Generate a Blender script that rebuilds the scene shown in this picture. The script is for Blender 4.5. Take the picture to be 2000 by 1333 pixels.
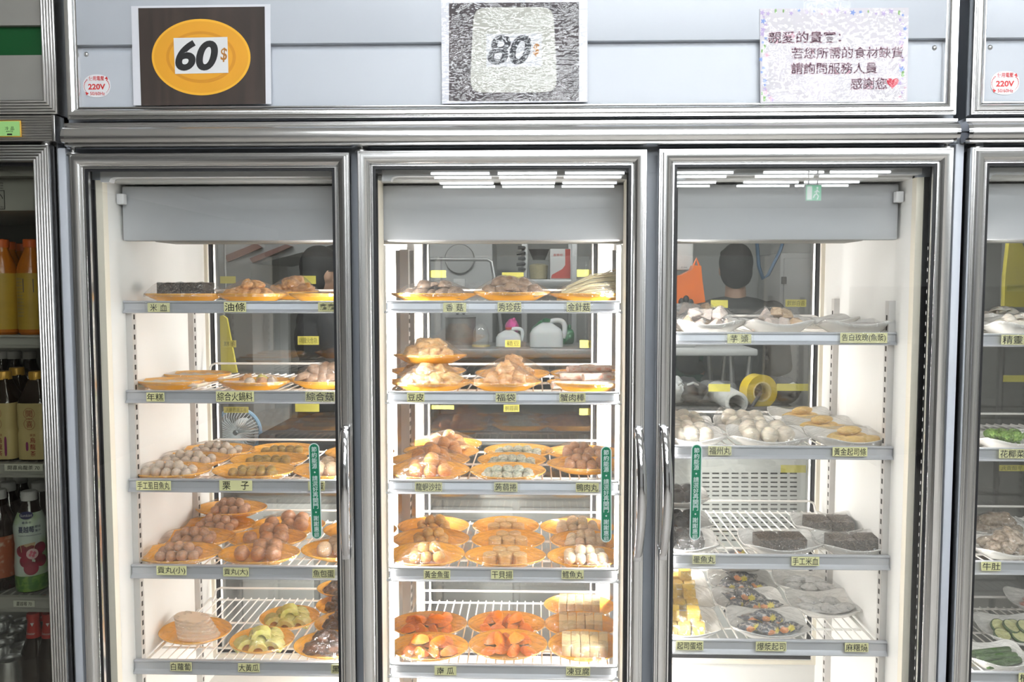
import bpy, bmesh, math, random
import numpy as np
from mathutils import Vector, Matrix, Euler, noise

for _o in list(bpy.data.objects):
    bpy.data.objects.remove(_o, do_unlink=True)
SC = bpy.context.scene
COL = SC.collection
PI = math.pi
rad = math.radians

# ------------------------------------------------------------------ camera
F = 1640.0                                   # focal length in pixels of the 2000 px wide frame
PITCH, YAW = rad(3.716), rad(1.572)
CAM = Vector((0.0475, -1.709, 1.50))
ROT = Euler((PI / 2 - PITCH, 0, YAW), 'XYZ')
_cd = bpy.data.cameras.new('camera')
_cd.sensor_width = 36.0
_cd.lens = F * 36.0 / 2000.0
_cd.clip_start, _cd.clip_end = 0.02, 60
cam = bpy.data.objects.new('camera', _cd)
cam.location, cam.rotation_euler = CAM, ROT
COL.objects.link(cam)
SC.camera = cam
RM = ROT.to_matrix()


def P(px, py, Y):
    """point of the place that stands on the vertical plane Y, measured from the photograph"""
    d = RM @ Vector(((px - 1000.0) / F, -(py - 666.5) / F, -1.0))
    return CAM + d * ((Y - CAM.y) / d.y)


def pxm(Y):
    """metres per photograph pixel at depth Y"""
    return (Y - CAM.y) / F


# ------------------------------------------------------------------ world, exposure
SC.view_settings.view_transform = 'Standard'
SC.view_settings.look = 'None'
SC.view_settings.exposure = 0.12
SC.view_settings.gamma = 1.0
SC.view_settings.use_curve_mapping = False
W = bpy.data.worlds.new('world')
SC.world = W
W.use_nodes = True
W.node_tree.nodes['Background'].inputs[0].default_value = (0.80, 0.88, 1.0, 1)
W.node_tree.nodes['Background'].inputs[1].default_value = 0.12
try:
    SC.cycles.transparent_max_bounces = 40
    SC.cycles.max_bounces = 10
    SC.cycles.diffuse_bounces = 4
    SC.cycles.glossy_bounces = 5
    SC.cycles.transmission_bounces = 6
    SC.cycles.caustics_reflective = False
    SC.cycles.caustics_refractive = False
    SC.cycles.sample_clamp_indirect = 6.0
    SC.cycles.use_denoising = True
except Exception:
    pass
TUBE_POWER = 20.0          # emission of a ceiling tube
LED_POWER = 5.6            # watts of a full height LED strip in a door post
KITCHEN_POWER = 90.0

# ------------------------------------------------------------------ light strips that light the cabinet
def strip_light(name, loc, rot, h, power, col=(1.0, 0.97, 0.935), parent=None, w=0.012):
    l = bpy.data.lights.new(name, 'AREA')
    l.shape = 'RECTANGLE'
    l.size, l.size_y = w, h
    l.energy = power
    l.color = col
    o = bpy.data.objects.new(name, l)
    o.location = loc
    o.rotation_euler = rot
    COL.objects.link(o)
    if parent is not None:
        o.parent = parent
        o.location = Vector(loc) - ORG[parent.name]
    return o


# ------------------------------------------------------------------ helpers
ORG = {}


def tag(o, label, cat, group=None, kind=None):
    if label:
        o['label'] = label
    if cat:
        o['category'] = cat
    if group:
        o['group'] = group
    if kind:
        o['kind'] = kind
    return o


def empty(name, loc, label=None, cat=None, group=None, rot=None):
    o = bpy.data.objects.new(name, None)
    o.empty_display_size = 0.02
    o.location = loc
    if rot:
        o.rotation_euler = rot
    COL.objects.link(o)
    ORG[o.name] = Vector(loc)
    return tag(o, label, cat, group)


class MB:
    """collects shapes; build() links them as one mesh object"""

    def __init__(s):
        s.v, s.f, s.m = [], [], []

    def add(s, vs, fs, mi=0):
        n = len(s.v)
        s.v.extend([tuple(p) for p in vs])
        for f in fs:
            s.f.append(tuple(n + i for i in f))
            s.m.append(mi)
        return s

    def box(s, x0, x1, y0, y1, z0, z1, mi=0):
        return s.add([(x0, y0, z0), (x1, y0, z0), (x1, y1, z0), (x0, y1, z0), (x0, y0, z1), (x1, y0, z1), (x1, y1, z1), (x0, y1, z1)],
                     [(0, 3, 2, 1), (4, 5, 6, 7), (0, 1, 5, 4), (1, 2, 6, 5), (2, 3, 7, 6), (3, 0, 4, 7)], mi)

    def rbox(s, x0, x1, y0, y1, z0, z1, bev, seg=2, mi=0, mat=None):
        bm = bmesh.new()
        bmesh.ops.create_cube(bm, size=1.0)
        sx, sy, sz = x1 - x0, y1 - y0, z1 - z0
        for v in bm.verts:
            v.co = Vector((v.co.x * sx, v.co.y * sy, v.co.z * sz))
        bmesh.ops.bevel(bm, geom=list(bm.edges), offset=min(bev, 0.49 * min(sx, sy, sz)), segments=seg, profile=0.5, affect='EDGES')
        c = Vector(((x0 + x1) / 2, (y0 + y1) / 2, (z0 + z1) / 2))
        vs = [((mat @ v.co) if mat else v.co) + c for v in bm.verts]
        bm.verts.index_update()
        fs = [[v.index for v in f.verts] for f in bm.faces]
        bm.free()
        return s.add(vs, fs, mi)

    def tube(s, pts, r, n=8, mi=0, cap=True, squash=None):
        pts = [Vector(p) for p in pts]
        k = len(pts)
        rs = r if isinstance(r, (list, tuple)) else [r] * k
        vs = []
        up = None
        for i, p in enumerate(pts):
            t = (pts[min(i + 1, k - 1)] - pts[max(i - 1, 0)]).normalized()
            if up is None:
                up = Vector((0, 0, 1)) if abs(t.z) < 0.9 else Vector((0, 1, 0))
            a = (up - t * up.dot(t)).normalized()
            up = a
            b = t.cross(a)
            q = squash or (1, 1)
            for j in range(n):
                an = 2 * PI * j / n
                vs.append(p + a * (math.cos(an) * rs[i] * q[0]) + b * (math.sin(an) * rs[i] * q[1]))
        fs = []
        for i in range(k - 1):
            for j in range(n):
                j2 = (j + 1) % n
                fs.append((i * n + j, i * n + j2, (i + 1) * n + j2, (i + 1) * n + j))
        if cap:
            fs.append(tuple(range(n - 1, -1, -1)))
            fs.append(tuple((k - 1) * n + j for j in range(n)))
        return s.add(vs, fs, mi)

    def lathe(s, prof, n=32, c=(0, 0, 0), sx=1, sy=1, mi=0, power=None, lift=0.0, axis='z'):
        vs, fs = [], []
        for (r, z) in prof:
            for j in range(n):
                an = 2 * PI * j / n
                ca, sa = math.cos(an), math.sin(an)
                k = 1.0
                dz = 0.0
                if power:
                    k = (abs(ca) ** power + abs(sa) ** power) ** (-1.0 / power)
                    dz = lift * max(0.0, (abs(ca * sa) * 2) ** 3) * max(0.0, r - 0.6) / 0.4
                x, y, zz = r * k * ca * sx, r * k * sa * sy, z + dz
                if axis == 'y':
                    vs.append((c[0] + x, c[1] + zz, c[2] + y))
                elif axis == 'x':
                    vs.append((c[0] + zz, c[1] + x, c[2] + y))
                else:
                    vs.append((c[0] + x, c[1] + y, c[2] + zz))
        k = len(prof)
        for i in range(k - 1):
            for j in range(n):
                j2 = (j + 1) % n
                fs.append((i * n + j, i * n + j2, (i + 1) * n + j2, (i + 1) * n + j))
        if prof[0][0] > 1e-6:
            fs.append(tuple(range(n - 1, -1, -1)))
        if prof[-1][0] > 1e-6:
            fs.append(tuple((k - 1) * n + j for j in range(n)))
        return s.add(vs, fs, mi)

    def ell(s, c, r, nu=16, nv=10, mi=0):
        pr = [(max(1e-5, math.sin(PI * i / nv)), -math.cos(PI * i / nv)) for i in range(nv + 1)]
        vs, fs = [], []
        for (a, z) in pr:
            for j in range(nu):
                an = 2 * PI * j / nu
                vs.append((c[0] + r[0] * a * math.cos(an), c[1] + r[1] * a * math.sin(an), c[2] + r[2] * z))
        for i in range(nv):
            for j in range(nu):
                j2 = (j + 1) % nu
                fs.append((i * nu + j, i * nu + j2, (i + 1) * nu + j2, (i + 1) * nu + j))
        return s.add(vs, fs, mi)

    def frame(s, x0, x1, z0, z1, prof, mi=0):
        """profile (inset, y) swept round a rectangle with mitred corners"""
        vs, fs = [], []
        for (u, y) in prof:
            vs += [(x0 + u, y, z0 + u), (x1 - u, y, z0 + u), (x1 - u, y, z1 - u), (x0 + u, y, z1 - u)]
        k = len(prof)
        for i in range(k):
            i2 = (i + 1) % k
            for c in range(4):
                c2 = (c + 1) % 4
                fs.append((i * 4 + c, i * 4 + c2, i2 * 4 + c2, i2 * 4 + c))
        return s.add(vs, fs, mi)

    def extrude_x(s, prof, x0, x1, mi=0):
        """closed (y, z) profile extruded along x"""
        k = len(prof)
        vs = [(x0, y, z) for y, z in prof] + [(x1, y, z) for y, z in prof]
        fs = [(i, (i + 1) % k, k + (i + 1) % k, k + i) for i in range(k)]
        fs += [tuple(range(k - 1, -1, -1)), tuple(range(k, 2 * k))]
        return s.add(vs, fs, mi)

    def plate_xz(s, poly, y0, y1, mi=0):
        """polygon in (x, z) given a thickness from y0 to y1"""
        k = len(poly)
        vs = [(x, y0, z) for x, z in poly] + [(x, y1, z) for x, z in poly]
        fs = [(i, (i + 1) % k, k + (i + 1) % k, k + i) for i in range(k)]
        fs += [tuple(range(k - 1, -1, -1)), tuple(range(k, 2 * k))]
        return s.add(vs, fs, mi)

    def xf(s, M, start=0):
        s.v[start:] = [tuple(M @ Vector(p)) for p in s.v[start:]]
        return s

    def mesh(s, name, mats, smooth=35):
        me = bpy.data.meshes.new(name)
        me.from_pydata(s.v, [], s.f)
        for m in (mats if isinstance(mats, (list, tuple)) else [mats]):
            me.materials.append(m)
        if len(me.materials) > 1:
            me.polygons.foreach_set('material_index', s.m)
        bm = bmesh.new()
        bm.from_mesh(me)
        bmesh.ops.recalc_face_normals(bm, faces=bm.faces)
        bm.to_mesh(me)
        bm.free()
        if smooth:
            me.polygons.foreach_set('use_smooth', [True] * len(me.polygons))
            me.set_sharp_from_angle(angle=rad(smooth))
        me.update()
        return me

    def build(s, name, mats, parent=None, local=False, smooth=35, loc=None):
        if parent is not None and not local:
            og = ORG[parent.name]
            s.v = [(a - og.x, b - og.y, c - og.z) for a, b, c in s.v]
        elif loc is not None:
            s.v = [(a - loc[0], b - loc[1], c - loc[2]) for a, b, c in s.v]
        o = bpy.data.objects.new(name, s.mesh(name, mats, smooth))
        COL.objects.link(o)
        if parent is not None:
            o.parent = parent
            ORG[o.name] = ORG[parent.name]
        else:
            o.location = loc or (0, 0, 0)
            ORG[o.name] = Vector(loc or (0, 0, 0))
        return o


def link_copy(me, name, parent=None, loc=(0, 0, 0)):
    o = bpy.data.objects.new(name, me)
    COL.objects.link(o)
    o.parent = parent
    o.location = loc
    return o


# ------------------------------------------------------------------ materials
def _nodes(name):
    m = bpy.data.materials.new(name)
    m.use_nodes = True
    nt = m.node_tree
    return m, nt, nt.nodes, nt.links


def mat(name, col, rough=0.5, metal=0.0, coat=0.0, bump=0.0, scale=40.0, vary=0.0, stretch=None, emit=None, spec=0.5,
        col2=None, mix=(0.45, 0.6), sss=0.0, trans=0.0):
    """principled surface with a procedural colour variation and bump"""
    m, nt, N, L = _nodes(name)
    b = N['Principled BSDF']
    b.inputs['Base Color'].default_value = (*col, 1)
    b.inputs['Roughness'].default_value = rough
    b.inputs['Metallic'].default_value = metal
    b.inputs['Coat Weight'].default_value = coat
    b.inputs['Coat Roughness'].default_value = 0.06
    b.inputs['Specular IOR Level'].default_value = spec
    if sss:
        b.inputs['Subsurface Weight'].default_value = sss
        b.inputs['Subsurface Radius'].default_value = (0.012, 0.008, 0.005)
        b.inputs['Subsurface Scale'].default_value = 0.6
    if trans:
        b.inputs['Transmission Weight'].default_value = trans
    tc = N.new('ShaderNodeTexCoord')
    mp = N.new('ShaderNodeMapping')
    if stretch:
        mp.inputs['Scale'].default_value = stretch
    L.new(tc.outputs['Object'], mp.inputs['Vector'])
    nz = N.new('ShaderNodeTexNoise')
    nz.inputs['Scale'].default_value = scale
    nz.inputs['Detail'].default_value = 4
    L.new(mp.outputs[0], nz.inputs['Vector'])
    if col2 is not None or vary:
        cr = N.new('ShaderNodeValToRGB')
        cr.color_ramp.elements[0].position = mix[0] if col2 is not None else 0.3
        cr.color_ramp.elements[1].position = mix[1] if col2 is not None else 0.7
        if col2 is None:
            c1 = tuple(max(0.0, c * (1 - vary)) for c in col)
            c2 = tuple(min(1.0, c * (1 + vary)) for c in col)
        else:
            c1, c2 = col, col2
        cr.color_ramp.elements[0].color = (*c1, 1)
        cr.color_ramp.elements[1].color = (*c2, 1)
        L.new(nz.outputs['Fac'], cr.inputs['Fac'])
        L.new(cr.outputs['Color'], b.inputs['Base Color'])
    if bump:
        bp = N.new('ShaderNodeBump')
        bp.inputs['Strength'].default_value = bump
        bp.inputs['Distance'].default_value = 0.002
        L.new(nz.outputs['Fac'], bp.inputs['Height'])
        L.new(bp.outputs['Normal'], b.inputs['Normal'])
    if emit:
        b.inputs['Emission Color'].default_value = (*emit[0], 1)
        b.inputs['Emission Strength'].default_value = emit[1]
    return m


def clear_sheet(name, f0, tint=(1, 1, 1), rough=0.02, wrinkle=0.0, scale=30.0, haze=0.0, stretch=(1, 1, 1), dist=0.004, radial=False):
    """clear pane or film: passes light straight through and mirrors by Fresnel"""
    m, nt, N, L = _nodes(name)
    N.remove(N['Principled BSDF'])
    out = N['Material Output']
    tr = N.new('ShaderNodeBsdfTransparent')
    tr.inputs['Color'].default_value = (*tint, 1)
    gl = N.new('ShaderNodeBsdfGlossy')
    gl.inputs['Roughness'].default_value = rough
    lw = N.new('ShaderNodeLayerWeight')
    lw.inputs['Blend'].default_value = 0.5
    pw = N.new('ShaderNodeMath')
    pw.operation = 'POWER'
    pw.inputs[1].default_value = 5.0
    ma = N.new('ShaderNodeMath')
    ma.operation = 'MULTIPLY_ADD'
    ma.inputs[1].default_value = 1 - f0
    ma.inputs[2].default_value = f0
    L.new(lw.outputs['Facing'], pw.inputs[0])
    L.new(pw.outputs[0], ma.inputs[0])
    if wrinkle:
        tc = N.new('ShaderNodeTexCoord')
        mp = N.new('ShaderNodeMapping')
        mp.inputs['Scale'].default_value = stretch
        L.new(tc.outputs['Object'], mp.inputs['Vector'])
        nz = N.new('ShaderNodeTexNoise')
        nz.inputs['Scale'].default_value = scale
        nz.inputs['Detail'].default_value = 3
        nz.inputs['Distortion'].default_value = 1.2
        L.new(mp.outputs[0], nz.inputs['Vector'])
        bp = N.new('ShaderNodeBump')
        bp.inputs['Strength'].default_value = wrinkle
        bp.inputs['Distance'].default_value = dist
        src = nz.outputs['Fac']
        if radial:            # folds running from the middle of the plate to its rim
            sp = N.new('ShaderNodeSeparateXYZ')
            L.new(tc.outputs['Object'], sp.inputs[0])
            sy = N.new('ShaderNodeMath'); sy.operation = 'MULTIPLY'; sy.inputs[1].default_value = 1.4
            L.new(sp.outputs['Y'], sy.inputs[0])
            an = N.new('ShaderNodeMath'); an.operation = 'ARCTAN2'
            L.new(sy.outputs[0], an.inputs[0]); L.new(sp.outputs['X'], an.inputs[1])
            cb = N.new('ShaderNodeCombineXYZ')
            L.new(an.outputs[0], cb.inputs[0])
            ln = N.new('ShaderNodeVectorMath'); ln.operation = 'LENGTH'
            L.new(tc.outputs['Object'], ln.inputs[0])
            k2 = N.new('ShaderNodeMath'); k2.operation = 'MULTIPLY'; k2.inputs[1].default_value = 9.0
            L.new(ln.outputs['Value'], k2.inputs[0]); L.new(k2.outputs[0], cb.inputs[1])
            oi = N.new('ShaderNodeObjectInfo')
            k3 = N.new('ShaderNodeMath'); k3.operation = 'MULTIPLY'; k3.inputs[1].default_value = 50.0
            L.new(oi.outputs['Random'], k3.inputs[0]); L.new(k3.outputs[0], cb.inputs[2])
            n2 = N.new('ShaderNodeTexNoise')
            n2.inputs['Scale'].default_value = 5.0
            n2.inputs['Detail'].default_value = 2.5
            L.new(cb.outputs[0], n2.inputs['Vector'])
            wv = N.new('ShaderNodeVectorMath'); wv.operation = 'MULTIPLY_ADD'      # crumple creases
            wv.inputs[1].default_value = (0.02, 0.02, 0.02)
            L.new(nz.outputs['Color'], wv.inputs[0]); L.new(tc.outputs['Object'], wv.inputs[2])
            vo = N.new('ShaderNodeTexVoronoi')
            vo.inputs['Scale'].default_value = 48.0
            L.new(wv.outputs[0], vo.inputs['Vector'])
            m1 = N.new('ShaderNodeMath'); m1.operation = 'MULTIPLY_ADD'; m1.inputs[1].default_value = 0.55
            L.new(n2.outputs['Fac'], m1.inputs[0]); L.new(vo.outputs['Distance'], m1.inputs[2])
            ad = N.new('ShaderNodeMath'); ad.operation = 'MULTIPLY_ADD'; ad.inputs[1].default_value = 0.5
            L.new(nz.outputs['Fac'], ad.inputs[0]); L.new(m1.outputs[0], ad.inputs[2])
            src = ad.outputs[0]
        L.new(src, bp.inputs['Height'])
        L.new(bp.outputs['Normal'], gl.inputs['Normal'])
        L.new(bp.outputs['Normal'], lw.inputs['Normal'])
    mx = N.new('ShaderNodeMixShader')
    mn = N.new('ShaderNodeMath')
    mn.operation = 'MINIMUM'
    mn.inputs[1].default_value = 0.30 if radial else 1.0
    L.new(ma.outputs[0], mn.inputs[0])
    L.new(mn.outputs[0], mx.inputs[0])
    L.new(tr.outputs[0], mx.inputs[1])
    L.new(gl.outputs[0], mx.inputs[2])
    last = mx
    if haze:
        df = N.new('ShaderNodeBsdfDiffuse')
        df.inputs['Color'].default_value = (0.9, 0.9, 0.9, 1)
        m2 = N.new('ShaderNodeMixShader')
        m2.inputs[0].default_value = haze
        L.new(mx.outputs[0], m2.inputs[1])
        L.new(df.outputs[0], m2.inputs[2])
        last = m2
    L.new(last.outputs[0], out.inputs['Surface'])
    return m


def glow(name, col, power):
    m, nt, N, L = _nodes(name)
    N.remove(N['Principled BSDF'])
    e = N.new('ShaderNodeEmission')
    e.inputs['Color'].default_value = (*col, 1)
    e.inputs['Strength'].default_value = power
    L.new(e.outputs[0], N['Material Output'].inputs['Surface'])
    return m


M = {}
M['alu'] = mat('satin aluminium', (0.91, 0.905, 0.90), rough=0.22, metal=1.0, vary=0.015, scale=6)
M['alu_v'] = mat('satin aluminium upright', (0.91, 0.905, 0.90), rough=0.22, metal=1.0, vary=0.015, scale=6)
M['alu_old'] = mat('old ribbed aluminium', (0.66, 0.65, 0.64), rough=0.28, metal=1.0, vary=0.06, scale=25)
M['rail'] = mat('price rail aluminium', (0.53, 0.54, 0.57), rough=0.40, metal=0.35, vary=0.02, scale=10)
M['chrome'] = mat('chrome', (0.85, 0.85, 0.87), rough=0.06, metal=1.0)
M['steel'] = mat('stainless steel', (0.55, 0.55, 0.54), rough=0.32, metal=0.9, bump=0.02, scale=70, stretch=(0.1, 1, 1))
M['header_white'] = mat('white sign board', (0.54, 0.57, 0.62), rough=0.35, vary=0.02, scale=3)
M['cabinet_grey'] = mat('blue grey painted steel', (0.42, 0.45, 0.50), rough=0.4, vary=0.03, scale=8)
M['cabinet_light'] = mat('pale blue grey painted steel', (0.58, 0.61, 0.67), rough=0.4, vary=0.03, scale=8)
M['cabinet_dark'] = mat('dark grey painted steel', (0.16, 0.165, 0.18), rough=0.45, vary=0.05, scale=8)
M['liner'] = mat('white cabinet liner', (0.83, 0.82, 0.795), rough=0.32, vary=0.02, scale=5)
M['liner_cream'] = mat('cream plastic trim', (0.86, 0.80, 0.68), rough=0.4, vary=0.02, scale=8)
M['evap'] = mat('pale grey evaporator cover', (0.47, 0.48, 0.50), rough=0.4, vary=0.02, scale=6)
M['evap_dark'] = mat('grey drip tray', (0.35, 0.35, 0.33), rough=0.5, vary=0.05, scale=10)
M['rubber'] = mat('black rubber', (0.012, 0.012, 0.014), rough=0.5, vary=0.2, scale=60)
M['standard'] = mat('shelf standard steel', (0.66, 0.64, 0.62), rough=0.4, metal=0.3, vary=0.03, scale=30)
M['hole'] = mat('dark slot', (0.04, 0.035, 0.03), rough=0.7, vary=0.1, scale=60)
M['wire'] = mat('white coated wire', (0.84, 0.81, 0.77), rough=0.35, coat=0.3, vary=0.02, scale=20)
M['strip_paper'] = mat('white label strip', (0.80, 0.83, 0.90), rough=0.5, vary=0.02, scale=20)
M['glass'] = clear_sheet('door glass', 0.045, tint=(0.985, 0.99, 0.985), rough=0.0)
M['glass_dim'] = clear_sheet('dimming door glass', 0.045, tint=(0.80, 0.80, 0.77), rough=0.0)  # tint put into the glass to dim the unlit drinks cabinet
M['rear_glass'] = clear_sheet('rear door glass', 0.12, tint=(0.95, 0.96, 0.95), rough=0.0)
M['film'] = clear_sheet('cling film', 0.14, rough=0.12, wrinkle=1.0, scale=40, haze=0.03, stretch=(1.0, 1.0, 1.6), dist=0.0075, radial=True)
M['clear'] = clear_sheet('clear plastic', 0.08, tint=(0.93, 0.94, 0.94), rough=0.08, haze=0.12)
M['tape'] = clear_sheet('clear tape', 0.08, rough=0.06, wrinkle=0.5, scale=120, haze=0.06)
M['led'] = glow('led diode', (1.0, 0.97, 0.92), 7.0)
M['tag'] = mat('yellow tag paper', (0.84, 0.82, 0.44), rough=0.55, coat=0.25, vary=0.03, scale=30)
M['tag_back'] = mat('yellow tag paper back', (0.85, 0.76, 0.16), rough=0.55, coat=0.2, vary=0.06, scale=60)
M['tag_white'] = mat('white tag paper', (0.72, 0.73, 0.62), rough=0.55, vary=0.03, scale=30)
M['ink'] = mat('black marker ink', (0.012, 0.012, 0.012), rough=0.5, vary=0.1, scale=80)
M['ink_grey'] = mat('ink seen through paper', (0.22, 0.20, 0.05), rough=0.6, vary=0.1, scale=80)
M['red_ink'] = mat('red ink', (0.62, 0.03, 0.03), rough=0.5, vary=0.05, scale=80)
M['sticker_white'] = mat('white sticker', (0.80, 0.80, 0.82), rough=0.4, vary=0.02, scale=30)
M['sticker_green'] = mat('green sticker', (0.004, 0.17, 0.085), rough=0.35, coat=0.3, vary=0.05, scale=30)
M['sticker_silver'] = mat('silver lettering', (0.56, 0.66, 0.64), rough=0.35, vary=0.05, scale=60)
M['orange'] = mat('orange melamine', (0.97, 0.47, 0.055), rough=0.25, coat=0.5, vary=0.04, scale=12, sss=0.15)
M['white_plate'] = mat('white melamine', (0.80, 0.78, 0.74), rough=0.25, coat=0.4, vary=0.02, scale=12)

# ------------------------------------------------------------------ lettering
_TC = {}


def text_geo(s, bold=0.0, shear=0.0):
    key = (s, bold, shear)
    if key not in _TC:
        cu = bpy.data.curves.new('lettering', 'FONT')
        cu.body = s
        cu.offset = bold
        cu.shear = shear
        cu.resolution_u = 6 if len(s) < 3 and s.isascii() else 3
        o = bpy.data.objects.new('lettering', cu)
        me = o.to_mesh()
        vs = [(v.co.x, v.co.y) for v in me.vertices]
        fs = [tuple(p.vertices) for p in me.polygons]
        o.to_mesh_clear()
        bpy.data.objects.remove(o)
        bpy.data.curves.remove(cu)
        xs = [v[0] for v in vs] or [0, 1]
        ys = [v[1] for v in vs] or [0, 1]
        _TC[key] = (vs, fs, min(xs), max(xs), min(ys), max(ys))
    return _TC[key]


def put_text(mb, s, cx, cz, w, h, y, bold=0.0, shear=0.0, mirror=False, bend=None, rot=0.0, mi=0):
    """write s into the w x h box centred on (cx, cz) of the plane y; bend=(axis x, axis y, radius) wraps it on a bottle"""
    vs, fs, x0, x1, y0, y1 = text_geo(s, bold, shear)
    if not vs:
        return
    k = (h / (y1 - y0)) if h else (w / (x1 - x0))
    kx = (w / (x1 - x0)) if w else k
    out = []
    for (a, b) in vs:
        u = (a - (x0 + x1) / 2) * kx * (-1 if mirror else 1)
        v = (b - (y0 + y1) / 2) * k
        if rot:
            u, v = u * math.cos(rot) - v * math.sin(rot), u * math.sin(rot) + v * math.cos(rot)
        if bend:
            an = (cx + u - bend[0]) / bend[2]
            out.append((bend[0] + bend[2] * math.sin(an), bend[1] - bend[2] * math.cos(an), cz + v))
        else:
            out.append((cx + u, y, cz + v))
    mb.add(out, fs, mi)


def disc_poly(cx, cz, rx, rz, n=40, a0=0, a1=2 * PI, power=None):
    pts = []
    for i in range(n):
        an = a0 + (a1 - a0) * i / n
        c, s = math.cos(an), math.sin(an)
        k = (abs(c) ** power + abs(s) ** power) ** (-1.0 / power) if power else 1.0
        pts.append((cx + rx * k * c, cz + rz * k * s))
    return pts


# ------------------------------------------------------------------ measured planes
Y_FACE = 0.045            # painted cabinet front behind the doors
Y_RAIL = 0.12             # price rails
Y_BACK = 0.58             # rear wall
Y_REAR = 0.605            # rear glass
XL, XR = P(402, 600, Y_BACK).x, P(1608, 600, Y_BACK).x
ZFLOOR = 0.40

DOOR_PROFILE = [(0.0, 0.04), (0.0, -0.0015), (0.001, -0.003), (0.0038, -0.003), (0.0042, -0.001), (0.0050, -0.0005), (0.0056, -0.0045),
                (0.0080, -0.0045), (0.0086, -0.003)]
for _i in range(9):
    _t = _i / 8 * PI / 2
    DOOR_PROFILE.append((0.0098 + 0.0195 * math.sin(_t), -0.0120 + 0.0150 * (1 - math.cos(_t))))
DOOR_PROFILE += [(0.0300, 0.0005), (0.0305, -0.002), (0.0335, -0.002), (0.0345, 0.0), (0.0350, 0.03), (0.0340, 0.04)]
DOOR_PROFILE = [(u * 0.925, min(y, 0.018)) for u, y in DOOR_PROFILE]
D_IN = 0.0319


def soft_profile(p, sx, sy, dy=0.0):
    return [(u * sx, y * sy + dy) for u, y in p]


STICKER_TEXT = '節約能源・請選好再開門・謝謝惠顧'


def handle(mb, x, z0, z1, y):
    """bowed chrome pull"""
    n = 18
    pts, rs = [], []
    for i in range(n + 1):
        t = i / n
        pts.append((x + 0.004 * math.sin(t * PI), y - 0.006 - 0.030 * math.sin(PI * min(1, max(0, t))) ** 0.7, z1 + (z0 - z1) * t))
        rs.append(0.0085 + 0.002 * math.sin(PI * t))
    mb.tube(pts, rs, n=14, squash=(0.7, 1.0))
    for z in (z0 + 0.006, z1 - 0.010):
        mb.rbox(x - 0.009, x + 0.009, y - 0.014, y + 0.004, z - 0.012, z + 0.012, 0.003)


def glass_door(fr, x0, x1, ztop, zbot, handle_side, hinge_x, hz=None, power_profile=DOOR_PROFILE):
    mb = MB()
    mb.frame(x0, x1, zbot, ztop, power_profile)
    d = mb.build('door', M['alu_v'], fr)
    g = MB()
    i = D_IN
    g.frame(x0 + i, x1 - i, zbot + i, ztop - i, [(0, -0.0008), (0.0048, -0.0004), (0.0048, 0.0015), (0, 0.0018)])
    g.frame(x0 + 0.004, x1 - 0.004, zbot + 0.004, ztop - 0.004, [(0, 0.0182), (0.022, 0.0182), (0.022, 0.0375), (0, 0.0375)])
    g.build('gasket', M['rubber'], d)
    p = MB()
    p.box(x0 + i + 0.0005, x1 - i - 0.0005, 0.0020, 0.0060, zbot + i + 0.0005, ztop - i - 0.0005)
    p.build('glass_pane', M['glass'], d)
    if handle_side:
        h = MB()
        hx, hz1, hz0 = hz
        handle(h, hx, hz0, hz1, -0.010)
        h.build('handle', M['chrome'], d)
    k = MB()
    k.lathe([(0.0045, ztop), (0.0045, ztop + 0.022)], 12, (hinge_x, 0.018, 0))
    k.lathe([(0.013, ztop + 0.0005), (0.013, ztop + 0.003), (0.009, ztop + 0.005)], 20, (hinge_x, 0.018, 0))
    k.build('hinge_pin', M['steel'], d)
    return d


def led_strip(fr, x, y, z0, z1, side, power, show):
    """row of diodes on a door post: a lit strip facing across the bay, shielded by a small fin; the jamb rows also show from the front"""
    c = MB()
    c.box(x - 0.004, x + 0.004, y, y + 0.016, z0, z1)
    a_, b_ = x, x + 0.0125 * side
    c.box(min(a_, b_), max(a_, b_), y + 0.0155, y + 0.0165, z0, z1)
    c.build('led_channel', M['alu_v'], fr)
    n = int((z1 - z0) / 0.022)
    d = MB()
    for i in range(n):
        z = z0 + (i + 0.5) * (z1 - z0) / n
        if show:
            d.box(x - 0.0022, x + 0.0022, y - 0.0012, y, z - 0.0032, z + 0.0032)
        else:
            a_, b_ = x + 0.004 * side, x + 0.0052 * side
            d.box(min(a_, b_), max(a_, b_), y + 0.001, y + 0.005, z - 0.0032, z + 0.0032)
    d.build('led_diodes', M['led'], fr)
    if power:
        strip_light('led_light', (x + 0.0060 * side, y + 0.008, (z0 + z1) / 2), (PI / 2, 0, -rad(74) * side), z1 - z0, power, parent=fr)


def standard(mb, hb, x, y, z0, z1, side):
    """perforated upright on a side wall; side +1 faces +x"""
    t = 0.014 * side
    mb.box(min(x, x + t), max(x, x + t), y - 0.0095, y + 0.0095, z0, z1)
    z = z0 + 0.02
    while z < z1 - 0.015:
        a, b = x + t, x + t + 0.0006 * side
        hb.box(min(a, b), max(a, b), y - 0.003, y + 0.003, z - 0.0055, z + 0.0055)
        z += 0.0225


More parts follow.
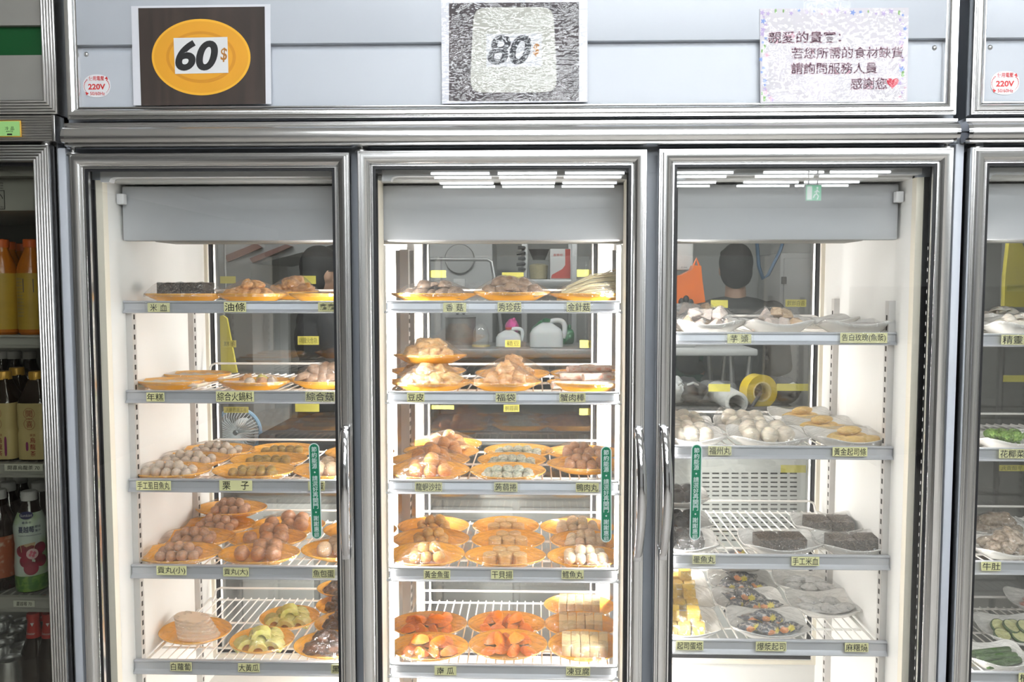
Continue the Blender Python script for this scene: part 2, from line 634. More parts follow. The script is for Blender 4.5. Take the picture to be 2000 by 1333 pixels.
def display_fridge(name, label, X0, X1, doors, xl, xr, posts, rear, ZT, header_x, frame_x, nsheet=True, led=None, close_right=True):
    """glass door refrigerator. doors: (x0, x1, ztop, handle side, hinge x, handle); posts: mullion spans; rear: rear glass spans"""
    fr = empty(name, ((X0 + X1) / 2, 0.35, 0), label, 'refrigerator')
    ZB = 0.18
    # body panels
    b = MB()
    b.box(X0, xl - 0.004, Y_FACE, 0.66, 0.06, ZT)
    b.build('side_panel', M['cabinet_grey'], fr)
    if close_right:
        b = MB()
        b.box(xr + 0.004, X1, Y_FACE, 0.66, 0.06, ZT)
        b.build('side_panel', M['cabinet_grey'], fr)
    b = MB()
    b.box(X0 + 0.002, X1 - 0.002, 0.02, 0.64, 0.06, ZB - 0.006)
    b.build('base_plinth', M['cabinet_dark'], fr)
    for s in ((X0 + 0.08, 0.1), (X1 - 0.08, 0.1), (X0 + 0.08, 0.58), (X1 - 0.08, 0.58)):
        q = MB()
        q.lathe([(0.02, 0.0), (0.02, 0.05), (0.012, 0.062)], 14, (s[0], s[1], 0))
        q.build('foot', M['rubber'], fr)
    b = MB()
    b.rbox(X0, X0 + 0.0175, 0.010, Y_FACE + 0.01, 0.06, P(1000, 283, 0).z, 0.003)
    b.build('corner_strip', M['cabinet_light'], fr)
    if close_right:
        b = MB()
        b.rbox(X1 - 0.0175, X1, 0.010, Y_FACE + 0.01, 0.06, P(1000, 283, 0).z, 0.003)
        b.build('corner_strip', M['cabinet_light'], fr)
    zin = P(1000, 356, 0.10).z
    # top rail and posts
    b = MB()
    b.box(X0 + 0.001, X1 - 0.001, Y_FACE - 0.001, 0.09, P(1000, 338, Y_FACE).z, ZT - 0.002)
    for (a, c) in posts:
        b.box(a, c, Y_FACE, 0.113, ZB, P(1000, 338, Y_FACE).z)
    b.build('front_frame', M['cabinet_grey'], fr)
    for (x, r) in [(P(px, 282, Y_FACE).x, 0.005) for px in (200, 236, 356, 757, 793, 1615, 1752, 1790)]:
        if X0 < x < X1:
            sc = MB()
            sc.lathe([(r, -0.0012), (r * 0.7, -0.0032), (0.0, -0.0036)][::-1], 12, (x, Y_FACE - 0.0005, P(1000, 283, Y_FACE).z), axis='y')
            sc.build('screw', M['rubber'], fr)
    # liner
    b = MB()
    b.box(xl - 0.004, xl, 0.062, Y_BACK, ZFLOOR - 0.01, zin + 0.02)
    b.box(xr, xr + 0.004, 0.062, Y_BACK, ZFLOOR - 0.01, zin + 0.02)
    b.box(xl - 0.004, xr + 0.004, 0.062, Y_BACK + 0.05, zin, zin + 0.01)
    b.box(xl - 0.004, xr + 0.004, 0.062, Y_BACK + 0.05, ZFLOOR - 0.01, ZFLOOR)
    b.build('liner', M['liner'], fr)
    # cream returns beside the posts and the flange across the top
    b = MB()
    for x, sgn in ((xl, 1), (xr, -1)):
        a, c = x, x - sgn * 0.0145
        b.box(min(a, c), max(a, c), 0.042, 0.0625, ZB, zin)
    for (a, c) in posts:
        b.box(a - 0.0095, a, 0.0525, 0.113, ZB, zin)
        b.box(c, c + 0.0095, 0.0525, 0.113, ZB, zin)
    b.build('jamb_trim', M['liner_cream'], fr)
    b = MB()
    for (x0, x1, zt, hs, hx, hh) in doors:
        zz = P(1000, 344, 0.05).z
        poly = [(x0 + 0.042, zz + 0.012), (x0 + 0.042, zz - 0.011), (x0 + 0.060, zz - 0.011), (x0 + 0.063, zz - 0.004), (x0 + 0.070, zz - 0.001),
                (x1 - 0.042, zz - 0.001), (x1 - 0.042, zz + 0.012)]
        b.plate_xz(poly, 0.040, 0.062)
    b.build('top_flange', M['sticker_white'], fr)
    # black seal strips on the posts
    for x, sgn in ((xl, 1), (xr, -1)):
        a, c = x - sgn * 0.0147, x - sgn * 0.0245
        b = MB()
        b.box(min(a, c), max(a, c), 0.0385, 0.0465, ZB, zin)
        b.build('seal_strip', M['rubber'], fr)
    for (p0, p1) in posts:
        for x, sgn in ((p0, -1), (p1, 1)):
            a, c = x, x + sgn * 0.0095
            b = MB()
            b.box(min(a, c), max(a, c), 0.0440, 0.0520, ZB, P(1000, 338, Y_FACE).z)
            b.build('seal_strip', M['rubber'], fr)
    # evaporator housing
    zc = P(1000, 470, 0.115).z
    b = MB()
    b.rbox(xl + 0.004, xr - 0.004, 0.115, 0.135, zc, zin - 0.004, 0.004)
    b.box(xl + 0.004, xr - 0.004, 0.130, 0.52, zc + 0.05, zin - 0.004)
    b.build('evaporator_cover', M['evap'], fr)
    b = MB()
    b.rbox(P(303, 475, 0.14).x + (X0 - D_X0), P(1685, 475, 0.14).x + (X1 - D_X1), 0.136, 0.245, zc - 0.001, zc + 0.051, 0.003)
    b.build('drip_tray', M['evap_dark'], fr)
    for x, s in ((xl + 0.002, 1), (xr - 0.002, -1)):
        b = MB()
        b.rbox(min(x, x + 0.016 * s), max(x, x + 0.016 * s), 0.095, 0.112, zin - 0.045, zin - 0.022, 0.002)
        b.build('liner_clip', M['sticker_white'], fr)
    # rear wall with glass doors
    z0, z1 = P(1000, 1283, Y_BACK).z, zin - 0.005
    b = MB()
    edges = [xl] + [e for r in rear for e in r] + [xr]
    for i in range(0, len(edges), 2):
        b.box(edges[i], edges[i + 1], Y_BACK, Y_BACK + 0.05, ZFLOOR, z1)
    for (a, c) in rear:
        b.box(a, c, Y_BACK, Y_BACK + 0.05, ZFLOOR, z0)
    b.build('rear_wall', M['liner'], fr)
    b = MB()
    for (a, c) in rear:
        b.frame(a - 0.012, c + 0.012, z0 - 0.012, z1, [(0, Y_BACK - 0.001), (0.001, Y_BACK - 0.006), (0.011, Y_BACK - 0.006), (0.012, Y_BACK + 0.004), (0, Y_BACK + 0.004)])
    b.build('rear_trim', M['liner_cream'], fr)
    for (a, c) in rear:
        b = MB()
        b.frame(a, c, z0, z1, [(0, Y_BACK + 0.004), (0.0075, Y_BACK + 0.008), (0.0075, Y_BACK + 0.02), (0, Y_BACK + 0.02)], 0)
        b.frame(a + 0.0075, c - 0.0075, z0 + 0.0075, z1, [(0, Y_BACK + 0.012), (0.003, Y_BACK + 0.010), (0.007, Y_BACK + 0.014), (0.007, Y_REAR + 0.012), (0, Y_REAR + 0.012)], 1)
        rd = b.build('rear_door', [M['rubber'], M['steel']], fr)
        b = MB()
        b.box(a + 0.012, c - 0.012, Y_REAR, Y_REAR + 0.004, z0 + 0.012, z1 - 0.01)
        b.build('glass_pane', M['rear_glass'], rd)
    # uprights
    zs1 = P(1740, 588, 0.13).z
    for x, s in ((xl, 1), (xr, -1)):
        for y in (0.135, 0.468):
            mb, hb = MB(), MB()
            standard(mb, hb, x, y, ZFLOOR, zs1, s)
            u = mb.build('shelf_upright', M['standard'], fr)
            hb.build('slots', M['hole'], u)
    for x in rear_posts(rear):
        mb, hb = MB(), MB()
        mb.box(x - 0.011, x + 0.011, 0.462, Y_BACK - 0.001, ZFLOOR, zc - 0.004)
        z = ZFLOOR + 0.02
        while z < zs1 - 0.015:
            hb.box(x + 0.011, x + 0.0116, 0.466, 0.472, z - 0.0055, z + 0.0055)
            z += 0.0225
        u = mb.build('shelf_upright', M['standard'], fr)
        hb.build('slots', M['hole'], u)
        ch = MB()
        ch.box(x - 0.016, x - 0.0112, 0.476, 0.484, ZFLOOR + 0.03, zc - 0.006)
        ch.box(x + 0.0118, x + 0.0166, 0.476, 0.484, ZFLOOR + 0.03, zc - 0.006)
        for sd in (-1, 1):      # lip that hides the added strip from the front
            a_, c_ = x + sd * 0.0112, x + sd * 0.0235
            ch.box(min(a_, c_), max(a_, c_), 0.4745, 0.476, ZFLOOR + 0.03, zc - 0.006)
        ch.build('led_channel', M['alu_v'], fr)  # channel added to carry the extra strips on the rear upright
        for sd in (-1, 1):
            strip_light('led_light', (x + sd * 0.0142, 0.4845, (ZFLOOR + zc + 0.02) / 2), (PI / 2, 0, 0), zc - 0.05 - ZFLOOR, 3.2, parent=fr, w=0.004)  # strip added behind the upright to whiten the rear wall
            strip_light('led_light', (x + sd * 0.0172, 0.4795, (ZFLOOR + zc + 0.02) / 2), (PI / 2, 0, -PI / 2 * sd), zc - 0.05 - ZFLOOR, 8.0, parent=fr, w=0.006)  # strip added to even out the light over the rear plates
    # doors
    for (x0, x1, zt, hs, hx, hh) in doors:
        glass_door(fr, x0, x1, zt, ZB, hs, hx, hh)
    # header: rail bar, framed sign board
    hx0, hx1 = header_x
    zt, zb = P(1000, 232, -0.03).z, P(1000, 279, -0.03).z
    hgt = zt - zb
    prof = [(0.04, zb), (-0.012, zb), (-0.0135, zb + 0.001), (-0.0135, zb + 0.0045), (-0.0115, zb + 0.0055)]
    for i in range(13):
        t = i / 12
        an = -rad(28) + t * rad(90)
        q = (math.sin(an) - math.sin(-rad(28))) / (math.sin(rad(62)) - math.sin(-rad(28)))
        prof.append((-0.0125 - 0.0300 * (math.cos(an) - math.cos(rad(62))), zb + 0.006 + (hgt - 0.013) * q))
    prof += [(-0.0120, zt - 0.0065), (-0.0135, zt - 0.0055), (-0.0135, zt - 0.001), (-0.012, zt), (0.04, zt)]
    b = MB()
    b.extrude_x(prof, hx0 + 0.008, hx1 - 0.008)
    rail = b.build('header_rail', M['alu'], fr)
    for a, c in ((hx0, hx0 + 0.008), (hx1 - 0.008, hx1)):
        b = MB()
        b.extrude_x([(y * 0.98 + 0.0005, zb + 0.0006 + (z - zb) * 0.985) for y, z in prof], a, c)
        b.build('end_cap', M['chrome'], rail)
    fx0, fx1 = frame_x
    zf0, zf1 = P(1000, 229, 0).z, 2.22
    b = MB()
    b.frame(fx0, fx1, zf0, zf1, soft_profile(DOOR_PROFILE, 0.80, 1.0, 0.002))
    b.build('header_frame', M['alu_v'], fr)
    b = MB()
    zm = P(1000, 92, 0.012).z
    b.box(fx0 + 0.024, fx1 - 0.024, 0.014, 0.022, zf0 + 0.02, zm + 0.03)
    b.box(fx0 + 0.024, fx1 - 0.024, 0.0095, 0.0125, zf0 + 0.02, zm - 0.006)
    b.rbox(fx0 + 0.024, fx1 - 0.024, -0.001, 0.014, zm + 0.007, zf1 - 0.02, 0.002)
    sb = b.build('sign_board', M['header_white'], fr)
    for x in (fx0 + 0.026 + 0.012, fx1 - 0.026 - 0.016):
        b = MB()
        b.ell((x, 0.0095, P(1000, 100, 0.01).z), (0.005, 0.004, 0.005), 12, 8)
        b.build('screw', M['steel'], sb)
    b = MB()
    b.box(X0 + 0.01, X1 - 0.01, 0.04, 0.62, ZT, 2.2)
    b.build('machine_housing', M['cabinet_grey'], fr)
    # led strips
    for (x, y, side, pw, show) in led or []:
        led_strip(fr, x, y, ZFLOOR + 0.04, zc - 0.01, side, pw, show)
    return fr


def rear_posts(rear):
    return [POSTX[i] for i in range(len(POSTX)) if rear[0][0] < POSTX[i] < rear[-1][1]]


POSTX = [P(791, 700, 0.465).x, P(1213, 700, 0.465).x]
# doors of the middle cabinet
D = []
for (l, r, y) in ((135, 683, 299), (698, 1264, 293.5), (1287, 1862, 289.8)):
    D.append((P(l, 295, 0).x, P(r, 295, 0).x, P((l + r) / 2, y, 0).z))
D_X0, D_X1 = P(136, 1000, 0.01).x, P(1855, 1133, 0.01).x
ZTOP = P(1000, 262, Y_FACE).z
hz = (P(676, 836, -0.02).z, P(676, 1088, -0.02).z)
doors = [(D[0][0], D[0][1], D[0][2], 'r', P(143, 295, 0.018).x, (P(674, 900, -0.02).x, hz[0], hz[1])),
         (D[1][0], D[1][1], D[1][2], 'r', P(706, 290, 0.018).x, (P(1247, 900, -0.02).x, P(1247, 838, -0.02).z, P(1247, 1092, -0.02).z)),
         (D[2][0], D[2][1], D[2][2], 'l', P(1849, 285, 0.018).x, (P(1297, 900, -0.02).x, P(1297, 835, -0.02).z, P(1297, 1089, -0.02).z))]
mull = [(P(668, 630, 0.045).x, P(731, 630, 0.045).x), (P(1231, 630, 0.045).x, P(1312, 630, 0.045).x)]
rears = [(P(411, 700, Y_BACK).x, P(752, 700, Y_BACK).x), (P(827, 700, Y_BACK).x, P(1166, 700, Y_BACK).x), (P(1252, 700, Y_BACK).x, P(1598, 700, Y_BACK).x)]
leds = [(XL - 0.0285, 0.0395, 1, 0, True), (XR + 0.0285, 0.0395, -1, 0, True),
        (mull[0][0] - 0.0095, 0.113, -1, LED_POWER * 0.8, False), (mull[0][1] + 0.0095, 0.113, 1, LED_POWER, False),
        (mull[1][0] - 0.0095, 0.113, -1, LED_POWER, False), (mull[1][1] + 0.0095, 0.113, 1, LED_POWER * 0.8, False)]
fridge = display_fridge('display_refrigerator', 'wide aluminium framed refrigerator with three glass doors and a white sign board', D_X0, D_X1, doors,
                        XL, XR, mull, rears, ZTOP, (P(121, 260, -0.02).x, P(1874, 250, -0.02).x),
                        (P(131, 200, 0).x, P(1867.5, 215, 0).x), led=leds)
# right hand neighbour, same make, only its first door is in view
SH = P(1897, 295, 0).x - D[0][0]
D_R = D[0][0] + SH
rear_r = [(XL + SH + 0.014, XL + SH + 0.50)]
R_X0, R_X1 = P(1873, 1133, 0.01).x + 0.002, D[0][1] + SH + 0.03
leds_r = [(XL + SH - 0.0285, 0.0395, 1, 0, True), (XL + SH + 0.006, 0.112, 1, LED_POWER * 0.5, False)]
neighbour = display_fridge('display_refrigerator', 'aluminium framed glass door refrigerator cut off by the right edge, with mushrooms on top', R_X0, R_X1,
                           [(D[0][0] + SH, D[0][1] + SH, P(1950, 288, 0).z, None, P(1906, 285, 0.018).x, None)],
                           XL + SH, R_X1 - 0.04, [], rear_r, ZTOP, (P(1890, 260, -0.02).x, R_X1), (P(1896, 215, 0).x, R_X1), led=leds_r)

# ------------------------------------------------------------------ wire shelves with price rails
SHELF = {}
Y_SB = 0.54


def shelf(key, x0, x1, ytop, ybot, label, group, strip=None, pxc=1000, yb=Y_SB):
    zt, zb = P(pxc, ytop, Y_RAIL).z, P(pxc, ybot, Y_RAIL).z
    zs = zt - (0.005 if key[1] == '1' or key in ('L2', 'M2') else 0.015)
    t = empty('wire_shelf', ((x0 + x1) / 2, Y_RAIL, zs), label, 'shelf', group)
    h = zt - zb
    b = MB()
    b.extrude_x([(Y_RAIL + 0.010, zb), (Y_RAIL - 0.010, zb), (Y_RAIL - 0.0105, zb + 0.0015), (Y_RAIL - 0.004, zb + h * 0.22), (Y_RAIL - 0.002, zb + h * 0.3),
                 (Y_RAIL - 0.002, zt - h * 0.22), (Y_RAIL - 0.004, zt - h * 0.18), (Y_RAIL - 0.006, zt - h * 0.12), (Y_RAIL - 0.006, zt - 0.001), (Y_RAIL - 0.005, zt),
                 (Y_RAIL + 0.003, zt), (Y_RAIL + 0.003, zb + 0.006), (Y_RAIL + 0.010, zb + 0.003)], x0, x1)
    b.build('price_rail', M['rail'], t)
    if strip:
        b = MB()
        b.box(strip[0], strip[1], Y_RAIL - 0.0032, Y_RAIL - 0.0022, zb + h * 0.30, zt - h * 0.24)
        b.build('label_strip', M['strip_paper'], t)
    b = MB()
    n = int((x1 - x0 - 0.03) / 0.0212)
    for i in range(n + 1):
        x = x0 + 0.015 + i * (x1 - x0 - 0.03) / n
        b.tube([(x, Y_RAIL + 0.004, zs - 0.002), (x, yb, zs - 0.002), (x, yb + 0.002, zs - 0.006)], 0.0019, 6)
    b.build('wire_grid', M['wire'], t)
    b = MB()
    for y in (Y_RAIL + 0.11, Y_RAIL + 0.26, yb - 0.002):
        b.tube([(x0 + 0.012, y, zs - 0.0065), (x1 - 0.012, y, zs - 0.0065)], 0.0028, 8)
    for x in (x0 + 0.010, x1 - 0.010):
        b.tube([(x, Y_RAIL + 0.004, zs - 0.004), (x, yb, zs - 0.004)], 0.0034, 8)
    b.build('support_wire', M['wire'], t)
    b = MB()
    a, c = x0 + 0.024, x1 - 0.024
    pts = [(a, yb - 0.025, zs - 0.004), (a, yb - 0.006, zs + 0.004), (a, yb, zs + 0.016), (a + 0.004, yb, zs + 0.022), (a + 0.014, yb, zs + 0.026),
           (c - 0.014, yb, zs + 0.026), (c - 0.004, yb, zs + 0.022), (c, yb, zs + 0.016), (c, yb - 0.006, zs + 0.004), (c, yb - 0.025, zs - 0.004)]
    b.tube(pts, 0.003, 8)
    b.build('back_rail', M['wire'], t)
    SHELF[key] = (zs, x0, x1)
    return t


SL = (XL + 0.001, P(772, 900, Y_SB).x)
SM = (P(800, 900, Y_SB).x, P(1192, 900, Y_SB).x)
SR = (P(1228, 900, Y_SB).x, XR - 0.001)
ORD = ['topmost', 'second highest', 'middle', 'second lowest', 'lowest']
for i, (a, b_) in enumerate(((588, 612), (763, 787.5), (936, 961), (1104, 1129.5), (1290, 1316))):
    shelf('L%d' % (i + 1), SL[0], SL[1], a, b_, '%s white wire shelf behind the left of the three glass doors' % ORD[i], 'wire shelves in the left bay',
          strip=(P(480, 600, .12).x, SL[1] - 0.01) if i == 0 else None, pxc=450)
for i, (a, b_) in enumerate(((587.5, 612), (765, 789.5), (938, 965), (1109, 1135.5), (1298, 1324))):
    shelf('M%d' % (i + 1), SM[0], SM[1], a, b_, '%s white wire shelf behind the middle glass door' % ORD[i], 'wire shelves in the middle bay',
          strip=(SM[0] + 0.004, SM[1] - 0.03) if i < 3 else None)
for i, (a, b_) in enumerate(((649, 673.5), (871, 896), (1083, 1110), (1249.5, 1277))):
    shelf('R%d' % (i + 1), SR[0], SR[1], a, b_, '%s white wire shelf behind the right of the three glass doors' % ['topmost', 'second', 'third', 'lowest'][i],
          'wire shelves in the right bay', strip=(SR[0] + 0.004, P(1640, 660, .12).x) if i == 0 else None, pxc=1500)
for i, (a, b_) in enumerate(((652, 677), (875, 900), (1096, 1121), (1312, 1338))):
    shelf('N%d' % (i + 1), XL + SH + 0.001, XL + SH + 0.50, a, b_, '%s white wire shelf in the refrigerator cut off by the right edge' % ['topmost', 'second', 'third', 'lowest'][i],
          'wire shelves in the right neighbour', pxc=1960)

# ------------------------------------------------------------------ price tags
TAGP = [
    ('L1', 310, 601, 44, 18, '米 血'), ('L1', 459, 600, 44, 20, '油條'), ('L1', 646, 600, 50, 18, '鑫鑫'),
    ('L2', 303.5, 776, 36, 18, '年糕'), ('L2', 459, 775, 76, 21, '綜合火鍋料'), ('L2', 625, 775, 58, 20, '綜合菇'),
    ('L3', 300, 949, 70, 19, '手工虱目魚丸'), ('L3', 460.5, 949, 66, 21, '栗　子'), ('L3', 618, 950, 33, 18, '蛋'),
    ('L4', 335, 1115, 61, 19, '貢丸(小)'), ('L4', 461, 1118, 52, 18, '貢丸(大)'), ('L4', 632, 1121, 45, 18, '魚包蛋'),
    ('L5', 353.5, 1303, 44, 18, '白蘿蔔'), ('L5', 486, 1305, 44, 18, '大黃瓜'), ('L5', 668, 1308, 44, 18, '黑'),
    ('M1', 888, 601, 45, 18, '香 菇'), ('M1', 995, 600, 46, 19, '秀珍菇'), ('M1', 1130, 600, 46, 19, '金針菇'),
    ('M2', 812, 776.5, 34, 18, '豆皮'), ('M2', 988, 777, 40, 18, '福袋'), ('M2', 1118, 777, 51, 18, '蟹肉棒'),
    ('M3', 837, 951.5, 54, 18, '龍蝦沙拉'), ('M3', 988, 952, 46, 18, '蒟蒻捲'), ('M3', 1147, 953, 45, 18, '鴨肉丸'),
    ('M4', 853.5, 1123, 53, 18, '黃金魚蛋'), ('M4', 980.5, 1123, 44, 18, '干貝揚'), ('M4', 1118.5, 1123, 44, 18, '鱈魚丸'),
    ('M5', 870, 1311, 44, 18, '南 瓜'), ('M5', 1129, 1312, 48, 18, '凍豆腐'),
    ('R1', 1444, 662, 46, 18, '芋 頭'), ('R1', 1687, 660.5, 90, 20, '告白玫瑰(魚漿)'),
    ('R2', 1406, 881, 45, 18, '福州丸'), ('R2', 1660, 883, 67, 18, '黃金起司條'),
    ('R3', 1375, 1093.5, 45, 18, '墨魚丸'), ('R3', 1573, 1097, 54, 18, '手工米血'),
    ('R4', 1347, 1262, 54, 18, '起司蛋塔'), ('R4', 1506, 1263.5, 60, 19, '爆漿起司'), ('R4', 1673, 1265.5, 46, 18, '麻糬燒'),
    ('N1', 1988, 664, 62, 19, '精靈菇'), ('N2', 1977, 887, 50, 18, '花椰菜'), ('N3', 1936, 1107, 37, 18, '牛肚'), ('N4', 2012, 1325, 44, 20, '櫛瓜'),
]
HAVE_TAPE = set('香 菇|秀珍菇|金針菇|福袋|蟹肉棒|蒟蒻捲|龍蝦沙拉|告白玫瑰(魚漿)|芋 頭|福州丸|墨魚丸|精靈菇|綜合菇|米 血|花椰菜'.split('|'))
RANK = ['topmost', 'second', 'third', 'fourth', 'fifth']
BAY = {'L': 'left door', 'M': 'middle door', 'R': 'right door', 'N': 'rightmost refrigerator'}
for (k, cx, cy, w, h, s) in TAGP:
    sib = sorted(q[1] for q in TAGP if q[0] == k)
    pos = ['left', 'right'] if len(sib) == 2 else ['left', 'centre', 'right']
    pos = pos[sib.index(cx)] if len(sib) > 1 else 'only'
    p = P(cx, cy, Y_RAIL - 0.0115)
    m = pxm(Y_RAIL - 0.0115)
    w2, h2 = w * m / 2, h * m / 2
    where = {'L': 'left', 'M': 'middle', 'R': 'right'}.get(k[0])
    wtxt = ('behind the %s glass door' % where) if where else 'in the refrigerator at the right edge'
    lab = 'yellow price tag reading %s, %s one on the %s rail, %s' % (s.replace(' ', '').replace('　', ''), pos, RANK[int(k[1]) - 1], BAY[k[0]])
    lab = {'鑫鑫': 'yellow price tag at the topmost left rail, half hidden by the door post',
           '蛋': 'yellow price tag ending in 蛋, half covered by the left green door sticker',
           '黑': 'yellow price tag starting 黑 at the lowest rail, cut by the left door frame',
           '櫛瓜': 'yellow price tag cut by the right picture edge, on the lowest rail there'}.get(s, lab)
    t = empty('price_tag', tuple(p), lab, 'price tag', 'yellow price tags on the shelf rails')
    b = MB()
    b.box(p.x - w2, p.x + w2, p.y - 0.0004, p.y + 0.0004, p.z - h2, p.z + h2)
    b.build('paper', M['tag'], t)
    b = MB()
    if s in ('鑫鑫', '蛋', '黑'):
        q = {'鑫鑫': (-0.28, 0.62), '蛋': (0.45, 0.42), '黑': (-0.55, 0.34)}[s]
        put_text(b, s, p.x + q[0] * w2, p.z, w2 * 2 * q[1], h2 * 1.5, p.y - 0.0008, bold=0.006)
    elif len(s) == 3 and s[1] in ' 　':
        for q, sx in ((s[0], -0.45), (s[2], 0.45)):
            put_text(b, q, p.x + sx * w2 * (1.0 if s[1] == ' ' else 1.25), p.z, h2 * 1.55, h2 * 1.6, p.y - 0.0008, bold=0.006)
    else:
        put_text(b, s, p.x, p.z, w2 * 1.86, min(h2 * 1.66, w2 * 2.2 / max(1, len(s)) * 1.25), p.y - 0.0008, bold=0.0 if '包' in s else 0.006)
    b.build('handwriting', M['ink'], t)
    if s in HAVE_TAPE:
        b = MB()
        e = 0.006
        n = 8
        for i in range(n):
            x0 = p.x - w2 - e + (2 * w2 + 2 * e) * i / n
            x1 = p.x - w2 - e + (2 * w2 + 2 * e) * (i + 1) / n
            d0, d1 = 0.0011 + 0.0006 * math.sin(i * 2.1 + cx), 0.0011 + 0.0006 * math.sin((i + 1) * 2.1 + cx)
            b.add([(x0, p.y - d0, p.z - h2 - 0.001), (x1, p.y - d1, p.z - h2 - 0.001), (x1, p.y - d1, p.z + h2 + 0.003), (x0, p.y - d0, p.z + h2 + 0.003)], [(0, 1, 2, 3)])
        b.build('clear_tape', M['tape'], t)

# tags stuck on the rear glass for the kitchen side, seen from behind
REAR = [(445, 547, 31, 14, '', 'topmost at the left end'), (600, 547, 34, 16, '', 'topmost beside the dark haired head'), (448, 672, 27, 14, '年糕', ''), (602, 665.5, 42, 17, '綜合火鍋料', 'second row of the left bay at right'),
        (461, 801, 50, 12, '手工虱目魚丸', ''), (600, 797, 48, 16, '', 'above the third shelf of the left bay'),
        (855, 535.5, 32, 14, '', 'topmost in the middle bay at the left'), (1001.5, 539, 42, 13, '', 'topmost in the middle bay at its centre'), (1148, 534, 42, 14, '', 'topmost in the middle bay at the right'),
        (850, 673, 31, 14, '', 'behind the tofu skin plates'), (1001.5, 671.5, 30, 14, '豆酥', 'between the two white jugs'), (1151, 672.5, 37, 15, '起水餃', 'right of the jug with the loop handle'),
        (862, 796, 50, 8, '', 'just under the rail of the tofu skin plates'), (999, 798, 31, 14, '蒟蒻捲', 'just under the rail of the tofu pouches'), (1152, 805, 41, 13, '', 'under the rail of the crab sticks'),
        (1405, 594, 33, 15, '', 'topmost in the right bay'), (1554.5, 592.5, 40, 14, '告白玫瑰', ''), (1405, 758, 42, 15, '', 'beside the roll of yellow tape at its left'),
        (1548, 757, 61, 14, '', 'beside the roll of yellow tape at its right'), (1549.5, 916.5, 49, 15, '', 'above the slotted grille'),
        (1990, 563, 46, 14, '', 'topmost in the refrigerator at the right edge'), (1984, 740, 48, 13, '', 'above the broccoli plate'), (1976, 915, 48, 12, '芋頭貢丸', '')]
for (cx, cy, w, h, s, where) in REAR:
    yy = Y_REAR + 0.0046
    p = P(cx, cy, yy)
    m = pxm(yy)
    w2, h2 = w * m / 2, h * m / 2
    lab = ('yellow tag on the rear glass, reversed %s showing through' % s) if not where else ('rear glass tag with reversed writing, %s' % where) if s else ('blank yellow tag on the rear glass, %s' % where)
    t = empty('rear_tag', tuple(p), lab, 'price tag', 'yellow tags on the rear glass')
    b = MB()
    b.box(p.x - w2, p.x + w2, p.y, p.y + 0.0006, p.z - h2, p.z + h2)
    b.build('paper', M['tag_back'], t)
    if s:
        b = MB()
        put_text(b, s, p.x, p.z, w2 * 1.7, h2 * 1.4, p.y - 0.0003, mirror=True)
        b.build('handwriting', M['ink_grey'], t)

# ------------------------------------------------------------------ food: shared piece shapes
def fmat(name, c1, c2, scale=60, rough=0.45, bump=0.2, sss=0.2, mix=(0.4, 0.62), coat=0.15, stretch=None):
    return mat(name, c1, rough=rough, col2=c2, scale=scale / 18.0, bump=bump, sss=sss, mix=mix, coat=coat, stretch=stretch)


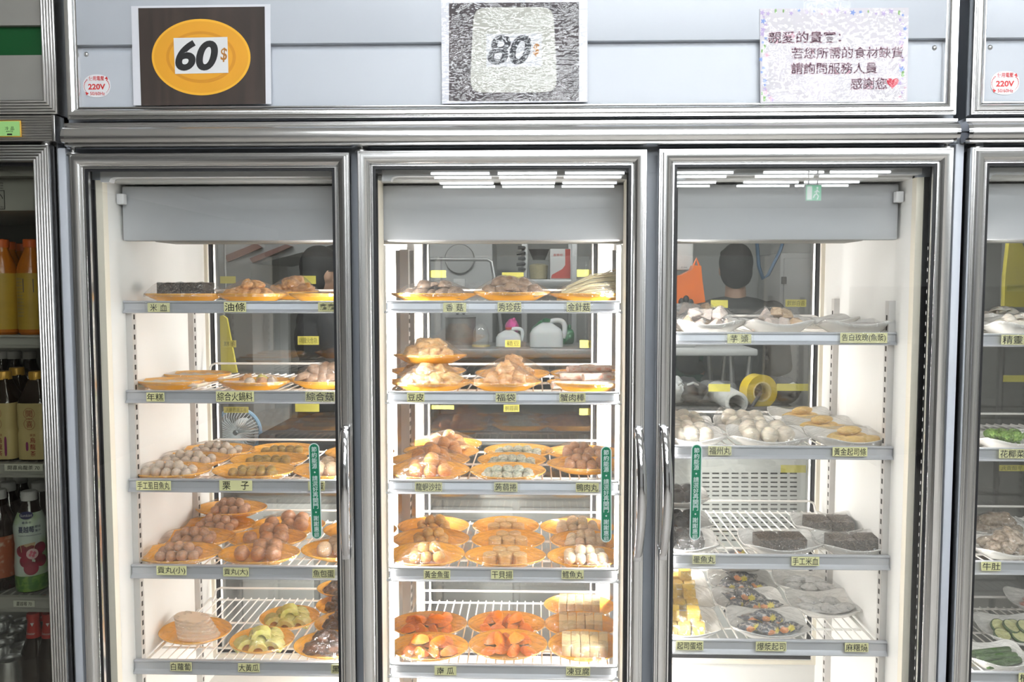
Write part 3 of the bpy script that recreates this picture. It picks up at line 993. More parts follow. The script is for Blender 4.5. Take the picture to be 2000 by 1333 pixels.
FM = {
    'fish_ball': fmat('pale fish ball', (0.70, 0.62, 0.52), (0.60, 0.52, 0.43)),
    'meatball': fmat('pork meatball', (0.56, 0.34, 0.22), (0.47, 0.28, 0.18)),
    'meatball_big': fmat('big pork meatball', (0.52, 0.27, 0.14), (0.43, 0.21, 0.11)),
    'egg_ball': fmat('stuffed fish ball', (0.72, 0.55, 0.36), (0.60, 0.44, 0.28), scale=120),
    'lobster_ball': fmat('orange brown ball', (0.72, 0.34, 0.10), (0.60, 0.26, 0.07)),
    'golden_ball': fmat('golden fish ball', (0.72, 0.45, 0.15), (0.62, 0.36, 0.11)),
    'cod_ball': fmat('cream cod ball', (0.82, 0.67, 0.46), (0.74, 0.58, 0.38)),
    'duck_ball': fmat('brown duck ball', (0.60, 0.34, 0.18), (0.48, 0.25, 0.13)),
    'fuzhou_ball': fmat('grey cream ball', (0.68, 0.61, 0.50), (0.60, 0.53, 0.43), scale=30),
    'squid_ball': fmat('charcoal squid ball', (0.022, 0.021, 0.020), (0.045, 0.042, 0.040), sss=0),
    'scallop_cake': fmat('tan fried side', (0.74, 0.50, 0.22), (0.64, 0.41, 0.16), scale=80),
    'tofu': fmat('frozen tofu', (0.84, 0.70, 0.42), (0.72, 0.57, 0.30), scale=220, bump=0.8),
    'egg_cube': fmat('yellow egg custard', (0.86, 0.62, 0.16), (0.82, 0.55, 0.11), scale=60),
    'flesh': fmat('pumpkin flesh', (0.90, 0.27, 0.03), (0.82, 0.22, 0.02), scale=40),
    'rind': fmat('pumpkin rind', (0.05, 0.08, 0.02), (0.45, 0.30, 0.06), scale=30, sss=0),
    'radish': fmat('white radish', (0.86, 0.72, 0.58), (0.80, 0.66, 0.52), scale=25, rough=0.3),
    'cucumber': fmat('peeled cucumber', (0.62, 0.60, 0.17), (0.72, 0.68, 0.28), scale=25, rough=0.25),
    'fungus': fmat('dark wood ear', (0.035, 0.016, 0.010), (0.12, 0.05, 0.025), scale=30, rough=0.3, sss=0),
    'shiitake': fmat('shiitake cap', (0.17, 0.105, 0.07), (0.34, 0.24, 0.17), scale=35, sss=0),
    'oyster': fmat('oyster mushroom', (0.22, 0.13, 0.08), (0.45, 0.30, 0.20), scale=22, sss=0),
    'enoki': fmat('enoki', (0.80, 0.70, 0.46), (0.68, 0.56, 0.32), scale=90, stretch=(0.15, 2, 2)),
    'tofu_skin': fmat('fried tofu skin', (0.74, 0.50, 0.24), (0.60, 0.36, 0.14), scale=45, bump=0.6),
    'dough': fmat('fried dough', (0.74, 0.40, 0.15), (0.55, 0.25, 0.07), scale=40, bump=0.5),
    'pouch': fmat('fried tofu pouch', (0.80, 0.50, 0.24), (0.68, 0.37, 0.14), scale=50, bump=0.5),
    'crab': fmat('crab stick', (0.86, 0.72, 0.62), (0.82, 0.40, 0.28), scale=20, stretch=(0.2, 3, 3), mix=(0.5, 0.66)),
    'rice_cake': fmat('white rice cake', (0.84, 0.77, 0.66), (0.80, 0.72, 0.60), scale=20, rough=0.3),
    'ring_print': fmat('grey ring print', (0.30, 0.30, 0.30), (0.66, 0.65, 0.63), scale=60, rough=0.2, sss=0, coat=1.0),
    'konjac': fmat('flecked konjac', (0.58, 0.61, 0.50), (0.24, 0.31, 0.25), scale=60, mix=(0.48, 0.68), rough=0.3),
    'taro': fmat('taro', (0.66, 0.58, 0.52), (0.54, 0.45, 0.41), scale=160, mix=(0.4, 0.7)),
    'taro_skin': fmat('taro skin side', (0.62, 0.46, 0.30), (0.52, 0.36, 0.22), scale=60),
    'fish_paste': fmat('pink fish paste', (0.76, 0.56, 0.48), (0.68, 0.46, 0.38), scale=50),
    'cheese_stick': fmat('golden cheese stick', (0.82, 0.58, 0.22), (0.74, 0.48, 0.15), scale=40),
    'blood_cake': fmat('rice blood cake', (0.030, 0.021, 0.016), (0.30, 0.23, 0.17), scale=190, mix=(0.55, 0.66), sss=0, bump=0.6),
    'wrapper': fmat('dark printed wrapper', (0.06, 0.065, 0.08), (0.42, 0.38, 0.34), scale=45, rough=0.2, sss=0, coat=1.0, mix=(0.5, 0.62)),
    'burst': fmat('yellow burst print', (0.75, 0.62, 0.04), (0.70, 0.55, 0.04), scale=30, rough=0.3, sss=0, coat=1.0),
    'bun_print': fmat('orange food print', (0.70, 0.28, 0.08), (0.55, 0.16, 0.05), scale=40, rough=0.3, sss=0, coat=1.0),
    'white_wrapper': fmat('white wrapper', (0.68, 0.67, 0.65), (0.60, 0.59, 0.57), scale=30, rough=0.2, sss=0, coat=1.0),
    'chestnut': fmat('peeled chestnut', (0.42, 0.27, 0.05), (0.30, 0.20, 0.05), scale=30, rough=0.3),
    'sausage': fmat('small sausage', (0.50, 0.16, 0.10), (0.42, 0.12, 0.08), scale=30),
    'mushroom_white': fmat('white mushroom', (0.80, 0.75, 0.66), (0.72, 0.66, 0.56), scale=30),
    'broccoli': fmat('broccoli head', (0.10, 0.22, 0.03), (0.24, 0.36, 0.07), scale=90, bump=0.8, sss=0),
    'tripe': fmat('grey brown tripe', (0.22, 0.16, 0.11), (0.44, 0.36, 0.28), scale=40, bump=0.5),
    'zucchini': fmat('zucchini flesh', (0.66, 0.66, 0.30), (0.72, 0.72, 0.40), scale=30),
    'green_rind': fmat('green rind', (0.035, 0.08, 0.02), (0.06, 0.13, 0.03), scale=40, sss=0),
    'pork': fmat('raw pink meat', (0.72, 0.34, 0.28), (0.82, 0.66, 0.60), scale=25),
}


def noisy(me_b, amp, freq, seed):
    off = Vector((seed * 3.7, seed * 1.3, seed * 7.1))
    out = []
    for p in me_b.v:
        q = Vector(p)
        n = q.normalized() if q.length > 1e-9 else Vector((0, 0, 1))
        out.append(tuple(q + n * amp * noise.noise(q * freq + off)))
    me_b.v = out
    return me_b


def ball_mesh(seed, amp=0.10):
    b = MB()
    b.ell((0, 0, 0), (1, 1, 1), 20, 12)
    return noisy(noisy(b, amp, 1.1, seed), amp * 0.35, 3.5, seed + 5)


def lump_mesh(seed, amp=0.32):
    bm = bmesh.new()
    bmesh.ops.create_icosphere(bm, subdivisions=4, radius=1.0)
    b = MB()
    b.add([v.co.copy() for v in bm.verts], [[v.index for v in f.verts] for f in bm.faces])
    bm.free()
    return noisy(noisy(b, amp, 1.3, seed), amp * 0.45, 3.2, seed + 3)


def cyl_mesh(seed):
    b = MB()
    b.lathe([(0, -1), (0.86, -1), (1.0, -0.86), (1.0, 0.86), (0.86, 1), (0, 1)], 24)
    return noisy(b, 0.05, 2, seed)


def cube_mesh(seed, bev=0.10):
    b = MB()
    b.rbox(-1, 1, -1, 1, -1, 1, bev, 3)
    return noisy(b, 0.06, 1.4, seed)


def chunk_mesh(seed):
    """cut root piece with flat faces"""
    rg = random.Random(seed)
    bm = bmesh.new()
    for _ in range(9):
        v = Vector((rg.uniform(-1, 1), rg.uniform(-1, 1), rg.uniform(-1, 1)))
        bm.verts.new(v.normalized() * rg.uniform(0.85, 1.1))
    for s in ((1, 1, -0.8), (-1, 1, -0.8), (1, -1, -0.8), (-1, -1, -0.8)):
        bm.verts.new(Vector(s) * 0.72)
    bmesh.ops.convex_hull(bm, input=list(bm.verts))
    for v in [v for v in bm.verts if not v.link_faces]:
        bm.verts.remove(v)
    bmesh.ops.bevel(bm, geom=list(bm.edges), offset=0.05, segments=2, affect='EDGES')
    bm.verts.index_update()
    b = MB()
    b.add([v.co.copy() for v in bm.verts], [[v.index for v in f.verts] for f in bm.faces])
    bm.free()
    return b


def wedge_mesh(seed):
    """pumpkin wedge: two flesh faces (0) meeting in a ridge over a curved strip of rind (1)"""
    b = MB()
    rg = random.Random(seed)
    ap = rg.uniform(-0.25, 0.25)
    pr = [(-0.72, -0.30), (-0.5, -0.50), (-0.2, -0.60), (0.2, -0.60), (0.5, -0.50), (0.72, -0.30), (0.45 + ap * 0.5, 0.25), (ap + 0.08, 0.80), (ap - 0.08, 0.80), (-0.45 + ap * 0.5, 0.25)]
    k, n = len(pr), 9
    for i in range(n):
        t = -1 + 2 * i / (n - 1)
        w = 1 - 0.45 * abs(t) ** 2.2
        for (y, z) in pr:
            b.v.append((t * (1 - 0.12 * max(0, z)), y * w, z * (w if z < 0 else 1 - 0.65 * abs(t + ap) ** 1.6) ))
    for i in range(n - 1):
        for j_ in range(k):
            j2 = (j_ + 1) % k
            b.f.append((i * k + j_, i * k + j2, (i + 1) * k + j2, (i + 1) * k + j_))
            b.m.append(1 if j_ < 5 else 0)
    b.f += [tuple(range(k)), tuple((n - 1) * k + q for q in range(k))]
    b.m += [0, 0]
    return noisy(b, 0.05, 2.0, seed)


def crescent_mesh(seed):
    """peeled cucumber half ring, hollow underneath"""
    b = MB()
    n, m = 16, 7
    pr = []
    for j in range(m):
        an = PI * j / (m - 1)
        pr.append((math.cos(an), math.sin(an)))
    for j in range(m):
        an = PI * (m - 1 - j) / (m - 1)
        pr.append((0.5 * math.cos(an), 0.5 * math.sin(an)))
    k = len(pr)
    vs = []
    for i in range(2):
        for (x, z) in pr:
            vs.append((x, -0.75 + 1.5 * i, z - 0.3))
    fs = [(j, (j + 1) % k, k + (j + 1) % k, k + j) for j in range(k)]
    for o_ in (0, k):
        for j in range(m - 1):
            fs.append((o_ + j, o_ + j + 1, o_ + k - 2 - j, o_ + k - 1 - j))
    b.add(vs, fs)
    return noisy(b, 0.10, 1.6, seed)


def slice_mesh(seed):
    """thin half moon slab"""
    b = MB()
    pts = disc_poly(0, 0, 1.0, 0.62, 26, power=2.5)
    vs = [(x, y, -1) for x, y in pts] + [(x, y, 1) for x, y in pts]
    k = len(pts)
    b.add(vs, [(i, (i + 1) % k, k + (i + 1) % k, k + i) for i in range(k)] + [tuple(range(k)), tuple(range(k, 2 * k))])
    return b


def cap_mesh(seed):
    """mushroom slice or cap: domed and curled"""
    b = MB()
    prof = [(0.01, 0.9), (0.35, 0.85), (0.7, 0.6), (0.95, 0.15), (1.0, -0.1), (0.9, -0.15), (0.6, 0.15), (0.2, 0.3), (0.18, -0.7), (0.01, -0.75)]
    b.lathe(prof, 20)
    return noisy(b, 0.22, 1.2, seed)


def bundle_mesh(seed):
    """enoki: a sheaf of thin stems with small heads"""
    rg = random.Random(seed)
    b = MB()
    for i in range(70):
        y, z = rg.gauss(0, 0.34), abs(rg.gauss(0, 0.36))
        x1 = rg.uniform(0.55, 1.0)
        a = (-1, y * 0.45, z * 0.4)
        c = (x1, y, z)
        mid = (0, y * 0.8, z * 0.9 + 0.10)
        b.tube([a, mid, c], 0.035, 5)
        b.ell((x1, y, z), (0.06, 0.055, 0.055), 6, 4)
    return b


def wrapper_mesh(seed):
    """twist wrapped sweet shaped bag with printed burst (1) and food picture (2)"""
    b = lump_mesh(seed, 0.16)
    out = []
    for x, y, z in b.v:
        f = 1 + 0.35 * max(0, abs(x) - 0.6) / 0.4
        fl = 0.45 if abs(x) > 0.86 else 1
        out.append((x * f * 1.15, y * 0.85, z * 0.72 * fl))
    b.v = out
    mi = []
    for f in b.f:
        c = sum((Vector(b.v[i]) for i in f), Vector()) / len(f)
        k = 0
        if c.z > 0.05 or c.y < -0.2:
            an = math.atan2(c.z - 0.15, c.x - 0.35)
            r = math.hypot(c.z - 0.15, c.x - 0.35)
            if r < 0.34 + 0.07 * math.sin(an * 9):
                k = 1
            elif math.hypot((c.x + 0.35) * 0.9, c.z - 0.0) < 0.36:
                k = 2
        mi.append(k)
    b.m = mi
    return b


def floret_mesh(seed):
    rg = random.Random(seed)
    b = MB()
    b.lathe([(0.18, -0.9), (0.22, -0.4), (0.45, 0.0), (0.01, 0.2)], 10)
    for i in range(34):
        a, e = rg.uniform(0, 2 * PI), rg.uniform(0.0, 1.2)
        r = 0.62
        b.ell((r * math.cos(a) * math.cos(e), r * math.sin(a) * math.cos(e), 0.15 + 0.5 * math.sin(e)), (0.26, 0.26, 0.22), 8, 6)
    return noisy(b, 0.05, 4, seed)


def disc_rind_mesh(seed):
    """round vegetable slice: pale face (0) with a green edge (1)"""
    b = MB()
    b.lathe([(0, -1), (0.90, -1), (1.0, -0.8), (1.0, 0.8), (0.90, 1), (0, 1)], 28)
    b.m = [1 if 1 <= i // 28 <= 3 else 0 for i in range(len(b.f))]
    return b


_PM = {}
SHAPES = {'ball': ball_mesh, 'lump': lump_mesh, 'cyl': cyl_mesh, 'cube': cube_mesh, 'chunk': chunk_mesh, 'wedge': wedge_mesh, 'crescent': crescent_mesh,
          'slice': slice_mesh, 'cap': cap_mesh, 'bundle': bundle_mesh, 'wrapper': wrapper_mesh, 'floret': floret_mesh, 'disc': disc_rind_mesh}


def piece_mesh(shape, matkey, var, name):
    k = (shape, matkey, var)
    if k not in _PM:
        mats = [FM[q] for q in (matkey if isinstance(matkey, tuple) else (matkey,))]
        _PM[k] = SHAPES[shape](var + 1).mesh(name, mats, 40 if shape not in ('lump', 'ball', 'cap') else 75)
    return _PM[k]

# ------------------------------------------------------------------ plates under cling film
ORANGE_PROF = [(0.0, 0.0), (0.60, 0.0), (0.66, 0.0025), (0.96, 0.0155), (0.995, 0.0180), (1.0, 0.0195), (0.985, 0.0205), (0.95, 0.0185),
               (0.70, 0.0065), (0.62, 0.0040), (0.0, 0.0035)]
RIM = 0.0195


def film_mesh(a, b, pts, seed, square=False, name='plastic_wrap'):
    """film stretched from the rim over the highest points of the food (unit ellipse cones)"""
    NT, NR = 80, 18
    th = np.linspace(0, 2 * PI, NT, endpoint=False)
    rr = np.concatenate([np.linspace(0, 0.9, NR - 3), [0.95, 0.985, 1.0]])
    R, T = np.meshgrid(rr, th, indexing='ij')
    U, V = R * np.cos(T), R * np.sin(T)
    H = np.full(U.shape, RIM + 0.0012)
    for (px, py, pz) in pts:
        u0, v0 = px / a, py / b
        n0 = math.hypot(u0, v0)
        if n0 > 0.94:
            u0, v0 = u0 * 0.94 / n0, v0 * 0.94 / n0
        du, dv = U - u0, V - v0
        A = du * du + dv * dv + 1e-12
        B = u0 * du + v0 * dv
        Cc = u0 * u0 + v0 * v0 - 1
        s_ = (-B + np.sqrt(np.maximum(B * B - A * Cc, 0))) / A
        g = np.clip(1.0 / np.maximum(s_, 1e-6), 0, 1)
        H = np.maximum(H, (pz + 0.0012) * (1 - g) + (RIM + 0.0012) * g)
    rg = random.Random(seed)
    k1, k2, f1, f2 = rg.randint(9, 13), rg.randint(19, 27), rg.uniform(0, 6), rg.uniform(0, 6)
    w = np.sin(np.clip(R, 0, 1) * PI) ** 0.7
    H = H + w * (0.0015 * np.abs(np.sin(T * k1 / 2 + f1 + 2.0 * R)) + 0.0010 * np.abs(np.sin(T * k2 / 2 + f2 - 3 * R)))
    vs = []
    for i in range(len(rr)):
        for j in range(NT):
            k = 1.0
            if square:
                ca, sa = math.cos(th[j]), math.sin(th[j])
                k = 1 + ((abs(ca) ** 5 + abs(sa) ** 5) ** -0.2 - 1) * rr[i]
            lift = 0.011 * max(0.0, abs(math.sin(2 * th[j]))) ** 3 * max(0.0, rr[i] - 0.6) / 0.4 if square else 0
            vs.append((float(U[i, j]) * a * k, float(V[i, j]) * b * k, float(H[i, j]) + lift))
    i = len(rr) - 1
    for (q, dz) in ((1.012, -0.0015), (1.008, -0.006)):
        for j in range(NT):
            x, y, z = vs[i * NT + j]
            vs.append((x * q, y * q, z + dz - 0.0015))
    fs = []
    for i in range(1, len(rr) + 1):
        for j in range(NT):
            j2 = (j + 1) % NT
            fs.append((i * NT + j, i * NT + j2, (i + 1) * NT + j2, (i + 1) * NT + j))
    for j in range(NT):
        fs.append((0, NT + j, NT + (j + 1) % NT)) if False else fs.append((j, NT + j, NT + (j + 1) % NT, (j + 1) % NT))
    mb = MB()
    mb.v, mb.f, mb.m = vs, fs, [0] * len(fs)
    return mb.mesh(name, M['film'], 180)


# ---- how the pieces lie on a plate; every entry: shape, material, size, place, turn
def row(n, x0, x1, rg, jit=0.002):
    return [x0 + (x1 - x0) * (i + 0.5) / n + rg.uniform(-jit, jit) for i in range(n)]


def lay_balls(a, b, rg, r, rows, mk, squash=1.0):
    """rows: (count, depth position as a share of b, level above the plate, half span as a share of a, shift)"""
    out = []
    for (n, fy, lv, span, shift) in rows:
        for x in row(n, -span * a + shift * a, span * a + shift * a, rg, r * 0.12):
            q = r * rg.uniform(0.94, 1.06)
            out.append(('ball', mk, (q, q, q * squash), (x, fy * b + rg.uniform(-1, 1) * r * 0.12, 0.0040 + q * squash + lv), (rg.uniform(0, 6), rg.uniform(0, 6), rg.uniform(0, 6)) if squash == 1 else (0, 0, rg.uniform(0, 6))))
    return out


def lay(kind, a, b, rg):
    o = []
    z0 = 0.0042
    J = lambda s: rg.uniform(-s, s)
    if kind == 'fish_ball':
        o = lay_balls(a, b, rg, 0.0115, [(5, -0.22, 0, 0.62, -0.02), (5, 0.22, 0, 0.60, 0.02), (3, 0.0, 0.013, 0.34, 0.0)], kind)
    elif kind == 'meatball':
        o = lay_balls(a, b, rg, 0.0128, [(4, -0.28, 0, 0.52, 0.02), (4, 0.16, 0, 0.52, 0.0), (3, -0.05, 0.016, 0.34, 0.03)], kind)
    elif kind == 'meatball_big':
        o = lay_balls(a, b, rg, 0.0185, [(3, -0.18, 0, 0.60, 0.0), (2, 0.34, 0.006, 0.36, 0.12)], kind)
    elif kind == 'egg_ball':
        o = lay_balls(a, b, rg, 0.0185, [(3, -0.2, 0, 0.58, 0.0), (2, 0.34, 0.004, 0.36, 0.0)], kind)
    elif kind == 'lobster_ball':
        o = lay_balls(a, b, rg, 0.0165, [(3, -0.25, 0, 0.50, 0.05), (3, 0.25, 0.003, 0.46, 0.0), (1, 0.0, 0.02, 0.1, 0.1)], kind)
    elif kind == 'golden_ball':
        o = lay_balls(a, b, rg, 0.0135, [(3, -0.3, 0, 0.46, 0.02), (3, 0.12, 0, 0.46, 0.0), (2, -0.02, 0.016, 0.26, 0.06)], kind)
    elif kind == 'cod_ball':
        o = lay_balls(a, b, rg, 0.0140, [(4, -0.26, 0, 0.56, 0.0), (4, 0.2, 0, 0.52, 0.0), (2, 0, 0.014, 0.24, 0.0)], kind)
    elif kind == 'duck_ball':
        o = lay_balls(a, b, rg, 0.0135, [(4, -0.24, 0, 0.56, 0.0), (4, 0.22, 0, 0.52, 0.0), (2, 0, 0.014, 0.24, -0.1)], kind)
    elif kind == 'fuzhou_ball':
        o = lay_balls(a, b, rg, 0.0205, [(3, -0.22, 0, 0.62, 0.0), (3, 0.36, 0.006, 0.58, -0.05)], kind)
    elif kind == 'squid_ball':
        o = lay_balls(a, b, rg, 0.0185, [(3, -0.22, 0, 0.62, 0.0), (3, 0.34, 0.004, 0.56, 0.0)], kind)
    elif kind == 'scallop_cake':
        for (n, fy, lv, sp) in ((3, -0.25, 0, 0.54), (2, 0.28, 0.0, 0.34)):
            for x in row(n, -sp * a, sp * a, rg):
                o.append(('cyl', kind, (0.0155, 0.0155, 0.0125), (x, fy * b, z0 + 0.0125 + lv), (0, 0, rg.uniform(0, 6))))
    elif kind == 'tofu':
        for i in range(5):
            o.append(('cube', kind, (0.0102, 0.030, 0.0150), (-0.043 + i * 0.0215, 0.002 + J(0.001), z0 + 0.0152), (0, 0, J(0.03))))
    elif kind == 'egg_cube':
        for (n, fy, lv) in ((3, -0.36, 0), (3, 0.34, 0), (2, 0.0, 0.026)):
            for x in row(n, -0.046, 0.046, rg):
                o.append(('cube', kind, (0.0138, 0.0150, 0.0130), (x, fy * b, z0 + 0.0132 + lv), (0, 0, J(0.12))))
    elif kind == 'pumpkin_wedge':
        for i, x in enumerate(row(4, -0.66 * a, 0.66 * a, rg)):
            s_ = 0.0165 * rg.uniform(0.9, 1.1)
            o.append(('wedge', ('flesh', 'rind'), (s_ * 1.15, s_, s_ * 1.1), (x, -0.30 * b + J(0.003), z0 + s_ * 0.62), (J(0.5), J(0.25), J(1.2))))
        for i, x in enumerate(row(3, -0.55 * a, 0.55 * a, rg)):
            s_ = 0.019 * rg.uniform(0.9, 1.15)
            o.append(('wedge', ('flesh', 'rind'), (s_ * 1.1, s_, s_ * 1.25), (x, 0.28 * b, z0 + s_ * 0.66), (J(0.5), J(0.3), J(1.4))))
        for x in (-0.22 * a, 0.2 * a):
            s_ = 0.0175
            o.append(('wedge', ('flesh', 'rind'), (s_ * 1.2, s_, s_ * 1.1), (x, 0.0, z0 + 0.028), (J(0.9), J(0.4), J(1.4))))
    elif kind == 'radish':
        for i in range(6):
            o.append(('slice', kind, (0.050 - 0.001 * i, 0.036, 0.0031), (0.012 - i * 0.005, -0.008 + i * 0.0045, z0 + 0.0055 + i * 0.0066), (0.06, 0.03, 0.12 - 0.05 * i)))
    elif kind == 'cucumber':
        for (x, y, l, rz) in ((-0.52, -0.2, 0, 0.5), (-0.05, -0.3, 0, 0.1), (0.42, -0.22, 0, -0.3), (-0.22, 0.3, 0.004, 0.2), (0.26, 0.3, 0.004, -0.4), (0.0, 0.0, 0.020, 0.3)):
            o.append(('crescent', kind, (0.0235, 0.020, 0.024), (x * a, y * b, z0 + 0.008 + l), (J(0.15), J(0.15), rz + J(0.2))))
    elif kind in ('fungus', 'tofu_skin', 'dough', 'tripe'):
        sz = {'fungus': 0.021, 'tofu_skin': 0.025, 'dough': 0.022, 'tripe': 0.024}[kind]
        for (n, fy, lv, sp) in ((4, -0.25, 0, 0.60), (3, 0.28, 0.003, 0.48), (2, 0.0, 0.020, 0.30)):
            for x in row(n, -sp * a, sp * a, rg, 0.004):
                s_ = sz * rg.uniform(0.85, 1.1)
                o.append(('lump', kind, (s_ * 1.1, s_ * 0.85, s_ * 0.72), (x, fy * b, z0 + s_ * 0.62 + lv), (J(0.4), J(0.4), rg.uniform(0, 6))))
    elif kind in ('shiitake', 'oyster', 'mushroom_white'):
        sz = {'shiitake': 0.020, 'oyster': 0.025, 'mushroom_white': 0.019}[kind]
        for (n, fy, lv, sp) in ((5, -0.3, 0, 0.68), (4, 0.22, 0.003, 0.58), (3, 0.0, 0.016, 0.36)):
            for x in row(n, -sp * a, sp * a, rg, 0.003):
                s_ = sz * rg.uniform(0.85, 1.12)
                o.append(('cap', kind, (s_, s_ * 0.9, s_ * 0.8), (x, fy * b, z0 + s_ * 0.62 + lv), (J(0.5), J(0.5), rg.uniform(0, 6))))
    elif kind == 'enoki':
        for i in range(3):
            o.append(('bundle', kind, (0.075 - 0.008 * i, 0.040, 0.036), (0.004 * i, -0.012 + 0.016 * i, z0 + 0.002 + 0.010 * i), (0, -0.10, PI * 0 + J(0.1))))
    elif kind == 'pouch':
        for (n, fy, lv, sp) in ((3, -0.25, 0, 0.52), (2, 0.28, 0.004, 0.34), (1, 0.0, 0.026, 0.1)):
            for x in row(n, -sp * a, sp * a, rg):
                o.append(('lump', kind, (0.021, 0.018, 0.0185), (x, fy * b, z0 + 0.016 + lv), (J(0.3), J(0.3), rg.uniform(0, 6))))
    elif kind == 'crab':
        for (n, fy, lv) in ((3, -0.3, 0), (3, 0.1, 0), (2, -0.1, 0.017)):
            for i in range(n):
                o.append(('cyl', kind, (0.0085, 0.0085, 0.036), ((i - (n - 1) / 2) * 0.044 + J(0.004), fy * b + J(0.004), z0 + 0.0095 + lv), (0, PI / 2, 0.25 + J(0.3))))
    elif kind == 'rice_cake':
        for i in range(5):
            o.append(('cube', kind, (0.016, 0.026, 0.0042), (-0.062 + i * 0.031, J(0.003), z0 + 0.007), (0, 0.14, J(0.06))))
    elif kind == 'hotpot_mix':
        for (x, y, mk, sh, s_) in ((-0.5, -0.2, 'crab', 'cyl', (0.008, 0.008, 0.028)), (-0.1, -0.28, 'fish_ball', 'ball', (0.012,) * 3), (0.22, -0.22, 'duck_ball', 'ball', (0.0125,) * 3),
                                   (0.5, -0.15, 'taro', 'chunk', (0.014,) * 3), (-0.3, 0.28, 'dough', 'lump', (0.014,) * 3), (0.1, 0.3, 'cucumber', 'lump', (0.013,) * 3), (0.4, 0.3, 'egg_ball', 'ball', (0.012,) * 3)):
            o.append((sh, mk, s_, (x * a, y * b, z0 + s_[1]), (0, PI / 2 if sh == 'cyl' else 0, J(0.5))))
    elif kind == 'konjac':
        for (n, fy, lv, sp) in ((5, -0.30, 0, 0.66), (5, 0.16, 0, 0.64), (3, -0.05, 0.010, 0.40)):
            for x in row(n, -sp * a, sp * a, rg):
                o.append(('ball', kind, (0.0125, 0.0175, 0.0088), (x, fy * b, z0 + 0.0086 + lv), (J(0.1), J(0.1), J(0.5))))
    elif kind == 'taro_chunk':
        for (n, fy, lv, sp) in ((4, -0.30, 0, 0.74), (4, 0.28, 0.0, 0.68), (3, 0.02, 0.022, 0.46)):
            for i, x in enumerate(row(n, -sp * a, sp * a, rg)):
                s_ = 0.0185 * rg.uniform(0.9, 1.15)
                o.append(('chunk', 'taro' if rg.random() < 0.75 else 'taro_skin', (s_ * 1.05, s_, s_ * 0.92), (x, fy * b, z0 + s_ * 0.85 + lv), (J(0.5), J(0.5), rg.uniform(0, 6))))
    elif kind == 'fish_paste':
        for (x, y) in ((-0.4, -0.1), (0.0, -0.15), (0.4, -0.05), (-0.15, 0.25), (0.25, 0.28)):
            o.append(('lump', kind, (0.021, 0.015, 0.0055), (x * a, y * b, z0 + 0.006), (0, 0, J(0.6))))
    elif kind == 'cheese_stick':
        for (x, y, l, rz) in ((-0.36, -0.25, 0, 0.15), (0.06, -0.30, 0, -0.05), (0.46, -0.20, 0, -0.15), (-0.2, 0.25, 0, 0.3), (0.24, 0.28, 0, 0.0), (0.02, 0.0, 0.018, 0.35)):
            o.append(('ball', kind, (0.030, 0.0105, 0.0105), (x * a, y * b, z0 + 0.0108 + l), (J(0.3), 0, rz + J(0.15))))
    elif kind == 'blood_cake':
        hz_ = 0.0145 if b < 0.0605 else 0.0200
        o = [('cube', kind, (0.026, 0.031, hz_), (-0.027, 0, z0 + hz_ + 0.0006), (0.0, 0.0, 0.03)), ('cube', kind, (0.026, 0.029, hz_), (0.029, 0.002, z0 + hz_ + 0.0006), (0.0, 0.0, -0.05))]
    elif kind == 'wrapped_cheese_ball':
        for (x, y, l) in ((-0.46, -0.25, 0), (0.0, -0.34, 0), (0.46, -0.25, 0), (-0.28, 0.3, 0), (0.24, 0.3, 0), (-0.02, 0.0, 0.020)):
            o.append(('wrapper', ('wrapper', 'burst', 'bun_print'), (0.0225, 0.021, 0.0195), (x * a, y * b, z0 + 0.012 + l), (J(0.25), J(0.25), J(0.7))))
    elif kind == 'wrapped_mochi':
        for (x, y, l) in ((-0.46, -0.25, 0), (0.0, -0.30, 0), (0.46, -0.25, 0), (-0.28, 0.3, 0), (0.24, 0.3, 0)):
            o.append(('wrapper', ('white_wrapper', 'ring_print', 'white_wrapper'), (0.020, 0.019, 0.0155), (x * a, y * b, z0 + 0.0105 + l), (J(0.2), J(0.2), J(0.7))))
    elif kind == 'chestnut':
        for (n, fy, lv, sp) in ((5, -0.2, 0, 0.58), (4, 0.22, 0, 0.48)):
            for x in row(n, -sp * a, sp * a, rg):
                o.append(('ball', kind, (0.0135, 0.0115, 0.0105), (x, fy * b, z0 + 0.0108 + lv), (J(0.2), J(0.2), rg.uniform(0, 6))))
    elif kind == 'sausage':
        for (x, y) in ((-0.45, -0.1), (-0.15, -0.2), (0.15, -0.1), (0.45, -0.15), (-0.25, 0.2), (0.2, 0.2)):
            o.append(('cyl', kind, (0.007, 0.007, 0.017), (x * a, y * b, z0 + 0.0075), (0, PI / 2, 0.6 + J(0.4))))
    elif kind == 'broccoli':
        for (n, fy, sp) in ((4, -0.25, 0.62), (3, 0.3, 0.5)):
            for x in row(n, -sp * a, sp * a, rg):
                o.append(('floret', kind, (0.019, 0.019, 0.019), (x, fy * b, z0 + 0.018), (J(0.5), J(0.5), rg.uniform(0, 6))))
    elif kind == 'zucchini_slice':
        for (x, y, l, t) in ((-0.5, -0.3, 0, 0.35), (-0.05, -0.35, 0, 0.4), (0.4, -0.3, 0, 0.3), (-0.4, 0.2, 0.004, 0.5), (0.02, 0.2, 0.004, 0.45), (0.42, 0.2, 0.004, 0.5), (-0.18, -0.05, 0.013, 0.4), (0.22, -0.05, 0.013, 0.4)):
            o.append(('disc', ('zucchini', 'green_rind'), (0.0195, 0.0195, 0.004), (x * a, y * b, z0 + 0.0105 + l), (t, J(0.2), J(0.5))))
    elif kind == 'cucumber_strip':
        for i in range(5):
            o.append(('cyl', 'green_rind', (0.0085, 0.0085, 0.046), (J(0.006), (-0.45 + 0.22 * i) * b, z0 + 0.009 + (0.007 if i % 2 else 0)), (0, PI / 2, 0.25 + J(0.1))))
    elif kind == 'pork':
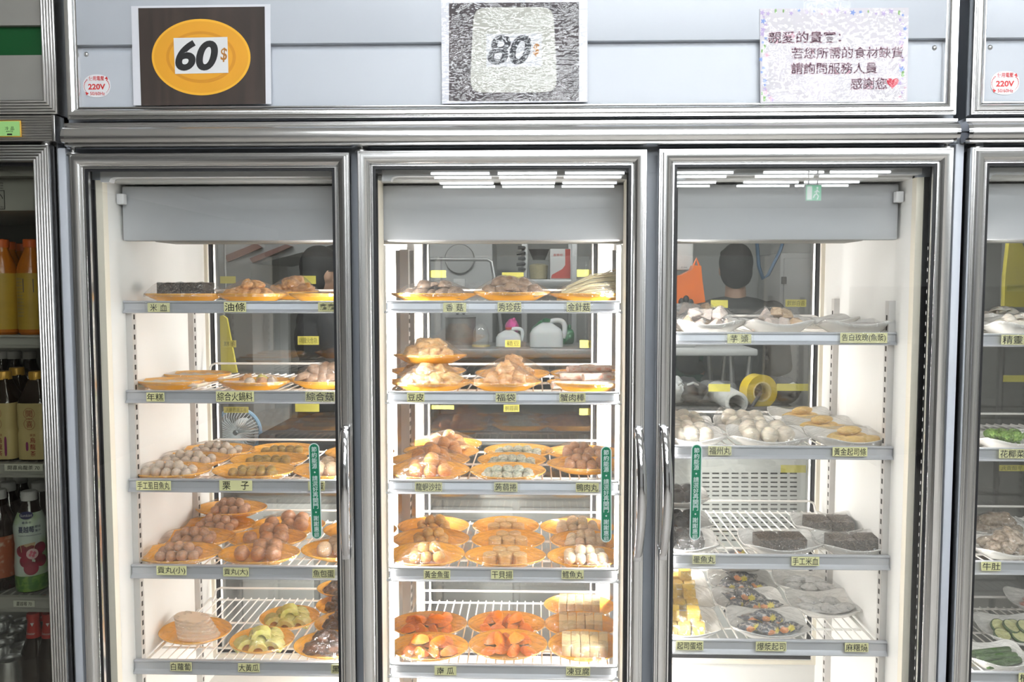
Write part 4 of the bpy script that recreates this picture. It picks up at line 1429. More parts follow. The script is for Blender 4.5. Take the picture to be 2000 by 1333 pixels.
        for (x, y) in ((-0.45, -0.2), (0.0, -0.25), (0.4, -0.2), (-0.2, 0.2), (0.25, 0.25)):
            o.append(('lump', kind, (0.024, 0.017, 0.009), (x * a, y * b, z0 + 0.009), (0, 0.2, J(0.8))))
    return o


NOUN = {  # object name, category, what the label calls it
    'fish_ball': ('fish_ball', 'fish ball', 'pale grey fish balls'), 'meatball': ('meatball', 'meatball', 'small brown meatballs'),
    'meatball_big': ('meatball', 'meatball', 'large brown meatballs'), 'egg_ball': ('stuffed_ball', 'fish ball', 'pale stuffed fish balls'),
    'lobster_ball': ('salad_ball', 'fish ball', 'orange brown salad balls'), 'golden_ball': ('golden_ball', 'fish ball', 'golden fish balls'),
    'cod_ball': ('cod_ball', 'fish ball', 'cream cod balls'), 'duck_ball': ('duck_ball', 'meatball', 'brown duck balls'),
    'fuzhou_ball': ('stuffed_ball', 'fish ball', 'big grey cream balls'), 'squid_ball': ('squid_ball', 'fish ball', 'charcoal squid balls'),
    'scallop_cake': ('scallop_cake', 'fish cake', 'tan cylinder cakes'), 'tofu': ('tofu_block', 'tofu', 'frozen tofu slices'),
    'egg_cube': ('egg_cube', 'egg cake', 'yellow egg cubes'), 'pumpkin_wedge': ('pumpkin_wedge', 'pumpkin', 'orange pumpkin wedges'),
    'radish': ('radish_slice', 'radish', 'white radish slices'), 'cucumber': ('cucumber_chunk', 'cucumber', 'peeled green cucumber chunks'),
    'fungus': ('wood_ear', 'mushroom', 'dark brown wood ears'), 'shiitake': ('shiitake_mushroom', 'mushroom', 'grey brown shiitake mushrooms'),
    'oyster': ('oyster_mushroom', 'mushroom', 'brown oyster mushrooms'), 'enoki': ('enoki_bundle', 'mushroom', 'cream enoki bundles'),
    'tofu_skin': ('tofu_skin', 'tofu skin', 'crumpled tan tofu skins'), 'dough': ('fried_dough', 'fried dough', 'knobbly fried dough lumps'),
    'pouch': ('tofu_pouch', 'tofu pouch', 'tan tofu pouches'), 'crab': ('crab_stick', 'crab stick', 'pink white crab sticks'),
    'rice_cake': ('rice_cake', 'rice cake', 'flat white rice cakes'), 'hotpot_mix': ('hotpot_piece', 'food', 'mixed hotpot pieces'),
    'konjac': ('konjac_roll', 'konjac', 'green flecked konjac rolls'), 'taro_chunk': ('taro_chunk', 'taro', 'lilac grey taro chunks'),
    'fish_paste': ('fish_paste', 'fish paste', 'thin pink fish paste slabs'), 'cheese_stick': ('cheese_stick', 'cheese stick', 'golden cheese sticks'),
    'blood_cake': ('blood_cake', 'rice cake', 'speckled blood cake blocks'), 'wrapped_cheese_ball': ('wrapped_snack', 'snack', 'dark wrapped cheese snacks'),
    'wrapped_mochi': ('wrapped_mochi', 'snack', 'white wrapped mochi cakes'), 'chestnut': ('chestnut', 'chestnut', 'olive brown chestnuts'),
    'sausage': ('small_sausage', 'sausage', 'thin reddish sausages'), 'mushroom_white': ('white_mushroom', 'mushroom', 'white mushrooms'),
    'broccoli': ('broccoli_floret', 'broccoli', 'green broccoli florets'), 'tripe': ('tripe_piece', 'tripe', 'grey brown tripe pieces'),
    'zucchini_slice': ('zucchini_slice', 'zucchini', 'round zucchini slices'), 'cucumber_strip': ('cucumber_strip', 'cucumber', 'dark green cucumber strips'),
    'pork': ('meat_slice', 'meat', 'pink raw meat slices'),
}

# shelf, food, left px, right px, depth, raised, tilt (deg), white plate, where, tag it belongs to
R0, R1_, R2_, R3_ = 0.188, 0.300, 0.410, 0.500
PL = [
    ('L1', 'blood_cake', 284, 440, R0, 0, 0, 0, 'front one', '米血'), ('L1', 'dough', 424, 560, R0, 0, 0, 0, 'front one', '油條'),
    ('L1', 'dough', 520, 622, 0.33, 0.004, 3, 0, 'rear one', '油條'), ('L1', 'sausage', 566, 706, 0.20, 0, 0, 0, 'only one', 'half hidden topmost'),
    ('L2', 'rice_cake', 268, 398, R0, 0, 0, 0, 'front one', '年糕'), ('L2', 'rice_cake', 320, 450, 0.345, 0, 0, 0, 'rear one', '年糕'),
    ('L2', 'hotpot_mix', 429, 570, R0, 0, 0, 0, 'only one', '綜合火鍋料'), ('L2', 'oyster', 566, 706, 0.20, 0.002, 2, 0, 'only one', '綜合菇'),
    ('L3', 'fish_ball', 250, 414, R0, 0, 3, 0, 'front one', '手工虱目魚丸'), ('L3', 'fish_ball', 292, 448, R1_, 0.002, 3, 0, 'middle one', '手工虱目魚丸'), ('L3', 'fish_ball', 352, 497, R2_, 0.003, 3, 0, 'rear one', '手工虱目魚丸'),
    ('L3', 'chestnut', 415, 578, R0, 0, 3, 0, 'front one', '栗子'), ('L3', 'chestnut', 452, 600, R1_, 0.002, 3, 0, 'middle one', '栗子'), ('L3', 'chestnut', 488, 622, R2_ + 0.01, 0.003, 3, 0, 'rear one', '栗子'),
    ('L3', 'egg_ball', 573, 730, R0 + 0.01, 0, 4, 0, 'front one', '蛋'), ('L3', 'egg_ball', 636, 770, R2_ - 0.03, 0.004, 4, 0, 'rear one', '蛋'),
    ('L4', 'meatball', 268, 432, R0, 0, 3, 0, 'front one', '貢丸(小)'), ('L4', 'meatball', 301, 459, R1_, 0.002, 3, 0, 'second one', '貢丸(小)'), ('L4', 'meatball', 352, 499, R2_, 0.003, 3, 0, 'third one', '貢丸(小)'),
    ('L4', 'meatball', 384, 522, 0.475, 0.030, 2, 0, 'rearmost raised one', '貢丸(小)'),
    ('L4', 'meatball_big', 428, 586, R0, 0, 3, 0, 'front one', '貢丸(大)'), ('L4', 'meatball_big', 448, 598, R1_, 0.002, 3, 0, 'middle one', '貢丸(大)'), ('L4', 'meatball_big', 492, 636, R2_, 0.003, 3, 0, 'rear one', '貢丸(大)'),
    ('L4', 'egg_ball', 590, 746, 0.225, 0, 4, 0, 'front one', '魚包蛋'), ('L4', 'egg_ball', 632, 776, 0.37, 0.003, 4, 0, 'rear one', '魚包蛋'),
    ('L5', 'radish', 314, 452, 0.255, 0.004, 6, 0, 'only one', '白蘿蔔'), ('L5', 'cucumber', 451, 575, 0.215, 0, 8, 0, 'front one', '大黃瓜'), ('L5', 'cucumber', 509, 624, 0.345, 0.003, 8, 0, 'rear one', '大黃瓜'),
    ('L5', 'fungus', 576, 714, 0.195, 0, 6, 0, 'front one', '黑'), ('L5', 'fungus', 616, 748, 0.315, 0.003, 6, 0, 'second one', '黑'), ('L5', 'fungus', 618, 746, 0.415, 0.010, 4, 0, 'third one', '黑'), ('L5', 'fungus', 621, 741, 0.490, 0.030, 2, 0, 'rearmost one', '黑'),
    ('M1', 'shiitake', 764, 932, R0, 0, 0, 0, 'only one', '香菇'), ('M1', 'oyster', 924, 1076, R0, 0.003, 2, 0, 'only one', '秀珍菇'), ('M1', 'enoki', 1074, 1232, R0, 0, 0, 0, 'front one', '金針菇'), ('M1', 'enoki', 1120, 1262, 0.34, 0.012, 0, 0, 'rear one', '金針菇'),
    ('M2', 'tofu_skin', 757, 925, R0, 0, 0, 0, 'lowest one', '豆皮'), ('M2', 'tofu_skin', 764, 910, 0.325, 0.010, 2, 0, 'rear lower one', '豆皮'), ('M2', 'tofu_skin', 769, 912, 0.235, 0.054, -3, 0, 'topmost one', '豆皮'),
    ('M2', 'pouch', 914, 1058, R0, 0, 0, 0, 'front one', '福袋'), ('M2', 'pouch', 928, 1074, 0.325, 0.004, 3, 0, 'rear one', '福袋'), ('M2', 'crab', 1068, 1226, R0, 0, 0, 0, 'front one', '蟹肉棒'), ('M2', 'crab', 1074, 1226, 0.325, 0.004, 3, 0, 'rear one', '蟹肉棒'),
    ('M3', 'lobster_ball', 756, 918, R0, 0, 5, 0, 'front one', '龍蝦沙拉'), ('M3', 'lobster_ball', 763, 918, 0.293, 0.003, 3, 0, 'second one', '龍蝦沙拉'), ('M3', 'lobster_ball', 787, 936, 0.395, 0.004, 3, 0, 'third one', '龍蝦沙拉'), ('M3', 'lobster_ball', 800, 941, 0.480, 0.006, 4, 0, 'rearmost one', '龍蝦沙拉'),
    ('M3', 'konjac', 918, 1066, R0, 0, 4, 0, 'front one', '蒟蒻捲'), ('M3', 'konjac', 932, 1068, R1_, 0.002, 4, 0, 'middle one', '蒟蒻捲'), ('M3', 'konjac', 945, 1080, R2_, 0.003, 4, 0, 'rear one', '蒟蒻捲'),
    ('M3', 'duck_ball', 1067, 1222, 0.275, 0.0, 2, 0, 'front one', '鴨肉丸'), ('M3', 'duck_ball', 1066, 1212, 0.40, 0.003, 3, 0, 'rear one', '鴨肉丸'),
    ('M4', 'golden_ball', 760, 908, R0, 0, 6, 0, 'front one', '黃金魚蛋'), ('M4', 'golden_ball', 767, 917, R1_, 0.002, 5, 0, 'middle one', '黃金魚蛋'), ('M4', 'golden_ball', 777, 916, R2_, 0.003, 4, 0, 'rear one', '黃金魚蛋'),
    ('M4', 'scallop_cake', 907, 1067, R0, 0, 3, 0, 'front one', '干貝揚'), ('M4', 'scallop_cake', 922, 1064, R1_, 0.002, 5, 0, 'middle one', '干貝揚'), ('M4', 'scallop_cake', 923, 1053, R2_, 0.003, 6, 0, 'rear one', '干貝揚'),
    ('M4', 'cod_ball', 1068, 1218, R0, 0, 3, 0, 'front one', '鱈魚丸'), ('M4', 'cod_ball', 1074, 1213, R1_, 0.002, 4, 0, 'middle one', '鱈魚丸'), ('M4', 'cod_ball', 1055, 1200, R2_, 0.003, 4, 0, 'rear one', '鱈魚丸'),
    ('M5', 'pumpkin_wedge', 762, 916, 0.195, 0, 5, 0, 'front left one', '南瓜'), ('M5', 'pumpkin_wedge', 762, 912, 0.318, 0.003, 5, 0, 'rear left one', '南瓜'),
    ('M5', 'pumpkin_wedge', 916, 1069, 0.208, 0, 8, 0, 'front right one', '南瓜'), ('M5', 'pumpkin_wedge', 913, 1066, 0.325, 0.003, 5, 0, 'rear right one', '南瓜'),
    ('M5', 'tofu', 1070, 1214, 0.205, 0, 10, 0, 'front one', '凍豆腐'), ('M5', 'tofu', 1063, 1205, 0.322, 0.003, 6, 0, 'middle one', '凍豆腐'), ('M5', 'tofu', 1062, 1201, 0.450, 0.003, 5, 0, 'rear one', '凍豆腐'),
    ('R1', 'taro_chunk', 1308, 1450, R0, 0, 0, 1, 'front left one', '芋頭'), ('R1', 'taro_chunk', 1448, 1582, R0 + 0.01, 0, 0, 1, 'front right one', '芋頭'), ('R1', 'taro_chunk', 1290, 1424, 0.33, 0.004, 3, 1, 'rear one', '芋頭'),
    ('R1', 'fish_paste', 1594, 1738, R0, 0, 0, 1, 'front one', '告白玫瑰'), ('R1', 'fish_paste', 1540, 1668, 0.34, 0.002, 2, 1, 'rear one', '告白玫瑰'),
    ('R2', 'fuzhou_ball', 1282, 1414, 0.20, 0, 3, 1, 'front left one', '福州丸'), ('R2', 'fuzhou_ball', 1422, 1574, 0.205, 0, 4, 1, 'front right one', '福州丸'), ('R2', 'fuzhou_ball', 1282, 1392, 0.335, 0.004, 4, 1, 'rear left one', '福州丸'), ('R2', 'fuzhou_ball', 1396, 1516, 0.335, 0.004, 4, 1, 'rear right one', '福州丸'),
    ('R2', 'cheese_stick', 1578, 1736, 0.205, 0, 3, 1, 'front one', '黃金起司條'), ('R2', 'cheese_stick', 1534, 1672, 0.335, 0.003, 4, 1, 'middle one', '黃金起司條'), ('R2', 'cheese_stick', 1504, 1626, 0.465, 0.006, 5, 1, 'rear one', '黃金起司條'),
    ('R3', 'squid_ball', 1266, 1400, 0.19, 0, 3, 1, 'front one', '墨魚丸'), ('R3', 'squid_ball', 1262, 1388, 0.32, 0.006, 3, 1, 'middle one', '墨魚丸'), ('R3', 'squid_ball', 1262, 1382, 0.35, 0.064, 2, 1, 'topmost one', '墨魚丸'),
    ('R3', 'blood_cake', 1446, 1598, 0.19, 0, 3, 1, 'front left one', '手工米血'), ('R3', 'blood_cake', 1592, 1736, 0.19, 0, 2, 1, 'front right one', '手工米血'), ('R3', 'blood_cake', 1550, 1684, 0.325, 0.003, 4, 1, 'rear one', '手工米血'),
    ('R4', 'egg_cube', 1262, 1404, 0.19, 0, 4, 1, 'front one', '起司蛋塔'), ('R4', 'egg_cube', 1258, 1392, 0.32, 0.003, 4, 1, 'middle one', '起司蛋塔'), ('R4', 'egg_cube', 1258, 1380, 0.45, 0.003, 4, 1, 'rear one', '起司蛋塔'),
    ('R4', 'wrapped_cheese_ball', 1422, 1574, 0.195, 0, 5, 1, 'front one', '爆漿起司'), ('R4', 'wrapped_cheese_ball', 1395, 1533, 0.32, 0.003, 4, 1, 'second one', '爆漿起司'), ('R4', 'wrapped_cheese_ball', 1385, 1512, 0.44, 0.006, 4, 1, 'third one', '爆漿起司'), ('R4', 'wrapped_cheese_ball', 1382, 1500, 0.47, 0.060, 0, 1, 'top one', '爆漿起司'),
    ('R4', 'wrapped_mochi', 1540, 1678, 0.32, 0.0, 4, 1, 'front one', '麻糬燒'), ('R4', 'wrapped_mochi', 1514, 1640, 0.45, 0.006, 4, 1, 'rear one', '麻糬燒'),
    ('N1', 'mushroom_white', 1916, 2056, R0, 0, 0, 1, 'front one', '精靈菇'), ('N1', 'mushroom_white', 1900, 2020, 0.34, 0.012, 0, 1, 'rear one', '精靈菇'),
    ('N2', 'broccoli', 1898, 2036, 0.20, 0, 2, 1, 'front one', '花椰菜'), ('N3', 'tripe', 1890, 2030, 0.21, 0, 4, 1, 'front one', '牛肚'), ('N3', 'tripe', 1882, 2010, 0.335, 0.003, 4, 1, 'rear one', '牛肚'),
    ('N4', 'cucumber_strip', 1884, 2004, 0.19, 0, 4, 1, 'front left one', '櫛瓜'), ('N4', 'zucchini_slice', 1914, 2052, 0.315, 0.006, 8, 1, 'middle one', '櫛瓜'), ('N4', 'pork', 1972, 2096, 0.44, 0.030, 6, 1, 'rear one', '櫛瓜'),
]
_PLM = {}
n_piece = 0
for pi, (sk, kind, xa, xb, Yd, dz, tilt, white, where, tg) in enumerate(PL):
    zs = SHELF[sk][0]
    # width at the row's own height
    yrow = 560 + (CAM.z - zs - RIM) / pxm(Yd)
    A, B = P(xa, yrow, Yd), P(xb, yrow, Yd)
    a = (B.x - A.x) / 2
    cx = (A.x + B.x) / 2
    b = min(a * (0.80 if white else 0.74), 0.066 if white else 0.064)
    if kind in ('blood_cake',) and white:
        b = 0.060
    mk = (white, round(a, 3), round(b, 3))
    pname = 'white_plate' if white else 'orange_plate'
    if mk not in _PLM:
        q = MB()
        if white:
            q.lathe([(r, z) for r, z in ORANGE_PROF], 64, (0, 0, 0), a, b, power=5, lift=0.011)
        else:
            q.lathe(ORANGE_PROF, 56, (0, 0, 0), a, b)
        _PLM[mk] = q.mesh(pname, M['white_plate'] if white else M['orange'], 50)
    t = rad(tilt)
    loc = Vector((cx, Yd, zs + dz + 0.60 * b * math.sin(abs(t)) + 0.0004))
    nm, cat, words = NOUN[kind]
    colr = 'white square' if white else 'orange oval'
    body = bpy.data.objects.new(pname, _PLM[mk])
    COL.objects.link(body)
    body.location = loc
    rg = random.Random(pi * 17 + 3)
    body.rotation_euler = (t, 0, rad(rg.uniform(-4, 4)))
    ORG[body.name] = loc.copy()
    spot = '%s shelf down, %s' % (RANK[int(sk[1]) - 1] if sk[1] != '1' else 'top', BAY[sk[0]])
    spot = spot.replace('top shelf down', 'top shelf')
    tag(body, 'wrapped %s plate of %s, %s, %s' % (colr.split()[0], words, where, spot), 'plate', 'wrapped %s plates' % colr.split()[0])
    Mx = Matrix.Translation(loc) @ body.rotation_euler.to_matrix().to_4x4()
    pts = []
    pieces = lay(kind, a, b, rg)
    for (sh, mkey, sz, lc, rt) in pieces:
        me = piece_mesh(sh, mkey, rg.randrange(3), nm)
        o = bpy.data.objects.new(nm, me)
        COL.objects.link(o)
        Lm = Matrix.Translation(lc) @ Euler(rt).to_matrix().to_4x4() @ Matrix.Diagonal((*sz, 1))
        G = Mx @ Matrix.Translation(lc) @ Euler(rt).to_matrix().to_4x4()
        o.location = G.translation
        o.rotation_euler = G.to_euler()
        o.scale = sz
        tag(o, 'one of the %s, %s plate, %s' % (words, where.replace(' one', ''), spot), cat, '%s on the %s plate, %s' % (words, where.replace(' one', ''), spot))
        n_piece += 1
        vv = [Lm @ Vector(c.co) for c in list(me.vertices)[::5]]
        zt = max(v.z for v in vv)
        top = max(vv, key=lambda v: v.z)
        pts.append((top.x, top.y, top.z))
        for v in vv:
            if v.z > zt * 0.55:
                pts.append((v.x, v.y, v.z))
    if len(pts) > 160:
        pts = sorted(pts, key=lambda v: -v[2])[:40] + rg.sample(pts, 120)
    film = film_mesh(a, b, pts, pi, bool(white))
    link_copy(film, 'plastic_wrap', body)

# ------------------------------------------------------------------ signs on the sign board
YS = -0.0025
def ink(name, col, col2=None, nscale=8.0, nstretch=None):
    return mat(name, col, rough=0.6, col2=col2, scale=nscale, stretch=nstretch, mix=(0.35, 0.65), vary=0.0 if col2 else 0.03)


M['laminate_thin'] = clear_sheet('thin laminating film', 0.032, rough=0.04)
M['laminate'] = clear_sheet('laminating film', 0.055, rough=0.03)
PRN = {
    'brown': ink('brown wood print', (0.030, 0.020, 0.016), col2=(0.055, 0.036, 0.028), nscale=6, nstretch=(9, 1, 0.6)),
    'yellow': ink('orange plate print', (0.78, 0.36, 0.018)),
    'yellow_light': ink('bright plate rim print', (0.88, 0.46, 0.03)),
    'yellow_dark': ink('plate well print', (0.66, 0.28, 0.012)),
    'paper': ink('white laminated paper', (0.76, 0.77, 0.82)),
    'white': ink('white print', (0.80, 0.80, 0.80)),
    'black': ink('black print', (0.012, 0.012, 0.014)),
    'gold': ink('gold brown print', (0.42, 0.17, 0.02)),
    'dark80': ink('dark print under crinkled film', (0.035, 0.028, 0.032), col2=(0.075, 0.06, 0.065), nscale=20),
    'white80': ink('pale plate print under crinkled film', (0.46, 0.46, 0.41)),
    'card80': ink('white card under crinkled film', (0.58, 0.59, 0.62)),
    'ink80': ink('black print under crinkled film', (0.02, 0.022, 0.03)),
    'paper80': ink('paper under crinkled film', (0.70, 0.71, 0.76)),
    'note': ink('pale lilac note paper', (0.60, 0.58, 0.61), col2=(0.66, 0.62, 0.67), nscale=12),
    'note_ink': ink('plum note lettering', (0.05, 0.006, 0.025)),
    'note_pink': ink('pink lettering edge', (0.60, 0.30, 0.38)),
    'lilac': ink('lilac flower print', (0.48, 0.38, 0.62)),
    'blue_fl': ink('blue flower print', (0.22, 0.32, 0.66)),
    'green_fl': ink('green leaf print', (0.24, 0.42, 0.16)),
    'pink_fl': ink('pink flower print', (0.66, 0.42, 0.52)),
    'heart': ink('red heart print', (0.55, 0.02, 0.05)),
}


def quad(mb, pts, y0, y1, mi=0):
    q = [P(px, py, YS) for px, py in pts]
    mb.plate_xz([(v.x, v.z) for v in q], y0, y1, mi)


def pxp(px, py):
    v = P(px, py, YS)
    return v.x, v.z


SS = pxm(YS)
t = SIGN60 = empty('price_sign', tuple(P(393, 110, YS)), 'laminated price sign reading 60$ over an orange oval plate picture', 'sign', 'laminated signs on the board')
b = MB(); quad(b, [(261, 206), (530, 203), (528, 8), (256, 12)], YS, YS + 0.0006); b.build('laminated_sheet', PRN['paper'], t)
b = MB(); quad(b, [(276, 207), (519, 203), (517, 13), (270, 16)], YS - 0.0004, YS - 0.0001); b.build('photo_print', PRN['brown'], t)
c = pxp(393, 112)
b = MB()
for (rx, rz, y, mi) in ((96.5, 72.5, 0.0008, 0), (92, 68, 0.0012, 1), (68, 49, 0.0016, 2), (62, 43.5, 0.0020, 1)):
    pl = [(c[0] + x, c[1] + z) for x, z in disc_poly(0, 0, rx * SS, rz * SS, 64)]
    b.plate_xz(pl, YS - y, YS - y + 0.0003, mi)
b.build('plate_picture', [PRN['yellow_light'], PRN['yellow'], PRN['yellow_dark']], t)
b = MB(); quad(b, [(343, 145), (447, 143), (445, 73), (340, 75)], YS - 0.0026, YS - 0.0022); b.build('price_card', PRN['white'], t)
b = MB(); v = pxp(385, 109); put_text(b, '60', v[0], v[1], 84 * SS, 58 * SS, YS - 0.0029, bold=0.035, shear=0.22); b.build('lettering', PRN['black'], t)
b = MB(); v = pxp(438, 108); put_text(b, '$', v[0], v[1], 13 * SS, 27 * SS, YS - 0.0029, bold=0.015, shear=0.1); b.build('lettering', PRN['gold'], t)

t = SIGN80 = empty('price_sign', tuple(P(1005, 100, YS)), 'crinkled laminated price sign reading 80$ over a pale square plate picture', 'sign', 'laminated signs on the board')
b = MB(); quad(b, [(864, 203), (1148, 199), (1147, -4), (861, 0)], YS, YS + 0.0006); b.build('laminated_sheet', PRN['paper80'], t)
b = MB(); quad(b, [(877, 198), (1131, 197), (1131, 4), (877, 6)], YS - 0.0004, YS - 0.0001); b.build('photo_print', PRN['dark80'], t)
c = pxp(1003, 98)
b = MB()
pl = [(c[0] + x * (1 + 0.05 * (z / (80 * SS)) * -1), c[1] + z) for x, z in disc_poly(0, 0, 80 * SS, 80 * SS, 72, power=9)]
b.plate_xz(pl, YS - 0.0010, YS - 0.0007)
b.build('plate_picture', PRN['white80'], t)
b = MB(); quad(b, [(950, 131), (1058, 130), (1058, 66), (950, 67)], YS - 0.0016, YS - 0.0012); b.build('price_card', PRN['card80'], t)
b = MB(); v = pxp(995, 98); put_text(b, '80', v[0], v[1], 84 * SS, 56 * SS, YS - 0.0020, bold=0.028, shear=0.22); b.build('lettering', PRN['ink80'], t)
b = MB(); v = pxp(1047, 98); put_text(b, '$', v[0], v[1], 12 * SS, 25 * SS, YS - 0.0020, bold=0.015, shear=0.1); b.build('lettering', PRN['gold'], t)

t = NOTE = empty('notice_sign', tuple(P(1629, 108, YS)), 'laminated notice with a flower border, 親愛的貴賓 lettering and a red heart', 'sign', 'laminated signs on the board')
b = MB(); quad(b, [(1485, 202), (1772, 199), (1775, 15), (1484, 17)], YS, YS + 0.0006); b.build('laminated_sheet', PRN['note'], t)
rg = random.Random(4)
b = MB()
for i in range(64):
    s_ = i / 64
    if s_ < 0.32:
        q = (1490 + rg.uniform(-4, 8), 25 + 170 * s_ / 0.32)
    elif s_ < 0.62:
        q = (1765 + rg.uniform(-8, 3), 25 + 170 * (s_ - 0.32) / 0.3)
    elif s_ < 0.9:
        q = (1495 + 270 * (s_ - 0.62) / 0.28, 22 + rg.uniform(-2, 5))
    else:
        q = (1490 + rg.uniform(0, 24), 186 + rg.uniform(-8, 10))
    v = pxp(*q)
    col = rg.choice([0, 0, 1, 2, 3])
    rr = rg.uniform(2.5, 6) * SS
    if col == 2:
        b.plate_xz([(v[0] + x, v[1] + z) for x, z in disc_poly(0, 0, rr * 0.5, rr, 10)], YS - 0.0006 - i * 2e-6, YS - 0.0002, col)
    else:
        b.plate_xz([(v[0] + rr * (0.7 + 0.3 * math.cos(5 * a_)) * math.cos(a_), v[1] + rr * (0.7 + 0.3 * math.cos(5 * a_)) * math.sin(a_)) for a_ in [k * 2 * PI / 30 for k in range(30)]], YS - 0.0006 - i * 2e-6, YS - 0.0002, col)
b.build('flower_border', [PRN['lilac'], PRN['blue_fl'], PRN['green_fl'], PRN['pink_fl']], t)
for (s_, x0, x1, y_) in (('親愛的貴賓：', 1503, 1640, 73), ('若您所需的食材缺貨', 1549, 1760, 103.5), ('請詢問服務人員', 1548, 1710, 133.5), ('感謝您', 1662, 1731, 163.5)):
    v = pxp((x0 + x1) / 2, y_)
    b = MB(); put_text(b, s_, v[0], v[1], (x1 - x0) * SS, 22.5 * SS, YS - 0.0010, bold=0.018); b.build('lettering_edge', PRN['note_pink'], t)
    b = MB(); put_text(b, s_, v[0], v[1], (x1 - x0 - 1) * SS, 21 * SS, YS - 0.0013, bold=0.006); b.build('lettering', PRN['note_ink'], t)
v = pxp(1743, 162)
hp = []
for i in range(40):
    a_ = 2 * PI * i / 40
    hp.append((v[0] + 0.70 * SS * 16 * math.sin(a_) ** 3, v[1] + 0.70 * SS * (13 * math.cos(a_) - 5 * math.cos(2 * a_) - 2 * math.cos(3 * a_) - math.cos(4 * a_))))
b = MB(); b.plate_xz(hp, YS - 0.0012, YS - 0.0003); b.build('heart', PRN['heart'], t)
b = MB()
n = 10
q0, q1 = pxp(1569, 14), pxp(1662, -3)
for i in range(n):
    x0, x1 = q0[0] + (q1[0] - q0[0]) * i / n, q0[0] + (q1[0] - q0[0]) * (i + 1) / n
    b.add([(x0, YS - 0.0008, q0[1] - 0.012), (x1, YS - 0.0008, q0[1] - 0.012), (x1, YS - 0.0004, q1[1]), (x0, YS - 0.0004, q1[1])], [(0, 1, 2, 3)])
b.build('clear_tape', M['tape'], t)

def laminate(t, px0, py0, px1, py1, amp, lx, lz, seed):
    a_, c_ = P(px0, py1, YS), P(px1, py0, YS)
    nx, nz = int((c_.x - a_.x) / 0.0013), int((c_.z - a_.z) / 0.0013)
    b = MB()
    for j in range(nz + 1):
        for i in range(nx + 1):
            x, z = a_.x + (c_.x - a_.x) * i / nx, a_.z + (c_.z - a_.z) * j / nz
            h = noise.noise(Vector((x / lx, z / lz, seed))) + 0.5 * noise.noise(Vector((x / lx * 2.3, z / lz * 2.1, seed + 9)))
            h *= 0.35 + 0.65 * min(1.0, max(0.0, 0.6 + 1.6 * noise.noise(Vector((x / 0.05, z / 0.04, seed + 4)))))
            b.v.append((x, YS - 0.0045 + amp * h, z))
    for j in range(nz):
        for i in range(nx):
            b.f.append((j * (nx + 1) + i, j * (nx + 1) + i + 1, (j + 1) * (nx + 1) + i + 1, (j + 1) * (nx + 1) + i))
            b.m.append(0)
    b.build('laminate_film', M['laminate'] if amp > 0.00041 else M['laminate_thin'], t, smooth=180)


laminate(SIGN80, 864, -2, 1147, 201, 0.00042, 0.011, 0.0042, 2.0)
laminate(NOTE, 1486, 17, 1773, 200, 0.00036, 0.0070, 0.0110, 7.0)
laminate(SIGN60, 259, 11, 529, 205, 0.00006, 0.020, 0.0300, 5.0)

# voltage stickers
for (cx, cy, lab) in ((189, 168, 'round 220V voltage sticker left of the 60$ sign'), (1963, 162, 'round 220V voltage sticker at the right picture edge')):
    yy = 0.0085
    v = P(cx, cy, yy)
    k = pxm(yy)
    t = empty('voltage_sticker', tuple(v), lab, 'sticker', 'voltage stickers')
    b = MB(); b.plate_xz([(v.x + x, v.z + z) for x, z in disc_poly(0, 0, 27 * k, 22 * k, 40, power=2.4)], yy, yy + 0.0006); b.build('backing', M['sticker_white'], t)
    b = MB()
    put_text(b, '使用電壓', v.x, v.z + 14.5 * k, 30 * k, 9 * k, yy - 0.0004, bold=0.008)
    put_text(b, '220V', v.x, v.z - 1.5 * k, 34 * k, 11 * k, yy - 0.0004, bold=0.03)
    put_text(b, '50/60Hz', v.x + 1 * k, v.z - 14.5 * k, 29 * k, 6.5 * k, yy - 0.0004, bold=0.008)
    for sgn in (1, -1):
        for i in range(9):
            a0 = rad(-42 + i * 9.3) if sgn > 0 else rad(138 + i * 9.3)
            a1 = a0 + rad(6.2)
            w = (0.6 + 0.16 * (i if sgn > 0 else 8 - i))
            ring = [(25.5 * math.cos(q) * k, 19 * math.sin(q) * k) for q in (a0, a1)]
            ri2 = [((25.5 - w) * math.cos(q) * k, (19 - w) * math.sin(q) * k) for q in (a1, a0)]
            b.add([(v.x + x, yy - 0.0004, v.z + z) for x, z in ring + ri2], [(0, 1, 2, 3)])
    for (ax, az, d) in ((19, 13, 1), (-19, -13, -1)):
        b.add([(v.x + (ax + dx) * k, yy - 0.0004, v.z + (az + dz_) * k) for dx, dz_ in ((-3 * d, 1 * d), (4 * d, -2 * d), (1.5 * d, 5 * d))], [(0, 1, 2)])
    b.build('lettering', M['red_ink'], t)

